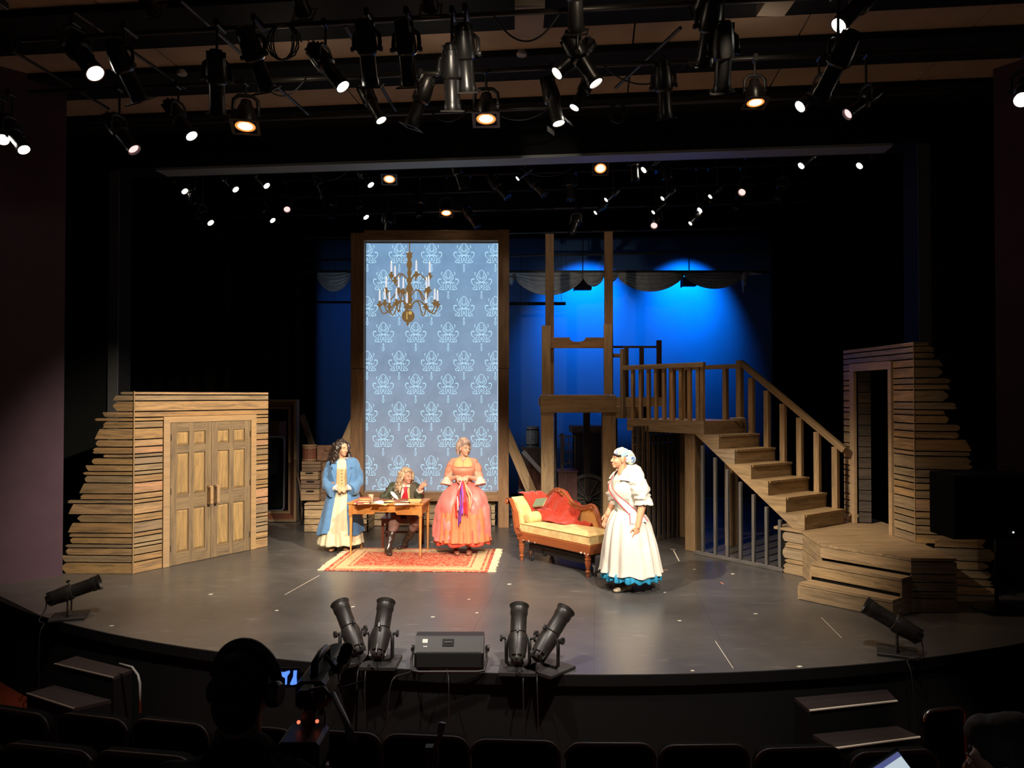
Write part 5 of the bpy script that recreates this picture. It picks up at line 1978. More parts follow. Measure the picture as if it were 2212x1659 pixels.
M_EYE = plain('dark_eye', (.03, .02, .015), .3)
M_EYEW = plain('eye_white', (.75, .7, .65), .3)


def wrinkle(o, amp, scale, stretch=(1, 1, 1), seed=0.0):
    me = o.data
    me.update()
    nv = [v.normal.copy() for v in me.vertices]
    for v, nn in zip(me.vertices, nv):
        p = V((v.co.x * stretch[0], v.co.y * stretch[1], v.co.z * stretch[2])) * scale + V((seed, seed * 2, seed * 3))
        v.co += nn * noise.noise(p) * amp
    me.update()
    return o


class Limb(MB):
    def at(s, T):
        s.T = T
        return s

    def c(s, p0, r0, p1, r1):
        return s.cap(s.T @ V(p0), r0, s.T @ V(p1), r1)

    def e(s, c, r, R=None):
        return s.ell(s.T @ V(c), r, s.T.to_3x3().to_4x4() @ (R or Matrix()))


def head_shape(mb, T, female=True):
    mb.at(T)
    mb.e((0, .02, .035), (.076, .095, .085))
    mb.e((0, -.02, -.025), (.062, .072, .085))
    mb.e((0, -.062, -.088), (.030, .028, .024))
    mb.e((0, -.03, -.072), (.044, .05, .035))
    mb.c((0, -.088, .012), .008, (0, -.107, -.024), .0125)
    mb.e((.012, -.098, -.028), (.009, .01, .008))
    mb.e((-.012, -.098, -.028), (.009, .01, .008))
    for s in (-1, 1):
        mb.e((s * .03, -.076, .028), (.024, .012, .008))
        mb.e((s * .034, -.06, -.03), (.024, .022, .026))
        mb.e((s * .076, .012, -.01), (.010, .019, .031))
    mb.e((0, -.088, -.056), (.022, .011, .0065))
    mb.e((0, -.086, -.068), (.018, .011, .007))
    mb.c((0, .025, -.05), .052, (0, .035, -.17), .054)


def face_parts(parent, T, lips, brow):
    for s in (-1, 1):
        MB().ell((0, 0, 0), (.011, .004, .0045)).build('eye', M_EYEW, parent, T @ Matrix.Translation(V((s * .03, -.0865, .008))), smooth=True)
        MB().ell((0, 0, 0), (.006, .004, .0055)).build('iris', M_EYE, parent, T @ Matrix.Translation(V((s * .03, -.0885, .008))), smooth=True)
        MB().tube([(s * .013, -.0895, .027), (s * .03, -.0895, .032), (s * .046, -.080, .028)], [.002, .003, .0015], 6).build('eyebrow', brow, parent, T, smooth=True)
    mb = MB()
    mb.ell((0, -.0965, -.0555), (.019, .006, .005))
    mb.ell((0, -.0945, -.066), (.016, .006, .006))
    mb.build('lips', lips, parent, T, smooth=True)


def hand_shape(mb, wrist, fwd, back, thumb=1, curl=.35, point=False, size=1.0):
    """palm, four fingers and a thumb; fwd = finger direction, back = out of the back of the hand"""
    x = V(fwd).normalized()
    z = V(back)
    z = (z - x * z.dot(x)).normalized()
    y = z.cross(x)
    w = V(wrist)
    R = Matrix(((x.x, y.x, z.x), (x.y, y.y, z.y), (x.z, y.z, z.z))).to_4x4()
    k = size
    mb.ell(w + x * .048 * k, (.05 * k, .040 * k, .0165 * k), R)
    ys = (-.0315, -.0105, .0105, .0315)
    ln = (.066, .078, .074, .058)
    if thumb > 0:
        ln = ln[::-1]
    for i in range(4):
        idx = i if thumb < 0 else 3 - i            # 0 = next to the thumb
        a = 0.06 if (point and idx == 0) else (curl if not point else 1.15)
        p = w + x * .083 * k + y * ys[i] * k
        d = (x + y * ys[i] * 2.2).normalized()
        L = ln[i] * k
        for sgm, f in enumerate((.45, .32, .23)):
            ang = a * (sgm + .6)
            dd = d * math.cos(ang) - z * math.sin(ang)
            q = p + dd * L * f
            mb.cap(p, (.0088 - .0006 * sgm) * k, q, (.0082 - .0008 * sgm) * k, 8)
            p = q
    p = w + x * .018 * k + y * thumb * .032 * k
    d = (x * .75 + y * thumb * .6 - z * .35).normalized()
    q = p + d * .04 * k
    mb.cap(p, .0125 * k, q, .0098 * k, 8)
    d2 = (x * .95 + y * thumb * .1 - z * .35).normalized()
    mb.cap(q, .0098 * k, q + d2 * .03 * k, .0078 * k, 8)


def lerp_prof(prof, v):
    n = len(prof) - 1
    t = v * n
    i = min(n - 1, int(t))
    f = t - i
    p0, p1, p2, p3 = prof[max(0, i - 1)], prof[i], prof[i + 1], prof[min(n, i + 2)]
    out = []
    for a, b3, c, d in zip(p0, p1, p2, p3):
        out.append(.5 * (2 * b3 + (c - a) * f + (2 * a - 5 * b3 + 4 * c - d) * f * f + (3 * b3 - a - 3 * c + d) * f ** 3))
    return out


def cloth(prof, nf=0, amp=0.0, gap=None, nu=120, nv=26, thick=.006, ph=0.0, sharp=1.0, top_amp=0.0, hem=0.0, rnd=1.0):
    """cloth round the body: prof rows are (z, rx, ry, cx, cy); w = 0 looks to the front (-y)"""
    def fn(u, v):
        z, rx, ry, cx, cy = lerp_prof(prof, v)
        g0 = gap(v) if gap else 0
        g1 = g0
        if isinstance(g0, tuple):
            g0, g1 = g0
        w = g0 + (2 * PI - g0 - g1) * u if gap else 2 * PI * u
        a = top_amp + (amp - top_amp) * v ** 1.2
        f = math.sin(nf * w + ph + 1.4 * math.sin(2.3 * w + ph)) if nf else 0
        f = math.copysign(abs(f) ** sharp, f)
        k = 1 + a * f * (1 + .45 * rnd * math.sin(3.1 * w + ph * 2))
        p = V((cx + rx * k * math.sin(w), cy - ry * k * math.cos(w), z + hem * v * v * math.sin(nf * w * .5 + ph)))
        nrm = V((math.sin(w) / rx, -math.cos(w) / ry, 0)).normalized()
        return p, nrm
    return MB().shell(fn, nu, nv, thick, closed=not gap)


def sleeve(pts, rs, n=16, sub=5):
    """tube of cloth with an open, turned-in end"""
    P_, R_ = [], []
    m = len(pts) - 1
    for i in range(m):
        for k in range(sub):
            v = (i + k / sub) / m
            q = lerp_prof([tuple(p) for p in pts], v)
            r = lerp_prof([(x, 0) for x in rs], v)[0]
            P_.append(V(q))
            R_.append(r)
    P_.append(V(pts[-1]))
    R_.append(rs[-1])
    d = (P_[-1] - P_[-2]).normalized()
    P_ += [P_[-1] + d * .001, P_[-1] - d * .05]
    R_ += [rs[-1] - .007, rs[-1] - .012]
    return MB().tube(P_, R_, n, True)


def shoe(parent, T, m, L=.25, name='shoe', heel=.02):
    mb = Limb().at(T)
    mb.e((0, -.06, .035), (.045, .09, .035))
    mb.e((0, -.12, .026), (.04, .055, .026))
    mb.e((0, .05, .045), (.036, .05, .045))
    mb.e((0, .05, .012), (.03, .035, .014))
    return blob(mb, name, m, parent, voxel=.008, it=2)


def person(loc, label, rz=0.0, name='person'):
    return thing(name, loc, label, 'person', None, rz)


HY = Matrix.Rotation


def head_T(M, c, yaw, pitch=0.0, roll=0.0, s=1.0):
    """head matrix: positive yaw turns the face to +x (local)"""
    return M @ Matrix.Translation(V(c)) @ HY(yaw, 4, 'Z') @ HY(pitch, 4, 'X') @ HY(roll, 4, 'Y') @ Matrix.Scale(s, 4)


M_LIPS = plain('lips', (.55, .16, .12), .5)

# ---------------------------------------------------------------- woman in the blue coat
o1 = G(737, 1187)
pw = person(o1, 'woman with long dark curls in an open blue coat over a cream dress, hands clasped')
M = Matrix.Translation(V((o1.x, o1.y, 0))) @ HY(.12, 4, 'Z')
SK1 = skin('warm_skin', (.62, .34, .20))
hT = head_T(M, (.015, -.02, 1.565), .75, .12)
mb = Limb().at(M)
mb.e((.02, 0, 1.22), (.17, .115, .2)).e((.02, 0, 1.0), (.145, .105, .16)).e((.0, 0, .86), (.18, .13, .15))
for s in (-1, 1):
    sh, el, wr = (.02 + s * .155, 0.01, 1.345), (.02 + s * .215, .02, 1.10), (.03 + s * .065, -.22, .985)
    mb.at(M)
    mb.c((.02, .01, 1.39), .05, sh, .05).c(sh, .05, el, .043).c(el, .045, wr, .03)
    mb.c((s * .09, 0, .84), .085, (s * .09, 0, .48), .06).c((s * .09, 0, .48), .06, (s * .09, .02, .1), .04)
    hand_shape(mb, M @ V(wr), M.to_3x3() @ V((-s * .9, -.25, -.28)), M.to_3x3() @ V((0, -.8, .6)), thumb=s, curl=.45)
head_shape(mb, hT)
body1 = blob(mb, 'body', SK1, pw)
M_HAIR1 = plain('dark_brown_hair', (.035, .02, .014), .38, c2=(.014, .009, .007), scale=40, stretch=(1, 1, .25), bump=.6, spec=.6)
face_parts(pw, hT, M_LIPS, M_HAIR1)
hb = Limb().at(hT)
hb.e((0, .04, .055), (.095, .1, .09))
hb.e((0, .085, -.06), (.115, .08, .14))
for k in range(34):
    a = -2.15 + 4.3 * k / 33
    if abs(a) > 2.35:
        continue
    w = a + PI                                 # behind and beside the face
    r0 = .098
    x0, y0 = r0 * math.sin(w), -r0 * math.cos(w) + .03
    L = RV.uniform(.28, .35)
    pts, rs = [], []
    for j in range(13):
        t = j / 12
        sw = .022 * math.sin(13 * t + k * 1.7)
        out = 1 + .7 * t
        pts.append(hT @ V((x0 * out + sw, y0 * out + .02 * math.cos(13 * t + k), .07 - L * t)))
        rs.append(.024 * (1 - .4 * t))
    hb.tube(pts, rs, 6)
ho = blob(hb, 'hair', M_HAIR1, pw, voxel=.009, it=1)
wrinkle(ho, .012, 60, (1, 1, .35))
M_CREAM = plain('cream_dress', (.76, .66, .42), .85, var=.06, scale=12, spec=.15, sheen=.2)
M_TANC = plain('tan_corset', (.58, .40, .20), .8, var=.1, scale=30, spec=.2)
M_BLUE = plain('blue_linen', (.105, .235, .43), .88, c2=(.085, .20, .38), scale=16, bump=.25, spec=.12, sheen=.25)
wrinkle(cloth([(1.405, .075, .07, .02, .005), (1.37, .16, .105, .02, 0), (1.25, .178, .128, .02, -.005), (1.1, .165, .122, .02, 0), (.96, .165, .125, .02, 0)], 0, 0, nu=60, nv=14).build('dress_bodice', M_CREAM, pw, M, smooth=True), .008, 12)
cloth([(1.262, .181, .133, .02, -.006), (1.2, .18, .133, .02, -.006), (1.08, .168, .128, .02, -.003), (.93, .175, .135, .02, 0)], 0, 0, nu=60, nv=8).build('corset', M_TANC, pw, M, smooth=True)
for k in range(6):
    MB().ell((.02, -.141 + .002 * k, 1.235 - k * .05), .007).build('button', M_EYE, pw, M, smooth=True)
sk = cloth([(.985, .165, .125, .02, 0), (.9, .19, .15, .02, 0), (.6, .26, .21, .01, 0), (.3, .31, .255, .0, 0), (.095, .345, .285, -.01, 0)], 13, .06, nu=150, nv=24, ph=.6)
wrinkle(sk.build('skirt', M_CREAM, pw, M, smooth=True), .02, 5, (1, 1, .4))
ct = cloth([(1.41, .115, .085, .02, .015), (1.385, .185, .115, .02, .01), (1.3, .215, .14, .02, .0), (1.15, .225, .16, .02, 0), (.95, .235, .175, .02, 0), (.7, .27, .215, .01, 0), (.4, .33, .27, -.01, 0), (.26, .355, .29, -.015, 0)],
           9, .05, gap=lambda v: (.30 + .12 * v, .40 + .05 * v), nu=140, nv=34, thick=.01, ph=1.0, hem=.02)
wrinkle(ct.build('coat', M_BLUE, pw, M, smooth=True), .022, 7, (1, 1, .5), 3)
for s in (-1, 1):
    sl = sleeve([(.02 + s * .155, .01, 1.35), (.02 + s * .205, .03, 1.23), (.02 + s * .235, .03, 1.07), (.02 + s * .185, -.11, .975), (.03 + s * .115, -.195, .935)], [.075, .078, .088, .096, .104], 18)
    yk = Limb().at(M)
    yk.c((.02 + s * .075, .035, 1.395), .036, (.02 + s * .15, .012, 1.352), .076).c((.02 + s * .15, .012, 1.35), .076, (.02 + s * .2, .03, 1.23), .07).c((.02 + s * .05, .07, 1.36), .04, (.02 + s * .12, .07, 1.28), .07)
    blob(yk, 'coat_shoulder', M_BLUE, pw, voxel=.008)
    wrinkle(sl.build('coat_sleeve', M_BLUE, pw, M, smooth=60), .03, 11, (1, 1, .8), s * 5)
    cf = sleeve([(.02 + s * .16, -.17, .975), (.03 + s * .10, -.205, .98), (.03 + s * .07, -.222, .985)], [.045, .043, .048], 14)
    cf.build('cuff', plain('white_cuff', (.8, .76, .66), .8), pw, M, smooth=60)
    # turned-back lapel
    q = [(s * .075 + .02, -.088, 1.405), (s * .155 + .02, -.105, 1.36), (s * .165 + .02, -.135, 1.29), (s * .13 + .02, -.158, 1.27), (s * .155 + .02, -.165, 1.22), (s * .095 + .02, -.182, 1.02), (s * .075 + .02, -.170, 1.2)]
    mbl = MB()
    n = len(q)
    mbl.add([V(p) + V((0, -.012, 0)) for p in q] + [V(p) for p in q], [tuple(range(n)), tuple(range(2 * n - 1, n - 1, -1))] + [(i, n + i, n + (i + 1) % n, (i + 1) % n) for i in range(n)])
    mbl.build('lapel', M_BLUE, pw, M)
    T = M @ Matrix.Translation(V((s * .08 - .02, -.05, 0.001))) @ HY(s * .25, 4, 'Z')
    shoe(pw, T, plain('tan_shoe', (.36, .17, .08), .5))
MB().cbox((-.30, -.0, 0), (-.16, .004, .012), .003).build('pocket_flap', M_BLUE, pw, M @ Matrix.Translation(V((.06, -.232, .66))) @ HY(-.35, 4, 'Z'))

# ---------------------------------------------------------------- woman in the coral gown
o2 = G(1000, 1196)
pk = person(V((o2.x, o2.y, .0)), 'woman in a wide coral satin gown with an upswept grey wig, holding ribbons')
M = Matrix.Translation(V((o2.x, o2.y, .012))) @ HY(.0, 4, 'Z')
SK2 = skin('fair_skin', (.70, .38, .25))
hT = head_T(M, (.025, -.01, 1.57), .62, .05, 0, .97)
mb = Limb().at(M)
mb.e((.01, 0, 1.24), (.165, .11, .19)).e((.01, 0, 1.03), (.12, .095, .16)).e((0, 0, .88), (.18, .13, .15))
mb.e((.085, -.085, 1.26), (.07, .05, .06)).e((-.065, -.085, 1.26), (.07, .05, .06))
for s in (-1, 1):
    sh, el, wr = (.01 + s * .155, 0.01, 1.365), (.01 + s * .225, .01, 1.105), (.005 + s * .075, -.215, 1.165)
    mb.at(M)
    mb.c((.01, .01, 1.41), .05, sh, .05).c(sh, .05, el, .042).c(el, .042, wr, .027)
    mb.c((s * .09, 0, .84), .085, (s * .09, 0, .48), .06).c((s * .09, 0, .48), .06, (s * .085, .02, .09), .038)
    hand_shape(mb, M @ V(wr), V((-s * .85, -.15, -.5)), V((s * .2, -.75, .55)), thumb=s, curl=.42)
head_shape(mb, hT)
blob(mb, 'body', SK2, pk)
M_HAIR2 = plain('grey_blond_wig', (.56, .40, .31), .5, c2=(.34, .23, .18), scale=30, stretch=(1, 1, .4), bump=.6)
face_parts(pk, hT, M_LIPS, M_HAIR2)
hb = Limb().at(hT)
hb.e((0, .035, .07), (.095, .108, .092)).e((0, .06, .10), (.082, .088, .068)).e((0, .10, .0), (.085, .06, .10)).e((0, -.035, .105), (.072, .05, .045))
for k in range(11):
    a = -1.5 + 3.0 * k / 10
    x, y = .1 * math.sin(a + PI), -.1 * math.cos(a + PI) + .02
    hb.cap(hT @ V((x, y, .07)), .022, hT @ V((x * 1.12, y * 1.1, .0)), .024)
    if k % 2 == 0:
        hb.cap(hT @ V((x * 1.05, y * 1.05, -.01)), .023, hT @ V((x * .95, y * 1.05, -.09)), .014)
hb.e((0, -.02, .105), (.072, .062, .05)).e((0, .03, .125), (.075, .075, .055))
ho = blob(hb, 'hair', M_HAIR2, pk, voxel=.008, it=1)
wrinkle(ho, .005, 45, (1, 1, .5))
M_CORAL = plain('coral_satin', (.74, .23, .19), .42, c2=(.66, .15, .125), scale=7, bump=.15, spec=.5, sheen=.2)
M_PEACH = plain('peach_bodice', (.72, .29, .18), .5, var=.08, scale=20, spec=.4)
M_PETTI = plain('coral_petticoat', (.70, .20, .085), .55, var=.1, scale=14, spec=.3)
M_RED = plain('red_underskirt', (.68, .075, .04), .6, var=.1, scale=14)
M_KERCH = plain('yellow_kerchief', (.74, .46, .19), .8, var=.08, scale=20)
cloth([(1.405, .155, .10, .01, .01), (1.38, .182, .112, .01, .005), (1.31, .178, .135, .01, -.012), (1.25, .176, .155, .01, -.02), (1.16, .145, .12, .01, -.005), (1.06, .125, .105, .01, 0), (1.02, .14, .115, .01, 0)], 0, 0, nu=70, nv=22).build('gown_bodice', M_PEACH, pk, M, smooth=True)
# kerchief filling the neckline
cloth([(1.455, .066, .064, .01, .012), (1.425, .105, .088, .01, .008), (1.39, .155, .112, .01, .0), (1.34, .165, .135, .01, -.012), (1.29, .165, .15, .01, -.015)], 0, 0, gap=lambda v: (max(.0, .62 - 1.1 * v) + .005, max(.0, .62 - 1.1 * v) + .005), nu=60, nv=10).build('neck_kerchief', M_KERCH, pk, M, smooth=True)
MB().tube([(.01 + .07 * math.sin(a), -.075 - .03 * math.cos(a) - .025 * (math.cos(a) > 0), 1.41 - .055 * (.5 + .5 * math.cos(a))) for a in [-2 + 4 * k / 20 for k in range(21)]], .003, 5).build('necklace', plain('dark_necklace', (.12, .05, .03), .4), pk, M, smooth=True)
MB().tube([(.01 + .16 * math.sin(a), -.012 - .155 * math.cos(a), 1.305 + .004 * math.cos(6 * a)) for a in [-1.1 + 2.2 * k / 16 for k in range(17)]], .007, 6).build('neckline_trim', M_CORAL, pk, M, smooth=True)
for s in (-1, 1):
    yk = Limb().at(M)
    yk.c((.01 + s * .105, .02, 1.40), .036, (.01 + s * .158, .012, 1.372), .054).c((.01 + s * .158, .012, 1.37), .056, (.01 + s * .195, .012, 1.29), .056).c((.01 + s * .05, .07, 1.36), .04, (.01 + s * .12, .06, 1.30), .06)
    blob(yk, 'gown_shoulder', M_PEACH, pk, voxel=.007)
    sl = sleeve([(.01 + s * .155, .0, 1.375), (.01 + s * .2, .01, 1.29), (.01 + s * .232, .02, 1.19), (.01 + s * .235, -.005, 1.115)], [.056, .059, .057, .056], 16)
    wrinkle(sl.build('sleeve', M_PEACH, pk, M, smooth=60), .018, 16, (1, 1, 1.2), s)
    rf = sleeve([(.01 + s * .235, .0, 1.125), (.01 + s * .245, -.03, 1.08), (.01 + s * .255, -.045, 1.03)], [.056, .075, .092], 20)
    wrinkle(rf.build('cuff_ruffle', plain('blush_ruffle', (.80, .50, .40), .8), pk, M, smooth=60), .02, 26)
    T = M @ Matrix.Translation(V((s * .10, -.06, 0.0))) @ HY(-s * .12 + .1, 4, 'Z')
    shoe(pk, T, plain('brown_heeled_shoe', (.30, .11, .06), .45))
un = cloth([(.9, .2, .15, 0, 0), (.5, .38, .30, 0, 0), (.155, .425, .34, 0, 0)], 16, .05, nu=170, nv=14, ph=.3, hem=.02)
un.build('underskirt', M_RED, pk, M, smooth=True)
pt = cloth([(1.04, .135, .11, .01, 0), (.97, .20, .155, 0, -.01), (.8, .32, .24, 0, -.02), (.6, .385, .30, 0, -.02), (.35, .405, .325, 0, -.02), (.20, .425, .345, 0, -.02)], 22, .035, nu=200, nv=26, ph=.9, top_amp=.01)
pt.build('petticoat', M_PETTI, pk, M, smooth=True)
ov = cloth([(1.055, .14, .115, .01, 0), (1.0, .215, .16, 0, 0), (.9, .315, .22, 0, .0), (.72, .395, .28, 0, 0), (.5, .425, .315, 0, 0), (.3, .432, .335, -.005, 0), (.235, .445, .345, -.01, 0)], 11, .035, gap=lambda v: (.10 + .32 * v, .10 + .32 * v), nu=190, nv=34, thick=.012, ph=.2, hem=.02)
wrinkle(ov.build('overskirt', M_CORAL, pk, M, smooth=True), .04, 6, (1, 1, .7), 2)
# ribbons in her hands
rbt = thing('ribbon_bunch', M @ V((.0, -.33, 1.1)), 'bunch of red, white and purple ribbons hanging from the clasped hands', 'ribbons')
cols = [((.75, .03, .03), -.075, .52, .03), ((.78, .03, .03), -.045, .36, .03), ((.85, .8, .76), -.055, .42, .022), ((.22, .05, .40), -.015, .60, .024), ((.30, .07, .45), .02, .48, .026), ((.14, .03, .20), -.03, .66, .016), ((.78, .03, .03), .055, .47, .034), ((.72, .05, .05), .08, .50, .024), ((.76, .38, .16), .12, .40, .03), ((.8, .45, .35), .15, .33, .022)]
for k, (c, x, L, w) in enumerate(cols):
    mbr = MB()
    x0 = x * .22

    def rf_(u, v, x=x, x0=x0, L=L, w=w, k=k):
        t = v
        xx = x0 + (x - x0) * min(1, t * 1.8) + .008 * math.sin(7 * t + k)
        yy = -.265 - .13 * min(1, t * 1.6) - .006 * k * .3 + .01 * math.sin(9 * t + 2 * k)
        return V((xx + w * (u - .5) * (.6 + .4 * min(1, t * 3)), yy + .012 * math.sin(5 * u + k), 1.115 - L * t)), V((0, -1, 0))
    mbr.shell(rf_, 4, 16, .002)
    mbr.build('ribbon', plain('satin_ribbon', c, .4), rbt, M, smooth=True)

# ---------------------------------------------------------------- person writing at the desk
ps = person((CHX, CHY, .47), 'seated person with long blond wig and dark green coat, writing with a quill and pointing')
M = Matrix()
SK3 = skin('rosy_skin', (.66, .33, .22))


def at(px, py, Y):
    return P(px, py, Y)


hc = at(879.5, 1029, 11.93)
hT = head_T(M, hc, .72, .10, .0, .97)
neck = hc + V((-.03, .06, -.17))
shL, shR = at(850, 1051, 12.05), at(898, 1052, 12.02)          # picture sides
elL, wrL = at(826, 1079, 11.93), at(852.5, 1082, 11.80)
elR, wrR = at(905, 1077, 11.86), at(907.5, 1054, 11.80)
hip = V((CHX, CHY - .03, .54))
kL, aL = at(851, 1131, 11.72), at(838, 1187, 11.57)
kR, aR = at(899, 1130, 11.80), at(875, 1176, 12.02)
aL.z, aR.z = max(aL.z, .09), max(aR.z, .09)
mb = Limb().at(M)
ctr = (shL + shR) / 2
mb.cap(neck, .052, hc + V((-.01, .03, -.08)), .05)
mb.ell(ctr + V((0, .03, -.13)), (.165, .11, .17))
mb.ell((ctr + hip) / 2 + V((0, .02, -.05)), (.14, .105, .16))
mb.ell(hip, (.17, .14, .11))
mb.cap(neck, .06, shL, .055).cap(neck, .06, shR, .055)
mb.cap(shL, .052, elL, .043).cap(elL, .042, wrL, .028).cap(shR, .052, elR, .043).cap(elR, .042, wrR, .028)
mb.cap(hip + V((-.09, 0, 0)), .065, kL, .045).cap(kL, .045, aL, .03).cap(hip + V((.09, 0, 0)), .065, kR, .045).cap(kR, .045, aR, .03)
hand_shape(mb, wrL, (.75, -.35, -.12), (.1, -.35, .9), thumb=1, curl=.55, size=1.0)
hand_shape(mb, wrR, (.62, -.25, .55), (.2, .6, .4) if False else (-.4, -.75, .45), thumb=1, curl=.3, point=True, size=1.05)
head_shape(mb, hT)
blob(mb, 'body', SK3, ps)
M_HAIR3 = plain('pale_blond_wig', (.66, .48, .30), .5, c2=(.38, .25, .15), scale=32, stretch=(1, 1, .4), bump=.6)
face_parts(ps, hT, M_LIPS, M_HAIR3)
hb = Limb().at(hT)
hb.e((0, .04, .055), (.09, .098, .088)).e((0, .08, -.05), (.095, .07, .12)).e((0, -.01, .09), (.075, .06, .045))
for k in range(26):
    a = -2.0 + 4.0 * k / 25
    w = a + PI
    x0, y0 = .088 * math.sin(w), -.088 * math.cos(w) + .03
    L = RV.uniform(.25, .31)
    pts, rs = [], []
    for j in range(11):
        t = j / 10
        sw = .02 * math.sin(10 * t + k * 1.3)
        pts.append(hT @ V((x0 * (1 + .6 * t) + sw, y0 * (1 + .45 * t) + .018 * math.cos(10 * t + k), .06 - L * t)))
        rs.append(.024 * (1 - .4 * t))
    hb.tube(pts, rs, 6)
ho = blob(hb, 'hair', M_HAIR3, ps, voxel=.009, it=1)
wrinkle(ho, .012, 55, (1, 1, .4))
M_GREENC = plain('dark_green_coat', (.062, .072, .042), .6, c2=(.045, .05, .03), scale=14, bump=.25, spec=.35)
M_LAPEL = plain('grey_green_lapel', (.13, .115, .075), .7, var=.1, scale=16, spec=.2)
M_SHIRT = plain('white_shirt', (.80, .74, .64), .8, spec=.2)
M_CRAV = plain('red_cravat', (.62, .012, .03), .5, bump=.3, var=.2, scale=18)
M_BREECH = plain('mauve_breeches', (.27, .15, .115), .8, c2=(.20, .11, .085), scale=14, bump=.3)
M_BOOT = plain('brown_boot', (.055, .03, .02), .28, c2=(.035, .02, .014), scale=10, spec=.6)
cb_ = MB()
cb_.ell(ctr + V((0, .035, -.12)), (.185, .12, .18))
cb_.ell((ctr + hip) / 2 + V((0, .03, -.03)), (.17, .12, .18))
cb_.ell(hip + V((0, .06, .04)), (.20, .14, .14))
cb_.cap(neck + V((0, .03, -.03)), .07, shL, .068).cap(neck + V((0, .03, -.03)), .07, shR, .068)
cb_.cap(shL, .068, elL, .06).cap(elL, .06, wrL + (elL - wrL) * .16, .05)
cb_.cap(shR, .068, elR, .06).cap(elR, .06, wrR + (elR - wrR) * .42, .052)
co = blob(cb_, 'coat', M_GREENC, ps, voxel=.008)
wrinkle(co, .022, 13, (1, 1, 1))
front = V((.12, -.99, 0)).normalized()
cY = min(v.co.y for v in co.data.vertices if abs(v.co.x - ctr.x) < .06 and v.co.z > .8)


def bib(name, pts, Y, t, m, puff=0.0):
    q = [at(x, y, Y) for x, y in pts]
    n = len(q)
    c = sum(q, V()) / n
    mbb = MB()
    vs = [V((p.x, Y, p.z)) for p in q] + [V((p.x, Y + t, p.z)) for p in q] + [V((c.x, Y - puff, c.z))]
    fs = [(i, (i + 1) % n, 2 * n) for i in range(n)] + [tuple(range(2 * n - 1, n - 1, -1))] + [(i, n + i, n + (i + 1) % n, (i + 1) % n) for i in range(n)]
    return mbb.add(vs, fs).build(name, m, ps)


yb1 = ctr.y - .115
bib('shirt_front', [(868, 1046), (884, 1046), (884, 1081), (864, 1081)], yb1, .06, M_SHIRT, .01)
bib('lapel', [(852, 1050), (866, 1052), (866, 1082), (848, 1078)], yb1 - .012, .05, M_LAPEL, .006)
bib('lapel', [(884, 1050), (896, 1044), (903, 1062), (900, 1080), (885, 1081)], yb1 - .012, .05, M_LAPEL, .006)
bib('waistcoat_edge', [(881, 1056), (884.5, 1054), (885, 1081), (882, 1081)], yb1 - .018, .03, plain('yellow_waistcoat', (.72, .52, .2), .7), .002)
bib('collar', [(868, 1044), (877, 1051), (871.5, 1053), (867, 1049)], yb1 - .03, .03, M_SHIRT, .004)
bib('collar', [(877, 1051), (885, 1045), (885.5, 1053), (880, 1052.5)], yb1 - .03, .03, M_SHIRT, .004)
bib('cravat', [(873, 1051.5), (880, 1051.5), (879, 1060), (880.5, 1070), (881, 1079), (867, 1080), (868, 1074), (873, 1062), (872, 1056)], yb1 - .035, .03, M_CRAV, .016)
for w_, e_, f in ((wrL, elL, .10), (wrR, elR, .32)):
    d = (e_ - w_).normalized()
    MB().tube([w_ + d * .0 + (e_ - w_) * f * 1.4, w_ + (e_ - w_) * f, w_ + (e_ - w_) * (f - .1)], [.046, .05, .055], 16).build('cuff', M_SHIRT, ps, smooth=60)
bb = MB()
bb.ell(hip + V((0, 0, 0)), (.19, .15, .12))
for s, kn, an in ((-1, kL, aL), (1, kR, aR)):
    bb.cap(hip + V((s * .09, 0, 0)), .095, kn, .078).cap(kn, .078, kn + (an - kn) * .22, .07)
bo_ = blob(bb, 'breeches', M_BREECH, ps, voxel=.009)
wrinkle(bo_, .02, 12)
for kn, an, fd in ((kL, aL, V((.35, -.94, 0))), (kR, aR, V((-.45, -.85, 0)))):
    bt_ = MB()
    top = kn + (an - kn) * .34
    bt_.cap(top, .064, an, .048)
    an0 = V((an.x, an.y, .05))
    bt_.cap(an, .05, an0, .05)
    bt_.ell(an0 + fd * .07 + V((0, 0, -.012)), (.047, .10, .036), Matrix.Rotation(math.atan2(fd.x, -fd.y), 4, 'Z'))
    bt_.ell(an0 + fd * .13 + V((0, 0, -.016)), (.042, .06, .032), Matrix.Rotation(math.atan2(fd.x, -fd.y), 4, 'Z'))
    bt_.ell(an0 - fd * .03 + V((0, 0, -.025)), (.035, .04, .022))
    b_o = blob(bt_, 'boot', M_BOOT, ps, voxel=.008)
    wrinkle(b_o, .012, 14)
    for v in b_o.data.vertices:
        v.co.z = max(v.co.z, .013)
# quill in the writing hand
q0, q1 = at(866, 1084.5, 11.72), at(844, 1062, 11.76)
ql = thing('quill_pen', q0, 'white feather quill held in the writing hand', 'quill')
MB().tube([q0, q0 + (q1 - q0) * .35], [.0015, .003], 6).build('shaft', M_SHIRT, ql)
d = (q1 - q0)
nn = V((d.z, 0, -d.x)).normalized()
st_ = [q0 + d * t for t in (.25, .4, .55, .7, .85, .95, 1.0)]
wd_ = [.004, .018, .024, .026, .024, .016, .003]
mbq = MB()
vs = []
for p, w in zip(st_, wd_):
    vs += [p + nn * w, p - nn * w, p + nn * w + V((0, .006, 0)), p - nn * w + V((0, .006, 0))]
fs = []
for i in range(len(st_) - 1):
    k = 4 * i
    fs += [(k, k + 4, k + 5, k + 1), (k + 2, k + 3, k + 7, k + 6), (k, k + 2, k + 6, k + 4), (k + 1, k + 5, k + 7, k + 3)]
mbq.add(vs, fs).build('feather', plain('white_feather', (.85, .82, .74), .8), ql)

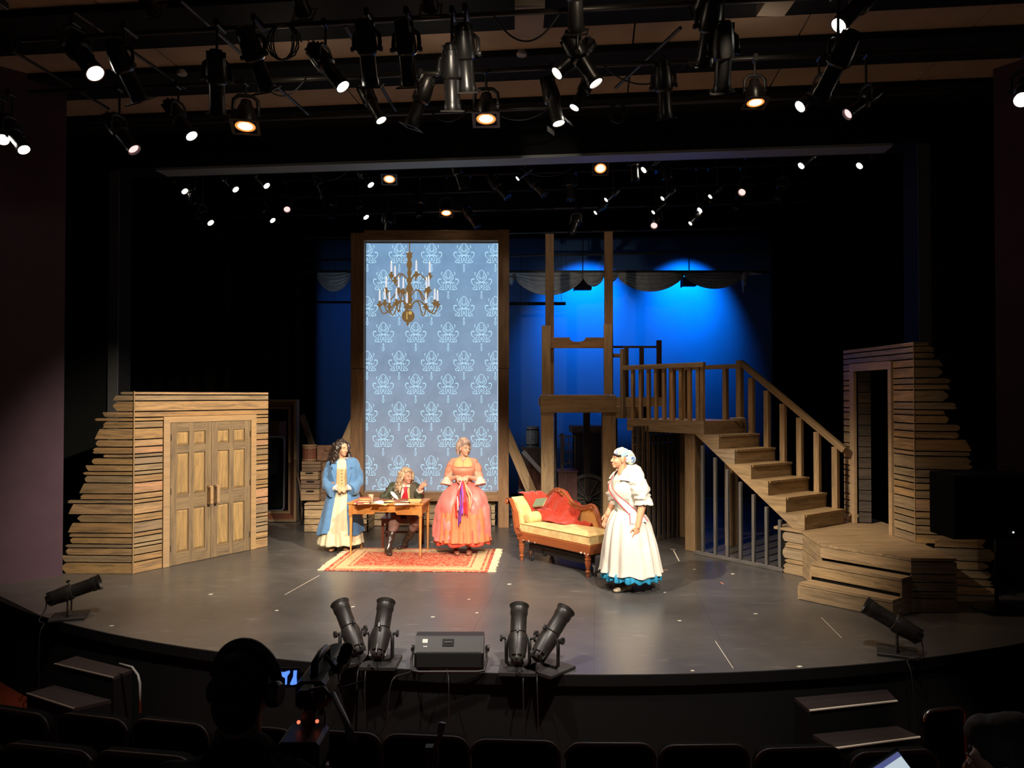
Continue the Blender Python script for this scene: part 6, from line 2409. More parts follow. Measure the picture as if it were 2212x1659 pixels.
# ---------------------------------------------------------------- woman in the white dress
o4 = G(1357, 1272)
pd_ = person(o4, 'woman in a white dress, patterned headscarf and red-edged sash, turned towards the desk')
M = Matrix.Translation(V((o4.x, o4.y, 0))) @ HY(math.radians(-72), 4, 'Z')
SK4 = skin('tan_skin', (.60, .29, .165))
hT = head_T(M, (.01, -.115, 1.60), -.12, -.04, 0, 1.0)
mb = Limb().at(M)
mb.e((.0, .0, 1.27), (.175, .135, .2)).e((0, 0, 1.04), (.15, .13, .16)).e((0, .01, .88), (.19, .15, .15))
mb.e((.08, -.10, 1.27), (.075, .06, .07)).e((-.08, -.10, 1.27), (.075, .06, .07))
mb.at(M)
mb.c((0, .0, 1.45), .07, (0, -.09, 1.52), .055)
for s in (-1, 1):
    sh = (s * .165, .02, 1.385)
    el = (s * .27, .06, 1.08) if s > 0 else (s * .21, -.06, 1.10)
    wr = (s * .295, -.02, .81) if s > 0 else (s * .17, -.20, .90)
    mb.at(M)
    mb.c((0, .0, 1.43), .06, sh, .055).c(sh, .055, el, .048).c(el, .05, wr, .034)
    mb.c((s * .09, 0, .84), .09, (s * .09, 0, .48), .065).c((s * .09, 0, .48), .065, (s * .085, .02, .09), .042)
    R3 = M.to_3x3()
    hand_shape(mb, M @ V(wr), R3 @ V((0, -.25, -1)), R3 @ V((s, .1, 0)), thumb=-1 if s > 0 else 1, curl=.28, size=1.08)
head_shape(mb, hT)
blob(mb, 'body', SK4, pd_)
face_parts(pd_, hT, M_LIPS, M_HAIR1)
hb = Limb().at(hT)
hb.e((.0, -.012, .05), (.079, .07, .045))
blob(hb, 'hair', M_HAIR1, pd_, voxel=.008)


def scarf_material():
    m, N, L, b = nodes('patterned_headscarf')
    tc = N.new('ShaderNodeTexCoord')
    mp = N.new('ShaderNodeMapping')
    mp.inputs['Scale'].default_value = (14, 14, 24)
    mp.inputs['Rotation'].default_value = (.5, .6, .3)
    L.new(tc.outputs['Object'], mp.inputs['Vector'])
    nz = N.new('ShaderNodeTexNoise')
    nz.inputs['Scale'].default_value = .75
    nz.inputs['Detail'].default_value = 1
    nz.inputs['Distortion'].default_value = .8
    L.new(mp.outputs[0], nz.inputs['Vector'])
    rp = N.new('ShaderNodeValToRGB')
    rp.color_ramp.interpolation = 'CONSTANT'
    el = rp.color_ramp.elements
    cs = [(0, (.12, .25, .55)), (.36, (.75, .74, .62)), (.45, (.03, .06, .16)), (.49, (.30, .50, .66)), (.53, (.80, .62, .15)), (.575, (.80, .78, .68)), (.64, (.22, .42, .50))]
    while len(el) < len(cs):
        el.new(.9)
    for k, (p, c) in enumerate(cs):
        el[k].position = p
        el[k].color = rgb(c)
    L.new(nz.outputs[0], rp.inputs[0])
    L.new(rp.outputs[0], b.inputs['Base Color'])
    b.inputs['Roughness'].default_value = .8
    return m


sc_b = Limb().at(hT)
sc_b.e((0, .03, .065), (.088, .10, .082)).e((0, .10, .035), (.085, .085, .085)).e((0, .14, .0), (.07, .06, .07)).e((0, -.02, .075), (.077, .06, .05))
so4 = blob(sc_b, 'headscarf', scarf_material(), pd_, voxel=.007)
wrinkle(so4, .010, 14, (1.6, .5, 1))
M_WHITE = plain('white_cotton', (.64, .60, .52), .85, var=.05, scale=14, spec=.15, sheen=.2)
M_PALEG = plain('pale_sage_panel', (.36, .38, .32), .85, var=.12, scale=40)
M_CYAN = plain('turquoise_ruffle', (.02, .30, .52), .6, var=.3, scale=24)
bod = [(1.44, .15, .11, 0, .01), (1.40, .195, .135, 0, 0), (1.30, .205, .175, 0, -.02), (1.22, .20, .185, 0, -.025), (1.10, .18, .165, 0, -.01), (.99, .175, .16, 0, 0), (.93, .19, .175, 0, 0)]
wrinkle(cloth(bod, 0, 0, nu=70, nv=24).build('dress_bodice', M_WHITE, pd_, M, smooth=True), .008, 16)
for (w0, w1, z1, z0) in ((-.10, .22, 1.34, .96), (.95, 1.2, 1.15, .95), (1.75, 2.3, .98, .93)):
    def pn(u, v, w0=w0, w1=w1, z0=z0, z1=z1):
        z = z1 + (z0 - z1) * v
        t = 0
        for i in range(len(bod) - 1):
            if bod[i][0] >= z >= bod[i + 1][0]:
                t = (i + (bod[i][0] - z) / (bod[i][0] - bod[i + 1][0])) / (len(bod) - 1)
        _, rx, ry, cx, cy = lerp_prof(bod, t)
        w = w0 + (w1 - w0) * u
        return V((cx + (rx + .006) * math.sin(w), cy - (ry + .006) * math.cos(w), z)), V((math.sin(w), -math.cos(w), 0))
    MB().shell(pn, 6, 10, .006).build('bodice_panel', M_PALEG, pd_, M, smooth=True)
skt = cloth([(.975, .175, .16, 0, 0), (.93, .215, .195, 0, .0), (.8, .28, .255, 0, .01), (.55, .345, .315, 0, .02), (.3, .385, .355, 0, .03), (.215, .405, .375, 0, .03)], 15, .05, nu=200, nv=30, ph=.4, top_amp=.03, hem=.012)
wrinkle(skt.build('skirt', M_WHITE, pd_, M, smooth=True), .022, 6, (1, 1, .35), 4)
rfl = cloth([(.26, .36, .33, 0, .03), (.205, .385, .355, 0, .03), (.145, .385, .355, 0, .03)], 34, .035, nu=260, nv=8, ph=.1, top_amp=.01, hem=.015, rnd=1.6)
rfl.build('hem_ruffle', M_CYAN, pd_, M, smooth=True)
cl = cloth([(1.53, .075, .085, .01, .03), (1.50, .12, .115, .01, .03), (1.45, .19, .155, 0, .015), (1.385, .235, .19, 0, -.005), (1.35, .235, .205, 0, -.015)], 12, .05, gap=lambda v: (.62 - .15 * v, .62 - .15 * v), nu=110, nv=14, thick=.02, ph=.5)
wrinkle(cl.build('wide_collar', M_WHITE, pd_, M, smooth=True), .025, 13)
for s in (-1, 1):
    if s > 0:
        pth, rs = [(.16, .01, 1.42), (.22, .03, 1.33), (.25, .05, 1.22), (.262, .06, 1.15), (.266, .065, 1.12)], [.09, .098, .10, .092, .08]
    else:
        pth, rs = [(-.16, .01, 1.42), (-.21, -.0, 1.33), (-.225, -.03, 1.22), (-.215, -.06, 1.12), (-.21, -.06, 1.07)], [.095, .115, .12, .11, .085]
    sl = sleeve(pth, rs, 28, 6)
    wrinkle(sl.build('puffed_sleeve', M_WHITE, pd_, M, smooth=60), .045, 13, (1, 1, 1.7), s * 3)
    p_ = V(pth[-1])
    fl = sleeve([p_ + V((0, .0, .03)), p_ + V((0, .01, .0)), p_ + V((0, .015, -.045))], [.08, .095, .11], 30, 3)
    wrinkle(fl.build('sleeve_frill', M_WHITE, pd_, M, smooth=60), .03, 24)
    T = M @ Matrix.Translation(V((s * .10, -.03 - .06 * s, 0.001))) @ HY(s * .15, 4, 'Z')
    shoe(pd_, T, plain('pale_leather_shoe', (.42, .34, .22), .45))


def sash_pt(t, off, lift=.024):
    """t 0..1 from the far shoulder round the front to the near hip; off along the band's width"""
    w = -1.0 + 2.75 * t
    z = 1.43 - .53 * t ** .95 + off
    zz = min(1.44, max(.93, z))
    tt = 0
    for i in range(len(bod) - 1):
        if bod[i][0] >= zz >= bod[i + 1][0]:
            tt = (i + (bod[i][0] - zz) / (bod[i][0] - bod[i + 1][0])) / (len(bod) - 1)
    _, rx, ry, cx, cy = lerp_prof(bod, tt)
    rx, ry = rx + lift, ry + lift
    return V((cx + rx * math.sin(w), cy - ry * math.cos(w), z)), V((math.sin(w), -math.cos(w), 0))


M_SASH = plain('white_satin_sash', (.82, .77, .72), .5, spec=.4)
M_REDTRIM = plain('red_trim', (.62, .02, .04), .5)
MB().shell(lambda u, v: sash_pt(u, (v - .5) * .12), 40, 6, .006).build('sash', M_SASH, pd_, M, smooth=True)
for off in (-.062, .062):
    MB().tube([sash_pt(k / 30, off, .027)[0] for k in range(31)], .0042, 5).build('sash_trim', M_REDTRIM, pd_, M, smooth=True)
# loose tail of the sash below the hip
tail = [(.215, -.085, .97), (.225, .07, .955), (.275, .125, .865), (.27, -.10, .845)]
tq = [V(p) for p in tail]
MB().add(tq + [p - V((.008, 0, 0)) for p in tq], [(0, 1, 2, 3), (7, 6, 5, 4), (0, 4, 5, 1), (1, 5, 6, 2), (2, 6, 7, 3), (3, 7, 4, 0)]).build('sash_tail', M_SASH, pd_, M)
for a_, b_ in ((1, 2), (0, 3)):
    MB().tube([tq[a_], tq[b_]], .005, 5).build('sash_trim', M_REDTRIM, pd_, M)
# ================================================================== LIGHTING RIG
ORD = ['first', 'second', 'third', 'fourth', 'fifth', 'sixth', 'seventh', 'eighth', 'ninth', 'tenth', 'eleventh', 'twelfth', 'thirteenth', 'fourteenth', 'fifteenth', 'sixteenth', 'seventeenth', 'eighteenth', 'nineteenth', 'twentieth', 'twenty-first', 'twenty-second', 'twenty-third', 'twenty-fourth', 'twenty-fifth', 'twenty-sixth', 'twenty-seventh', 'twenty-eighth', 'twenty-ninth', 'thirtieth']
M_CAST = plain('black_cast_metal', (.016, .015, .014), .32, c2=(.011, .010, .010), scale=40, spec=.6)
M_DOORM = plain('worn_black_metal', (.03, .028, .026), .4, spec=.5)
M_LENS_W = glow('lit_lens_white', (1, .93, .80), 26)
M_LENS_P = glow('lit_lens_pink', (1, .55, .52), 1.5)
M_LENS_O = glow('lit_lens_amber', (1, .62, .32), 3.2)
M_LENS_R = glow('lit_lens_amber_rim', (1, .30, .06), 1.3)
M_LENS_D = plain('dark_lens', (.05, .06, .09), .08, spec=.8)
M_WIRE = plain('black_cable', (.014, .013, .013), .5)
M_GEL = plain('pale_gel_frame', (.35, .38, .42), .5)

RX = Matrix.Rotation(PI / 2, 4, 'Y')          # lathe axis Z -> X


def xl(prof, n=18):
    return MB().lathe([(r, x) for x, r in prof], n, RX)


me_body = xl([(-.27, .012), (-.265, .05), (-.245, .062), (-.21, .066), (-.20, .082), (-.13, .092), (-.06, .098), (.0, .1), (.03, .096), (.05, .072), (.06, .071)]).mesh('housing', M_CAST, 35)
mbv = MB()
for k in range(8):                                  # cooling fins round the lamp cap
    w = 2 * PI * k / 8
    mbv.box((-.245, .06, -.006), (-.15, .088, .006), Matrix.Rotation(w, 4, 'X'))
me_fins = mbv.mesh('cooling_fin', M_CAST)
me_barrel = xl([(.05, .06), (.05, .073), (.25, .073), (.26, .080), (.315, .080), (.315, .070), (.285, .066)]).mesh('lens_tube', M_CAST, 35)
mbv = MB()
for s in (-1, 1):
    mbv.box((.316, s * .098 - .012, -.11), (.328, s * .098 + .012, .11))
    mbv.box((.316, -.11, s * .098 - .012), (.328, .11, s * .098 + .012))
me_gel = mbv.mesh('colour_frame', M_DOORM)
me_doors = [MB().prism([(.318, s * .1), (.318, s * .112), (.38, s * .128), (.38, s * .121)], -.09, .09).mesh('barn_door', M_DOORM) for s in (-1, 1)]
lens_meshes = {}
for nm, m in (('w', M_LENS_W), ('p', M_LENS_P), ('o', M_LENS_O), ('d', M_LENS_D)):
    lens_meshes[nm] = xl([(.283, .001), (.284, .064), (.29, .06), (.298, .035), (.301, .001)], 20).mesh('lens', m, True)
    lens_meshes[nm + 'b'] = xl([(.142, .001), (.143, .108), (.15, .1), (.162, .06), (.166, .001)], 22).mesh('lens', m, True)
me_yoke = MB().tube([(0, -.118, -.01), (0, -.122, .06), (0, -.115, .14), (0, -.07, .18), (0, 0, .185), (0, .07, .18), (0, .115, .14), (0, .122, .06), (0, .118, -.01)], .011, 6, True, 2.0, (1, 0, 0)).mesh('yoke', M_DOORM, True)
me_knob = [MB().lathe([(.0, .0), (.022, .0), (.026, .012), (.022, .03), (0, .03)], 10, Matrix.Translation(V((0, s * .12, 0))) @ Matrix.Rotation(-s * PI / 2, 4, 'X')).mesh('locking_knob', M_DOORM, 40) for s in (-1, 1)]
me_lrim = xl([(.144, .104), (.150, .102), (.158, .085), (.163, .083), (.166, .098), (.160, .112), (.15, .113), (.144, .104)], 24).mesh('lens_rim', M_LENS_R, True)
me_scoop = xl([(-.16, .012), (-.155, .06), (-.10, .07), (-.08, .085), (.02, .118), (.10, .126), (.165, .126), (.165, .112), (.13, .11)]).mesh('housing', M_CAST, 35)
mbv = MB()
for s in (-1, 1):
    mbv.box((.168, s * .14 - .018, -.158), (.178, s * .14 + .018, .158))
    mbv.box((.168, -.158, s * .14 - .018), (.178, .158, s * .14 + .018))
me_gelb = mbv.mesh('colour_frame', M_DOORM)


def aim(d):
    d = V(d).normalized()
    return frame_x(V((0, 0, 0)), d)


RIG = []
PIPE = [None]


def fixture(px, py, Y, d, kind, lens, zpipe, row, sc=1.0, doors=False, gel=False, light=None):
    """lens centre seen at (px, py), at distance Y, beam along d, hung from a pipe at height zpipe"""
    d = V(d).normalized()
    off = (.29 if kind == 'e' else .15) * sc
    piv = P(px, py, Y) - d * off
    RIG.append((px, piv, d, kind, lens, zpipe, row, sc, doors, gel, light, PIPE[0]))


def build_rig():
    rows = {}
    for r in RIG:
        rows.setdefault((r[6], r[4], r[3]), []).append(r)
    for (row, lens, kind), lst in rows.items():
        lst.sort(key=lambda r: r[0])
        for i, (px, piv, d, kind, lens, zp, row, sc, doors, gel, light, pq) in enumerate(lst):
            what = {'w': 'white-lit', 'p': 'dim pink-lensed', 'o': 'amber-glowing', 'd': 'unlit black'}[lens]
            nm = 'spotlight' if kind == 'e' else 'wash lamp'
            where = 'over the house pipes' if row == 'h' else 'behind the header'
            lab = f'{what} {nm} hanging {where}, {ORD[i]} such lamp counted from the double-door side'
            if len(lst) == 1:
                lab = f'{what} {nm} hanging {where}, the only such lamp'
            root = thing('stage_spotlight' if kind == 'e' else 'wash_lamp', piv, lab, 'stage light', 'stage lights ' + where)
            Mb = Matrix.Translation(piv) @ aim(d) @ Matrix.Scale(sc, 4)
            yaw = math.atan2(d.y, d.x)
            My = Matrix.Translation(piv) @ Matrix.Rotation(yaw, 4, 'Z') @ Matrix.Scale(sc, 4)
            if kind == 'e':
                inst('housing', me_body, root, Mb)
                inst('cooling_fin', me_fins, root, Mb)
                inst('lens_tube', me_barrel, root, Mb)
                inst('lens', lens_meshes[lens], root, Mb)
                if gel:
                    inst('colour_frame', me_gel, root, Mb)
                if doors:
                    for q in me_doors:
                        inst('barn_door', q, root, Mb)
            else:
                inst('housing', me_scoop, root, Mb)
                inst('lens', lens_meshes[lens + 'b'], root, Mb)
                inst('colour_frame', me_gelb, root, Mb)
                if lens == 'o':
                    inst('lens_rim', me_lrim, root, Mb)
            inst('yoke', me_yoke, root, My @ (Matrix.Scale(1.12, 4) if kind != 'e' else Matrix()))
            for q in me_knob:
                inst('locking_knob', q, root, My)
            top = piv + V((0, 0, .185 * sc * (1.12 if kind != 'e' else 1)))
            L = max(.04, zp - top.z)
            MB().tube([(0, 0, 0), (0, 0, L)], .014, 8).build('hanger', M_DOORM, root, Matrix.Translation(top), smooth=40)
            tp2 = top + V((0, 0, L))
            cp_ = V((pq.x, pq.y, tp2.z)) + D * (tp2 - pq).dot(D)
            dv = (cp_ - tp2)
            dv = dv.normalized() if dv.length > .01 else V((0, 1, 0))
            beam('clamp', tp2 - dv * .03, cp_ + dv * .04, .05, .08, M_DOORM, root, b=.012)
            if light:
                w, deg, col, tgt = light
                so_ = spot('lamp', piv + d * (.36 * sc if kind == 'e' else .2), tgt, w, deg, col, .5, .06)
                so_.parent = root
                so_.matrix_parent_inverse = W[root.name].inverted()


# pipes over the house
HP = []
ZP = 6.12
for k, (py, lab) in enumerate(((34, 'over the seats, nearest the catwalk'), (155, 'in the middle of the house ceiling'), (240, 'just before the dark header'))):
    r = ray(1000, py)
    q = EYE + r * ((ZP - EYE.z) / r.z)
    HP.append(q)
    a, b3 = q - D * (5.9, 5.4, 5.3)[k], q + D * (7.2, 6.6, 6.2)[k]
    o = MB().tube([a, b3], .028, 10).build('lighting_pipe', M_PIPE, None, smooth=40)
    tag(o, 'long steel lighting pipe ' + lab, 'pipe')


def pipe_y(k, px):
    """distance at which a ray in column px passes under house pipe k"""
    q = HP[k]
    a = (px - 1106) / F
    # (q.x + t D.x) = a (q.y + t D.y)
    t = (a * q.y - q.x) / (D.x - a * D.y)
    return (q + D * t).y


def house(px, py, d, kind='e', lens='w', sc=1.0, **k):
    best = 0
    for i in (2, 1, 0):
        Y = pipe_y(i, px)
        z = P(px, py, Y).z - V(d).normalized().z * (.29 if kind == 'e' else .15) * sc + .2 * sc
        if z < 6.1:
            best = i
            break
    Y = pipe_y(best, px)
    PIPE[0] = HP[best]
    fixture(px, py, Y, d, kind, lens, ZP - .0, 'h', sc, **k)


LT_ = lambda s: (s * .55, -.35, -.75)
house(203, 155, (.55, -.22, -.66), sc=1.25)
house(412, 291, (.55, -.16, -.72))
house(50, 321, (.55, -.2, -.7))
house(6, 300, (.35, -.55, -.6))
house(738, 184, (.55, -.14, -.72))
house(822, 257, (.45, -.12, -.8), sc=.9)
house(1206, 156, (-.6, -.18, -.6), sc=.9)
house(1285, 176, (.45, -.12, -.8))
house(1242, 230, (-.45, -.15, -.85), sc=.8)
house(1206, 263, (.22, -.12, -.9), doors=True)
house(1815, 52, (-.6, -.16, -.62), sc=1.05)
house(1731, 228, (-.68, -.12, -.55), sc=.95)
house(2208, 214, (-.5, -.6, -.55), sc=1.1)
house(288, 321, (.6, -.15, -.7), lens='p', sc=1.05)
house(1833, 245, (-.75, -.12, -.55), lens='p', sc=.9)
house(530, 271, (.05, -.22, -.95), 's', 'o', 1.05, light=(260, 80, (1, .66, .42), (-2.8, 10.6, 0)))
house(1050, 255, (.0, -.22, -.95), 's', 'o', 1.0, light=(260, 80, (1, .66, .42), (-.2, 10.4, 0)))
house(1632, 220, (.0, -.16, -.97), 's', 'o', .85, light=(120, 80, (1, .66, .42), (2.8, 9.8, 0)))
# lamps seen from behind, aimed at the stage
for (px, py, d) in ((330, 20, (.25, .85, -.55)), (575, 188, (.22, .55, -.8)), (300, 212, (.25, .5, -.82)), (800, 178, (.02, .5, -.85)), (885, 180, (.05, .45, -.88)), (1010, 190, (.05, .45, -.88)), (890, 268, (-.35, .12, -.9)), (1520, 135, (-.06, .5, -.85)), (1437, 250, (.12, .3, -.92)), (470, 240, (-.12, .4, -.9)), (1245, 62, (.1, .6, -.78)), (1560, 190, (.1, .5, -.85)), (978, 232, (.0, .35, -.92)), (20, 95, (.3, .7, -.6)), (1775, 205, (-.3, .5, -.8)), (655, 25, (.1, .8, -.55)), (930, 15, (.0, .8, -.55)), (1515, 15, (-.1, .8, -.55))):
    house(px, py, d, 'e', 'd', 1.05, gel=True)


# stage pipes behind the header
SP = []
for k, (Y, z) in enumerate(((12.55, 6.45), (13.3, 6.45), (14.2, 6.5), (15.2, 6.45), (15.9, 5.75), (16.3, 5.35), (14.7, 5.95))):
    q = V((0, Y, z))
    SP.append(q)
    o = MB().tube([q - D * 6.2, q + D * 6.2], .024, 8).build('lighting_pipe', M_PIPE, None, smooth=40)
    lab = ['nearest behind the header', 'second behind the header', 'third behind the header', 'fourth behind the header', 'carrying no lamps above the swags', 'lowest above the grey swags', 'low in front of the sky cloth lamps'][k]
    tag(o, 'steel lighting pipe ' + lab, 'pipe')
    for j in range(5):
        x = -5 + j * 2.5
        p = q + D * x
        # thin suspension wires to the grid are part of the pipe
        MB().tube([p, V((p.x, p.y, 7.395))], .004, 4).build('suspension_wire', M_PIPE, o)


def stage(px, py, d, lens='w', kind='e', sc=.85, k=None, **kw):
    a = (px - 1106) / F
    if k is None:
        k = 0 if py < 410 or px < 500 else (1 if py < 450 else 2)
    q = SP[k]
    t = (a * q.y - q.x) / (D.x - a * D.y)
    PIPE[0] = q
    fixture(px, py, (q + D * t).y, d, kind, lens, q.z, 's', sc, **kw)


for (px, py, s) in ((398, 412, 1), (508, 408, 1), (575, 400, 1), (454, 480, 1), (588, 475, 1), (800, 398, .8), (790, 468, .8)):
    stage(px, py, (.62 * s, -.24, -.66), sc=.82)
for (px, py) in ((1119, 385), (1392, 366), (1732, 357), (1858, 357), (1513, 453), (1287, 459), (1412, 458), (1310, 431), (1492, 482), (1535, 424), (1432, 428)):
    lt = {1858: (90, 16, (1, .9, .75), (4.6, 5.6, -.1)), 1392: (260, 44, (1, .85, .7), (.3, 4.7, .2)), 1732: (160, 14, (1, .85, .7), (5.0, 5.9, -.2))}.get(px)
    stage(px, py, (-.66, -.2, -.6), sc=.8 if px in (1392, 1732, 1858, 1513) else .58, light=lt)
for (px, py) in ((620, 452), (1603, 415), (1413, 487), (837, 506)):
    stage(px, py, (.3 if px == 620 else (-.5 if px == 1603 else (-.25 if px == 1413 else 0)), -.75 if px != 837 else -.35, -.6 if px != 837 else -.92), 'p', sc=.9)
stage(841, 386, (.05, -.45, -.9), 'o', 's', .85, light=(260, 75, (1, .72, .48), (-1.9, 11.6, 0)))
stage(1297, 363, (-.03, -.62, -.8), 'o', 's', .85, light=(260, 75, (1, .72, .48), (1.4, 11.0, 0)))
stage(964, 459, (.05, -.35, -.92), 'o', 's', .85, light=(200, 75, (1, .72, .48), (-.6, 12.4, 0)))
for (px, py, d) in ((1095, 425, (.6, -.1, -.7)), (1175, 420, (.6, -.1, -.7)), (1232, 430, (0, -.1, -1)), (715, 470, (.1, -.2, -1)), (1030, 490, (.5, -.2, -.8)), (1000, 405, (.3, .2, -.9)), (1372, 388, (.1, .1, -1)), (1447, 415, (.2, .1, -.95)), (905, 465, (0, -.2, -1)), (1235, 503, (-.3, -.4, -.8)), (1590, 450, (-.4, -.3, -.8)), (1680, 430, (-.4, -.3, -.8)), (700, 425, (.3, .2, -.9)), (430, 470, (.3, -.1, -.9))):
    stage(px, py, d, 'd', sc=.9)
build_rig()
# unseen point fills, added to brighten the ceiling panels and the rig
for k_, (px, py) in enumerate(((620, 150), (930, 175), (1270, 120), (1640, 150))):
    l = bpy.data.lights.new('ceiling_fill', 'POINT')
    l.energy = 2.2
    l.color = (1, .80, .58)
    l.shadow_soft_size = .05
    o = bpy.data.objects.new('ceiling_fill', l)
    COL.objects.link(o)
    o.location = P(px, py, pipe_y(1 if py > 120 else 0, px) - .35)
    o.location.z = 6.02

# cables looping under the pipes
def on_pipe(q, px):
    a = (px - 1106) / F
    return q + D * ((a * q.y - q.x) / (D.x - a * D.y))


cables = [(HP[0], 1062, 1215, .30, 'thick black cable looping below the pipe beside the tan ceiling duct'), (HP[2], 1060, 1190, .16, 'black cable sagging beside the amber lamp in the middle'), (HP[2], 930, 1008, .14, 'thin black cable sagging between the unlit spotlights'), (HP[1], 1300, 1490, .25, 'long thin cable under the tan ceiling panels'), (SP[0], 1075, 1290, .5, 'long cable drooping behind the header above the portal'), (SP[0], 640, 780, .45, 'cable drooping behind the header on the double-door side'), (HP[1], 560, 660, .2, 'thin cable drooping beside the amber lamp by the double-door side')]
for (q, x0, x1, sag, lab) in cables:
    a, b3 = on_pipe(q, x0), on_pipe(q, x1)
    pts = [a + (b3 - a) * (k / 16) - V((0, .03, sag * 4 * (k / 16) * (1 - k / 16))) for k in range(17)]
    tag(MB().tube([a] + pts + [b3], .009, 6).build('cable', M_WIRE, smooth=True), lab, 'cable')
# coiled cable hanging from a pipe
for k, (px, py, Y, r, lab) in enumerate(((1335, 240, 9.4, 22, 'coil of black cable hanging from the house pipe'), (610, 22, 7.6, 40, 'big coil of black cable hanging over the seats'))):
    R = r / F * Y
    c = on_pipe(HP[(2, 0)[k]], px) - V((0, .03, R))
    pts = [c + V((R * (1 - .01 * j) * math.cos(j * .5), .01 * math.sin(j * 1.3), R * (1 + .02 * math.sin(j)) * math.sin(j * .5))) for j in range(52)]
    tag(MB().tube(pts, .008, 5).build('cable_coil', M_WIRE, smooth=True), lab, 'cable')
# tan duct pieces between the ceiling panels, smoke detectors
M_DUCT = plain('tan_duct', (.34, .28, .21), .7, var=.1, scale=4)
for k, (px0, px1, py0, py1, Y, lab) in enumerate(((1112, 1172, -12, 74, 8.0, 'pale tan ceiling duct crossing the panels in the middle'), (1640, 1700, -20, 26, 7.9, 'pale tan ceiling duct piece near the far purple wall'))):
    a, b3 = P(px0, py1, Y), P(px1, py0, Y)
    o = MB().cbox((0, -.6, 0), (b3.x - a.x, .1, min(b3.z - a.z, 6.5 - a.z)), .01).build('ceiling_duct', M_DUCT, None, Matrix.Translation(a))
    tag(o, lab, 'duct')
for k, (px, py, lab) in enumerate(((393, 152, 'small pale ceiling detector on the double-door side'), (1127, 110, 'small pale ceiling detector in the middle of the ceiling beam'))):
    r = ray(px, py)
    q = EYE + r * ((6.29 - EYE.z) / r.z)
    tag(MB().lathe([(.0, 0), (.055, .0), (.06, .02), (.035, .06), (0, .065)], 16, Matrix.Translation(q - V((0, 0, .055)))).build('ceiling_detector', plain('detector_white', (.5, .45, .38), .6), smooth=40), lab, 'detector')
# small rails that run towards the house on the sides
for k, (a, b3, lab) in enumerate((((160, 25), (400, 190), 'diagonal steel strut above the first house lamps'), ((390, 0), (520, 115), 'diagonal steel strut by the big cable coil'), ((20, 105), (235, 235), 'diagonal steel strut beside the purple wall'), ((745, 55), (855, 240), 'diagonal steel strut across the tan panels'), ((590, 180), (670, 250), 'short diagonal steel strut beside the amber lamp'), ((1330, 190), (1470, 60), 'diagonal steel strut on the far side of the middle'))):
    tag(MB().tube([G(*a, 6.2), G(*b3, 6.2)], .02, 6).build('steel_strut', M_PIPE, smooth=40), lab, 'strut')
# ================================================================== STAGE EDGE AND HOUSE
M_CAST_LIT = plain('black_cast_metal_lit', (.034, .029, .025), .42, c2=(.022, .019, .016), scale=25, spec=.5)  # lighter, browner copy of the cast metal: stage light put into its colour
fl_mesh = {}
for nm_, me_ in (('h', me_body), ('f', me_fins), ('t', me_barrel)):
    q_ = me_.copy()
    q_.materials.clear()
    q_.materials.append(M_CAST_LIT)
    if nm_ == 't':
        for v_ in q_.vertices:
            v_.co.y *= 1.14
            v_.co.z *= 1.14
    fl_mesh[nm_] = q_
fl_mesh['hood'] = xl([(.29, .079), (.30, .086), (.335, .095), (.355, .104), (.355, .098), (.335, .089), (.31, .076), (.29, .079)]).mesh('lens_hood', M_CAST_LIT, 35)


def foot_lamp(base_px, base_py, d, label, sc=1.0, hp=.30, cable_to=None):
    sc = .86
    b = G(base_px, base_py)
    o = thing('floor_spotlight', b, label, 'stage light', 'spotlights standing on the stage edge')
    d = V(d).normalized()
    yaw = math.atan2(d.y, d.x)
    T0 = Matrix.Translation(b) @ Matrix.Rotation(yaw, 4, 'Z')
    MB().cbox((-.17, -.16, .001), (.17, .16, .028), .004).build('base_board', plain('black_base_board', (.03, .028, .026), .55), o, T0)
    piv = b + V((0, 0, hp))
    Mb = Matrix.Translation(piv) @ aim(d) @ Matrix.Scale(sc, 4)
    My = Matrix.Translation(piv) @ Matrix.Rotation(yaw, 4, 'Z')
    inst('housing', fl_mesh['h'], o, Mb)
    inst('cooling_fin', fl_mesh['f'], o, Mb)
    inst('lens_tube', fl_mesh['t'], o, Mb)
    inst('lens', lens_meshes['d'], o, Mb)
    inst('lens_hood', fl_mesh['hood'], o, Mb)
    MB().tube([(0, -.1, .01), (0, -.102, -.10), (0, -.1, -hp + .06), (0, -.07, -hp + .034), (0, .07, -hp + .034), (0, .1, -hp + .06), (0, .102, -.10), (0, .1, .01)], .009, 6, True, 2.0, (1, 0, 0)).build('yoke', M_DOORM, o, My, smooth=True)
    for s in (-1, 1):
        MB().lathe([(0, 0), (.012, 0), (.012, .03), (.03, .032), (.032, .05), (0, .052)], 8, Matrix.Translation(V((0, s * .122 * sc, 0))) @ Matrix.Rotation(-s * PI / 2, 4, 'X')).build('locking_knob', M_DOORM, o, My, smooth=40)
    MB().tube([(.02, 0, .098), (.02, 0, .135)], .006, 6).build('shutter_knob', M_DOORM, o, Mb)
    MB().cbox((.0, -.012, .125), (.045, .012, .15), .003).build('shutter_grip', M_DOORM, o, Mb)
    tail = piv - d * .26 * sc
    e = G(*cable_to) if cable_to else tail + V((0, -.3, 0))
    pts = [tail, tail + V((0, -.03, -.1)), V(((tail.x + e.x) / 2, min(tail.y, e.y) - .02, .05)), V((e.x, e.y, .01)), V((e.x, e.y - .08, -.12)), V((e.x + .02, e.y - .10, -.8))]
    pts = [V(lerp_prof([tuple(p) for p in pts], k / 20)) for k in range(21)]
    MB().tube(pts, .006, 5).build('power_cable', M_WIRE, o, smooth=True)


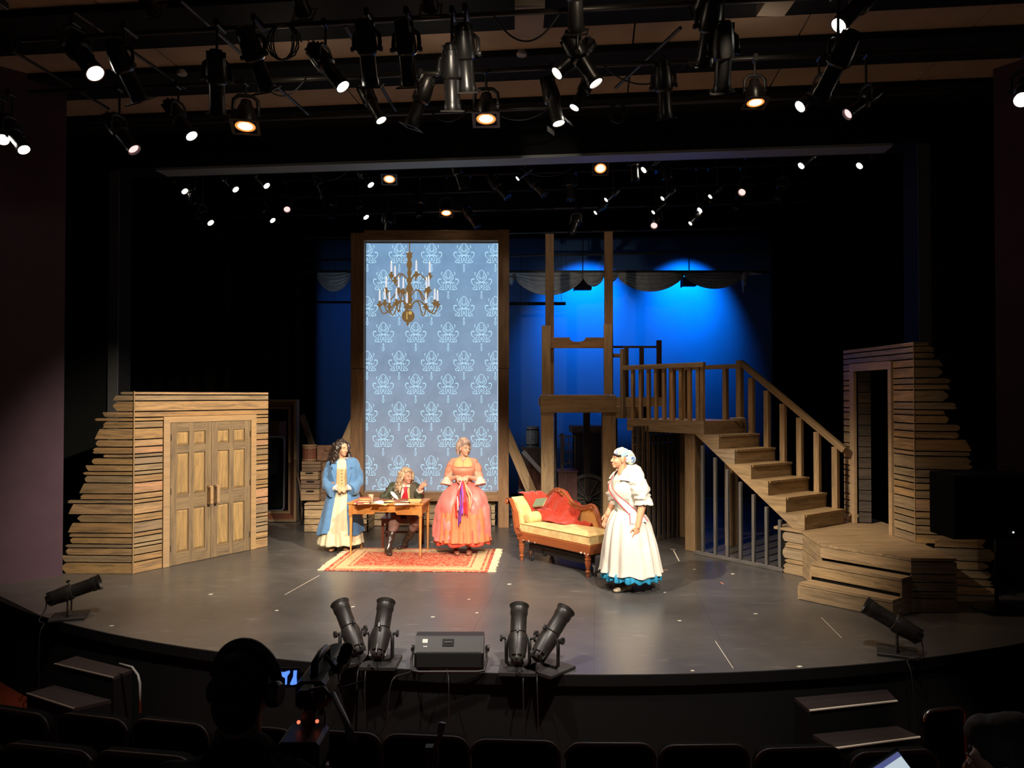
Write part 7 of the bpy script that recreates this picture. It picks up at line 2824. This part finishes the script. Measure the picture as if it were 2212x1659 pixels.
foot_lamp(150, 1334, (.86, .30, .28), 'black floor spotlight near the purple wall, aimed across the stage', 1.0, .27, (95, 1350))
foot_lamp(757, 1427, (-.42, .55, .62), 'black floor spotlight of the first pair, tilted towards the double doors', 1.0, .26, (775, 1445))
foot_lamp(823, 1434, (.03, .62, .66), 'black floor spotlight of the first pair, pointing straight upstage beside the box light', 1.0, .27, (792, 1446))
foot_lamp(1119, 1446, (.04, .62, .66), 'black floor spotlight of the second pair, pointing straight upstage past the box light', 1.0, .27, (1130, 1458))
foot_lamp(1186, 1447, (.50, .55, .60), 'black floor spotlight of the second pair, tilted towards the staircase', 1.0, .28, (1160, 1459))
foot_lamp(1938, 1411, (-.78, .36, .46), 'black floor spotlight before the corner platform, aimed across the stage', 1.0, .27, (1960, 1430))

# black box light in the middle of the stage edge
bb_ = G(972, 1437)
bl = thing('box_light', bb_, 'black rectangular box light in a bent yoke at the middle of the stage edge', 'stage light')
T = Matrix.Translation(bb_ + V((0, .0, .02)))
w2 = .30
sidep = [(-.12, .0), (.13, .0), (.16, .16), (.10, .245), (-.02, .245), (-.13, .13)]
mbx = MB()
vs = [(-w2, y, z) for y, z in sidep] + [(w2, y, z) for y, z in sidep]
n = len(sidep)
mbx.add(vs, [tuple(range(n)), tuple(range(2 * n - 1, n - 1, -1))] + [(i, (i + 1) % n, n + (i + 1) % n, n + i) for i in range(n)])
M_BOXL = plain('black_box_paint', (.018, .017, .016), .5, spec=.4)
M_GRIL = plain('black_grille', (.008, .008, .008), .8)
mbx.build('housing', M_BOXL, bl, T)
TF = frame_x(T @ V((0, -.13, .13)), T @ V((1, -.13, .13)), (0, .11, .115))        # sloping upper face
MB().cbox((-.28, -.005, .005), (.28, .004, .15), .003).build('face_plate', M_BOXL, bl, TF)
MB().box((-.06, -.012, .06), (.04, -.004, .125)).build('handle_recess', M_GRIL, bl, TF)
MB().tube([(-.045, -.015, .09), (.025, -.015, .09)], .006, 6).build('handle', M_DOORM, bl, TF)
MB().box((-.235, -.008, .09), (-.19, -.004, .125)).build('sticker', plain('white_sticker', (.75, .72, .65), .6), bl, TF)
MB().box((-.225, -.008, .05), (-.19, -.004, .062)).build('socket', plain('grey_socket', (.3, .3, .3), .4), bl, TF)
MB().box((-.28, -.135, .01), (.28, -.121, .12)).build('grille', M_GRIL, bl, T)
MB().tube([(-w2 - .02, .03, .12), (-w2 - .03, -.08, .06), (-w2 - .01, -.19, .0), (-w2 + .05, -.205, -.005), (w2 - .05, -.205, -.005), (w2 + .01, -.19, .0), (w2 + .03, -.08, .06), (w2 + .02, .03, .12)], .011, 8).build('yoke', M_DOORM, bl, T, smooth=True)
for s in (-1, 1):
    MB().lathe([(0, 0), (.02, 0), (.03, .015), (.03, .035), (0, .04)], 10, Matrix.Translation(V((s * (w2 + .01), .03, .12))) @ Matrix.Rotation(s * PI / 2, 4, 'Y')).build('locking_knob', M_DOORM, bl, T, smooth=40)
for (x, l) in ((-.26, -.33), (-.02, .06)):
    q = bb_ + V((x, -.12, .01))
    pts = [q, q + V((l * .3, -.10, -.004)), q + V((l * .6, -.22, -.02)), q + V((l * .7, -.26, -.3)), q + V((l * .7, -.27, -.8))]
    MB().tube([V(lerp_prof([tuple(p) for p in pts], k / 14)) for k in range(15)], .006, 5).build('power_cable', M_WIRE, bl, smooth=True)

# ---- stage stairs with pale nosings
M_TREADC = plain('dark_carpet_tread', (.028, .016, .015), .9, var=.3, scale=50)
M_NOSE = plain('pale_nosing', (.80, .72, .60), .4)


def house_stairs(name, corners, label, edge):
    """corners: for each tread (front-left px, front-right px, back-right px, back-left px, z)"""
    o = thing(name, G(*corners[-1][0], corners[-1][4]) * V((1, 1, 0)) + V((0, 0, -.96)), label, 'stairs')
    for (a, b3, c, d, z) in corners:
        q = [G(*p, z) for p in (a, b3, c, d)]
        MB().prism([(v.x, v.y) for v in q], z - .03, z, None, 'z').build('tread', M_TREADC, o)
        MB().prism([(v.x, v.y) for v in q], -.955, z - .031, None, 'z').build('step_body', M_BLACK, o)
        e = (q[1] - q[0]).normalized()
        beam('nosing', q[0] + V((0, 0, -.004)), q[1] + V((0, 0, -.004)), .018, .014, edge, o, b=.003)
    return o


house_stairs('stage_steps', [((1749, 1534), (1938, 1513), (1916, 1489), (1716, 1507), -.25), ((1802, 1616), (1988, 1591), (1938, 1568), (1755, 1586), -.45)], 'dark carpeted stage steps with bright nosings in front of the corner platform', M_NOSE)
house_stairs('stage_steps', [((118, 1433), (245, 1463), (285, 1447), (165, 1417), -.25), ((58, 1497), (160, 1530), (240, 1512), (118, 1480), -.45)], 'dark carpeted stage steps on the double-door side, with dull nosings', plain('dull_nosing', (.2, .16, .13), .6))
for k, (pts, z0, lab) in enumerate(((((255, 1440), (290, 1438), (300, 1470)), -.1, 'bent pale grab rail beside the stage steps on the double-door side'),)):
    q = [P(258, 1434, 7.3), P(285, 1441, 7.2), P(298, 1458, 7.15), P(302, 1475, 7.1), P(303, 1540, 7.1)]
    tag(MB().tube(q, .012, 6).build('grab_rail', plain('grey_rail', (.3, .29, .27), .4), smooth=True), lab, 'rail')

# ---- loudspeaker at the dark end of the stage
YL = 8.35
a, b3 = P(2063, 1166, YL), P(2250, 1026, YL)
ls = thing('loudspeaker', (a.x + .45, YL + .3, 0), 'big black loudspeaker on a pole stand hiding the ragged end of the doorway tower', 'loudspeaker')
Tl = Matrix.Translation(V((a.x, YL, a.z)))
MB().cbox((0, 0, 0), (b3.x - a.x, .5, b3.z - a.z), .02).build('cabinet', M_VELOUR, ls, Tl)
MB().box((.03, -.008, .03), (b3.x - a.x - .03, .0, b3.z - a.z - .03)).build('grille', M_VELOUR, ls, Tl)
MB().tube([(.6, .25, .0), (.6, .25, -a.z + .002)], .02, 8).build('pole', M_DARKSTEEL, ls, Tl)
MB().lathe([(0, -a.z + .003), (.25, -a.z + .003), (.25, -a.z + .02), (.03, -a.z + .03), (0, -a.z + .03)], 20, Matrix.Translation(V((.6, .25, 0)))).build('base', M_DARKSTEEL, ls, Tl)
c = P(2189, 1150, YL - .02)
MB().ell(c, .008).build('indicator', glow('white_led', (1, .95, .9), 6), ls)

# ---- theatre seats, seen from behind
M_SEATF = plain('dark_seat_fabric', (.012, .010, .010), .9)
M_SEATE = plain('brown_seat_rim', (.16, .085, .07), .45)
M_SEATR = plain('dark_red_seat', (.16, .02, .015), .9)


def rrect(w, h, r, n=6):
    out = [(-w / 2, 0), (w / 2, 0)]
    for k in range(n + 1):
        t = PI / 2 * k / n
        out.append((w / 2 - r + r * math.cos(t), h - r + r * math.sin(t)))
    for k in range(n + 1):
        t = PI / 2 + PI / 2 * k / n
        out.append((-w / 2 + r + r * math.cos(t), h - r + r * math.sin(t)))
    return out


SW_ = .52
rr1 = rrect(SW_, .62, .085)
me_back = MB().prism(rr1, -.03, .03).mesh('backrest', M_SEATF)
me_rim = MB().tube([(x, -.03, z) for x, z in rr1[1:]], .013, 6, True, None, (0, 1, 0)).mesh('rim', M_SEATE, True)
me_pan = MB().cbox((-.23, .06, .0), (.23, .48, .08), .02).mesh('seat', M_SEATR)
me_leg = MB().cbox((-.02, .0, -.42), (.02, .35, .02), .005).mesh('leg', M_DARKSTEEL)
me_armr = MB().cbox((-.03, -.05, .18), (.03, .35, .22), .008).mesh('armrest', M_SEATE)
SEATS = []


def seat(px, py, ztop, label, floor_z, grp):
    q = G(px, py, ztop)
    ang = math.atan2(q.x - CX, CY - q.y)          # face the middle of the stage
    o = thing('theatre_seat', (q.x, q.y, floor_z), label, 'seat', grp)
    T = Matrix.Translation(V((q.x, q.y, ztop - .62))) @ Matrix.Rotation(ang * .9, 4, 'Z') @ Matrix.Rotation(.08, 4, 'X')
    inst('backrest', me_back, o, T)
    inst('rim', me_rim, o, T)
    inst('seat', me_pan, o, T)
    hz = ztop - .62 - floor_z
    for s in (-1, 1):
        MB().cbox((s * .235 - .02, .0, -hz + .002), (s * .235 + .02, .3, .02), .005).build('leg', M_DARKSTEEL, o, Matrix.Translation(V((q.x, q.y, ztop - .62))) @ Matrix.Rotation(ang * .9, 4, 'Z'))
    if grp.startswith('front'):
        inst('armrest', me_armr, o, T @ Matrix.Translation(V((.285, 0, 0))))


rowA = [(55, 1526), (218, 1538), (383, 1549), (562, 1560), (742, 1570), (925, 1578), (1114, 1588), (1315, 1594), (1513, 1598), (1716, 1604), (1916, 1611)]
whereA = ['the last one on the double-door side', 'below the dull stage steps', 'first beside the camera operator', 'behind the camera operator', 'just past the camera operator', 'under the first pair of floor spotlights', 'below the second pair of floor spotlights', 'one past the second pair of floor spotlights', 'second from the laptop', 'next to the laptop', 'right behind the laptop screen']
for (px, py), lb in zip(rowA, whereA):
    seat(px, py, .33, 'dark theatre seat back in the front row, ' + lb.replace('right behind', 'directly beyond'), -.62, 'front row of theatre seats')
for (px, py), lb in zip([(-70, 1588), (125, 1600), (330, 1614)], ['cut by the picture edge', 'second from the picture edge', 'beside the camera operator']):
    seat(px, py, .67, 'dark theatre seat back in the second row, ' + lb, -.28, 'second row of theatre seats')
# metal-framed chair by the red floor
q = G(2036, 1530, .05)
mc = thing('metal_chair', (q.x, q.y, -.96), 'black chair with a bright chrome-edged back beside the stage steps', 'chair')
Tm = Matrix.Translation(V((q.x, q.y, -.5))) @ Matrix.Rotation(.25, 4, 'Z')
rr2 = rrect(.36, .55, .07)
MB().prism(rr2, -.02, .02).build('backrest', M_BLACK, mc, Tm)
MB().tube([(x, -.02, z) for x, z in rr2[1:]], .012, 6, True, None, (0, 1, 0)).build('frame_tube', plain('chrome_tube', (.6, .55, .48), .25, 1.0), mc, Tm, smooth=True)
MB().cbox((-.2, .02, .0), (.2, .42, .05), .01).build('seat', M_BLACK, mc, Tm)
for (x, y) in ((-.18, .0), (.18, .0), (-.18, .4), (.18, .4)):
    MB().tube([(x, y, 0), (x * 1.05, y, -.455)], .012, 6).build('leg', M_DARKSTEEL, mc, Tm)

# ---- camera operator, seen from behind
YO = 2.15
oc = P(533, 1490, YO)
opz = .35
op = person((oc.x, YO, opz), 'camera operator in dark clothes and headphones, seen from behind as a silhouette')
M_DARKC = plain('dark_hoodie', (.010, .009, .009), .95, spec=.1)
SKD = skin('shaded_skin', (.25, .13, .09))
Mo = Matrix.Translation(V((oc.x, YO, 0))) @ HY(PI, 4, 'Z')      # faces the stage
hT = Mo @ Matrix.Translation(V((0, 0, oc.z + .005))) @ HY(-.15, 4, 'Z') @ Matrix.Scale(.86, 4)
hz = oc.z
mb = Limb().at(Mo)
mb.e((0, .03, hz - .42), (.19, .13, .22)).e((0, .03, hz - .66), (.18, .14, .2)).e((0, 0, hz - .80), (.2, .16, .14))
for s in (-1, 1):
    sh, el = (s * .18, .03, hz - .27), (s * .27, -.05, hz - .52)
    wr = (s * .10, -.30, hz - .38) if s < 0 else (s * .2, -.27, hz - .60)
    mb.at(Mo)
    mb.c((0, .03, hz - .22), .06, sh, .06).c(sh, .055, el, .045).c(el, .043, wr, .03)
    mb.c((s * .1, 0, hz - .80), .085, (s * .12, -.42, hz - .80), .065).c((s * .12, -.42, hz - .80), .06, (s * .12, -.44, opz + .08), .045)
    mb.e((s * .12, -.5, opz + .04), (.045, .11, .04))
    hand_shape(mb, Mo @ V(wr), Mo.to_3x3() @ V((-s * .3, -.9, .2)), V((0, 0, 1)), thumb=s, curl=.5)
head_shape(mb, hT)
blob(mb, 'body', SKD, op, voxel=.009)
hb = Limb().at(hT)
hb.e((0, .03, .045), (.088, .105, .09)).e((0, .07, -.03), (.08, .06, .09))
blob(hb, 'hair', plain('black_hair', (.008, .007, .006), .7), op, voxel=.009)
cb2 = Limb().at(Mo)
cb2.e((0, .035, hz - .42), (.22, .16, .23)).e((0, .03, hz - .68), (.21, .17, .24)).e((0, .05, hz - .17), (.105, .095, .075))
for s in (-1, 1):
    sh, el = (s * .19, .03, hz - .27), (s * .28, -.05, hz - .52)
    wr = (s * .10, -.28, hz - .39) if s < 0 else (s * .2, -.24, hz - .585)
    cb2.c((0, .04, hz - .23), .085, sh, .08).c(sh, .08, el, .068).c(el, .066, wr, .045)
jo = blob(cb2, 'hoodie', M_DARKC, op, voxel=.01)
wrinkle(jo, .03, 10)
cb2 = Limb().at(Mo)
for s in (-1, 1):
    cb2.c((s * .09, 0, hz - .80), .105, (s * .12, -.42, hz - .80), .082).c((s * .12, -.42, hz - .80), .08, (s * .12, -.44, opz + .14), .06)
blob(cb2, 'trousers', M_DARKC, op, voxel=.012)
hp_ = thing('headphones', hT @ V((0, 0, .12)), 'black over-ear headphones on the camera operator', 'headphones')
M_HPH = plain('black_plastic', (.02, .02, .02), .45)
MB().tube([hT @ V((.107 * math.sin(t), -.0 + .01, .02 + .125 * math.cos(t))) for t in [-1.45 + 2.9 * k / 20 for k in range(21)]], .0105, 8, True, 1.6).build('headband', M_HPH, hp_, smooth=True)
for s in (-1, 1):
    MB().lathe([(0, -.022), (.032, -.022), (.04, -.01), (.04, .012), (.03, .02), (0, .02)], 18, hT @ Matrix.Translation(V((s * .1, .01, -.01))) @ Matrix.Rotation(PI / 2, 4, 'Y')).build('ear_cup', M_HPH, hp_, smooth=40)
# stool under the operator
stl_ = thing('folding_chair', (oc.x, YO - .03, opz), 'dark folding chair under the camera operator', 'chair')
MB().cbox((-.22, -.2, .42), (.22, .2, .455), .01).build('seat', M_BLACK, stl_, W[stl_.name])
MB().cbox((-.21, -.215, .62), (.21, -.195, .85), .008).build('backrest', M_BLACK, stl_, W[stl_.name])
for (x, y, h) in ((-.2, -.2, .85), (.2, -.2, .85), (-.2, .2, .44), (.2, .2, .44)):
    MB().tube([(x, y, .002), (x, y, h)], .011, 6).build('leg', M_DARKSTEEL, stl_, W[stl_.name])

# ---- video camera on a tripod
YV = 2.45
vc = P(690, 1478, YV)
vid = thing('video_camera', vc, 'black video camera with a lit flip-out screen and a fluffy microphone', 'camera')
M_CAMB = plain('camera_black', (.015, .014, .014), .45)
Tv = Matrix.Translation(vc) @ HY(PI / 2, 4, 'Z')        # X towards the stage
MB().cbox((-.11, -.045, -.035), (.10, .045, .05), .012).build('body', M_CAMB, vid, Tv)
MB().lathe([(0, .10), (.04, .10), (.042, .12), (.045, .18), (.05, .22), (.05, .25), (.038, .25), (.036, .2), (0, .2)], 18, Tv @ RX).build('lens_barrel', M_CAMB, vid, smooth=40)
MB().tube([(-.07, 0, .05), (-.06, 0, .085), (.02, 0, .092), (.09, 0, .085), (.10, 0, .05)], .012, 8).build('top_handle', M_CAMB, vid, Tv, smooth=True)
MB().cbox((-.17, -.02, .0), (-.10, .025, .045), .008).build('viewfinder', M_CAMB, vid, Tv)
a, b3 = P(599, 1486, YV - .02), P(646, 1444, YV - .02)
MB().cbox((0, 0, 0), (b3.x - a.x, .012, b3.z - a.z), .003).build('flip_screen', M_CAMB, vid, Matrix.Translation(a))
sb = MB()
for poly in ([(601, 1450), (611, 1453), (625, 1449), (626, 1453), (620, 1462), (619, 1479), (616, 1479), (616, 1465), (607, 1460)], [(634, 1449), (641, 1449), (640, 1462), (641, 1478), (630, 1480), (626, 1478), (633, 1462)]):
    q = [P(x, y, YV - .024) for x, y in poly]
    sb.prism([(v.x, v.z) for v in q], YV - .024, YV - .021)
sb.build('screen_picture', glow('blue_screen_picture', (.12, .30, 1.0), 1.1), vid)
mic0, mic1 = P(752, 1395, YV + .1), P(729, 1452, YV + .02)
mb = MB()
mb.cap(mic0 + (mic1 - mic0) * .12, .021, mic0 + (mic1 - mic0) * .5, .021)
mo_ = blob(mb, 'microphone_windshield', plain('grey_fur', (.02, .02, .02), .95), vid, voxel=.006)
wrinkle(mo_, .006, 120)
MB().tube([mic0 + (mic1 - mic0) * .55, mic1], .011, 10).build('microphone_tube', plain('silver_tube', (.35, .34, .32), .3, .9), vid, smooth=40)
MB().tube([mic1, vc + V((0.02, 0, .09))], .006, 6).build('microphone_arm', M_CAMB, vid)
MB().tube([mic1, mic1 + V((.01, 0, -.05)), mic1 + V((.09, -.02, -.02)), vc + V((.12, 0, -.02)), vc + V((.12, -.02, -.14))], .003, 5).build('microphone_cable', M_WIRE, vid, smooth=True)
for (px, py) in ((645, 1560), (685, 1558)):
    MB().ell(P(px, py, YV - .15), .0055).build('record_light', glow('red_led', (1, .16, .08), 1.6), vid, smooth=True)
MB().cbox((-.24, -.06, -.16), (-.12, .06, -.075), .01).build('battery_pack', M_CAMB, vid, Tv)
MB().cbox((-.13, -.02, -.12), (-.02, .02, -.03), .006).build('battery_bracket', M_CAMB, vid, Tv)
tp_ = thing('tripod', (vc.x, YV, opz - .29), 'black camera tripod with a long pan handle', 'tripod')
MB().cbox((-.06, -.03, -.075), (.06, .03, -.036), .008).build('fluid_head', M_CAMB, tp_, Tv)
MB().tube([vc + V((0, 0, -.075)), vc + V((0, 0, -.35))], .022, 10).build('column', M_CAMB, tp_, smooth=40)
fz = .06
for k in range(3):
    w = .6 + 2 * PI * k / 3
    MB().tube([vc + V((.03 * math.cos(w), .03 * math.sin(w), -.28)), V((vc.x + .42 * math.cos(w), YV + .42 * math.sin(w), .08 if YV + .42 * math.sin(w) < 2.9 else .08))], [.018, .013], 8).build('leg', M_CAMB, tp_, smooth=40)
MB().tube([vc + V((.02, -.03, -.055)), P(720, 1500, 2.2), P(748, 1560, 2.05), P(762, 1602, 2.0)], [.008, .008, .009, .013], 8).build('pan_handle', plain('grey_handle', (.12, .10, .085), .45), tp_, smooth=True)
MB().tube([vc + V((-.04, -.02, -.055)), P(660, 1500, 2.3), P(672, 1490, 2.25), P(700, 1486, 2.2), P(712, 1505, 2.15)], .006, 6).build('camera_strap', M_CAMB, tp_, smooth=True)

# ---- clamp stand between the seats
YK = 3.3
k0, k1 = P(957, 1562, YK), P(938, 1622, YK)
cs = thing('clamp_stand', (P(930, 1640, YK).x, YK, -.28), 'grey clamp arm rising between two front row seats', 'stand')
M_GREYM = plain('grey_metal', (.22, .19, .16), .45, .3)
MB().tube([k0, P(950, 1590, YK), k1], [.014, .011, .012], 8).build('arm', M_GREYM, cs, smooth=True)
MB().tube([k0 + V((-.012, 0, .0)), P(948, 1580, YK), P(944, 1578, YK)], .008, 6).build('hook', M_GREYM, cs, smooth=True)
a = P(918, 1660, YK)
MB().cbox((0, 0, 0), (.055, .05, .085), .006).build('clamp_block', plain('dark_clamp', (.05, .045, .04), .5), cs, Matrix.Translation(a))
MB().tube([a + V((.028, .025, 0)), V((a.x + .028, a.y + .025, -.278))], .014, 8).build('pole', M_DARKSTEEL, cs, smooth=40)

# ---- spectator with a laptop at the picture's corner
YQ = 1.75
qc = P(2180, 1652, YQ)
sp4 = person((qc.x, YQ, .35), 'short-haired spectator at the picture corner, face lit by a laptop')
Mq = Matrix.Translation(V((qc.x, YQ, 0))) @ HY(PI + .9, 4, 'Z')
hT = Mq @ Matrix.Translation(V((0, 0, qc.z))) @ HY(.2, 4, 'X') @ Matrix.Scale(.85, 4)
hz = qc.z
mb = Limb().at(Mq)
mb.e((0, .03, hz - .42), (.19, .13, .22)).e((0, .03, hz - .62), (.18, .14, .2))
for s in (-1, 1):
    sh, el, wr = (s * .18, .03, hz - .27), (s * .24, -.05, hz - .52), (s * .1, -.28, hz - .50)
    mb.at(Mq)
    mb.c((0, .03, hz - .22), .06, sh, .06).c(sh, .055, el, .045).c(el, .043, wr, .03)
    mb.c((s * .1, 0, hz - .72), .085, (s * .12, -.42, hz - .70), .065)
    mb.c((s * .12, -.42, hz - .70), .06, (s * .12, -.44, .43), .045)
    hand_shape(mb, Mq @ V(wr), Mq.to_3x3() @ V((-s * .2, -.9, -.1)), V((0, 0, 1)), thumb=s, curl=.4)
head_shape(mb, hT)
blob(mb, 'body', skin('spectator_skin', (.50, .30, .22)), sp4, voxel=.009)
face_parts(sp4, hT, M_LIPS, M_HAIR1)
hb = Limb().at(hT)
hb.e((0, .03, .05), (.087, .105, .086)).e((0, .075, -.02), (.08, .06, .09)).e((0, -.04, .085), (.07, .05, .04))
ho = blob(hb, 'hair', plain('reddish_brown_hair', (.022, .008, .006), .8), sp4, voxel=.008)
wrinkle(ho, .003, 70, (1, 1, .5))
cb2 = Limb().at(Mq)
cb2.e((0, .035, hz - .44), (.21, .15, .23)).e((0, .03, hz - .68), (.2, .16, .2))
for s in (-1, 1):
    sh, el, wr = (s * .185, .03, hz - .28), (s * .25, -.05, hz - .53), (s * .11, -.26, hz - .51)
    cb2.c((0, .04, hz - .25), .075, sh, .075).c(sh, .075, el, .062).c(el, .06, wr, .042)
    cb2.c((s * .1, 0, hz - .72), .1, (s * .12, -.42, hz - .70), .08).c((s * .12, -.42, hz - .70), .08, (s * .12, -.44, .45), .06)
blob(cb2, 'dark_clothes', M_DARKC, sp4, voxel=.011)
c0_ = [P(x, y, yy) for x, y, yy in ((1873, 1668, 1.62), (1939, 1624, 1.70), (1958, 1675, 1.66))]
lp = thing('laptop', Mq @ V((0, -.35, hz - .58)), 'open laptop with a pale bright screen below the stage steps', 'laptop')
u_ = (c0_[1] - c0_[0])
v_ = (c0_[2] - c0_[1])
un_ = u_.normalized()
dn = (v_ - un_ * v_.dot(un_)).normalized()
nr = un_.cross(dn)
if nr.y > 0:
    nr = -nr
tl = c0_[1]


def lq(a, b3, off):
    return tl - un_ * a + dn * b3 + nr * off


def slab4(name, a0, a1, b0, b1, o0, o1, m):
    vs = [lq(a0, b0, o0), lq(a1, b0, o0), lq(a1, b1, o0), lq(a0, b1, o0), lq(a0, b0, o1), lq(a1, b0, o1), lq(a1, b1, o1), lq(a0, b1, o1)]
    MB().add(vs, [(0, 1, 2, 3), (7, 6, 5, 4), (0, 4, 5, 1), (1, 5, 6, 2), (2, 6, 7, 3), (3, 7, 4, 0)]).build(name, m, lp)


slab4('lid', -.008, .30, -.008, .205, -.006, -.0005, plain('laptop_grey', (.08, .08, .08), .5))
slab4('screen', 0, .29, .0, .19, 0, .001, glow('laptop_screen', (.62, .72, .80), .8))
slab4('title_bar', 0, .29, .0, .010, .001, .0015, glow('laptop_title_bar', (.10, .12, .30), .8))
vs0 = lq(-.008, .205, -.006)
base_v = V((nr.x, nr.y, 0)).normalized()
MB().add([lq(-.008, .207, 0), lq(.30, .207, 0), lq(.30, .207, 0) + base_v * .21, lq(-.008, .207, 0) + base_v * .21, lq(-.008, .207, 0) + V((0, 0, -.014)), lq(.30, .207, 0) + V((0, 0, -.014)), lq(.30, .207, 0) + base_v * .21 + V((0, 0, -.014)), lq(-.008, .207, 0) + base_v * .21 + V((0, 0, -.014))], [(0, 1, 2, 3), (7, 6, 5, 4), (0, 4, 5, 1), (1, 5, 6, 2), (2, 6, 7, 3), (3, 7, 4, 0)]).build('keyboard_base', plain('laptop_base_grey', (.08, .08, .08), .5), lp)
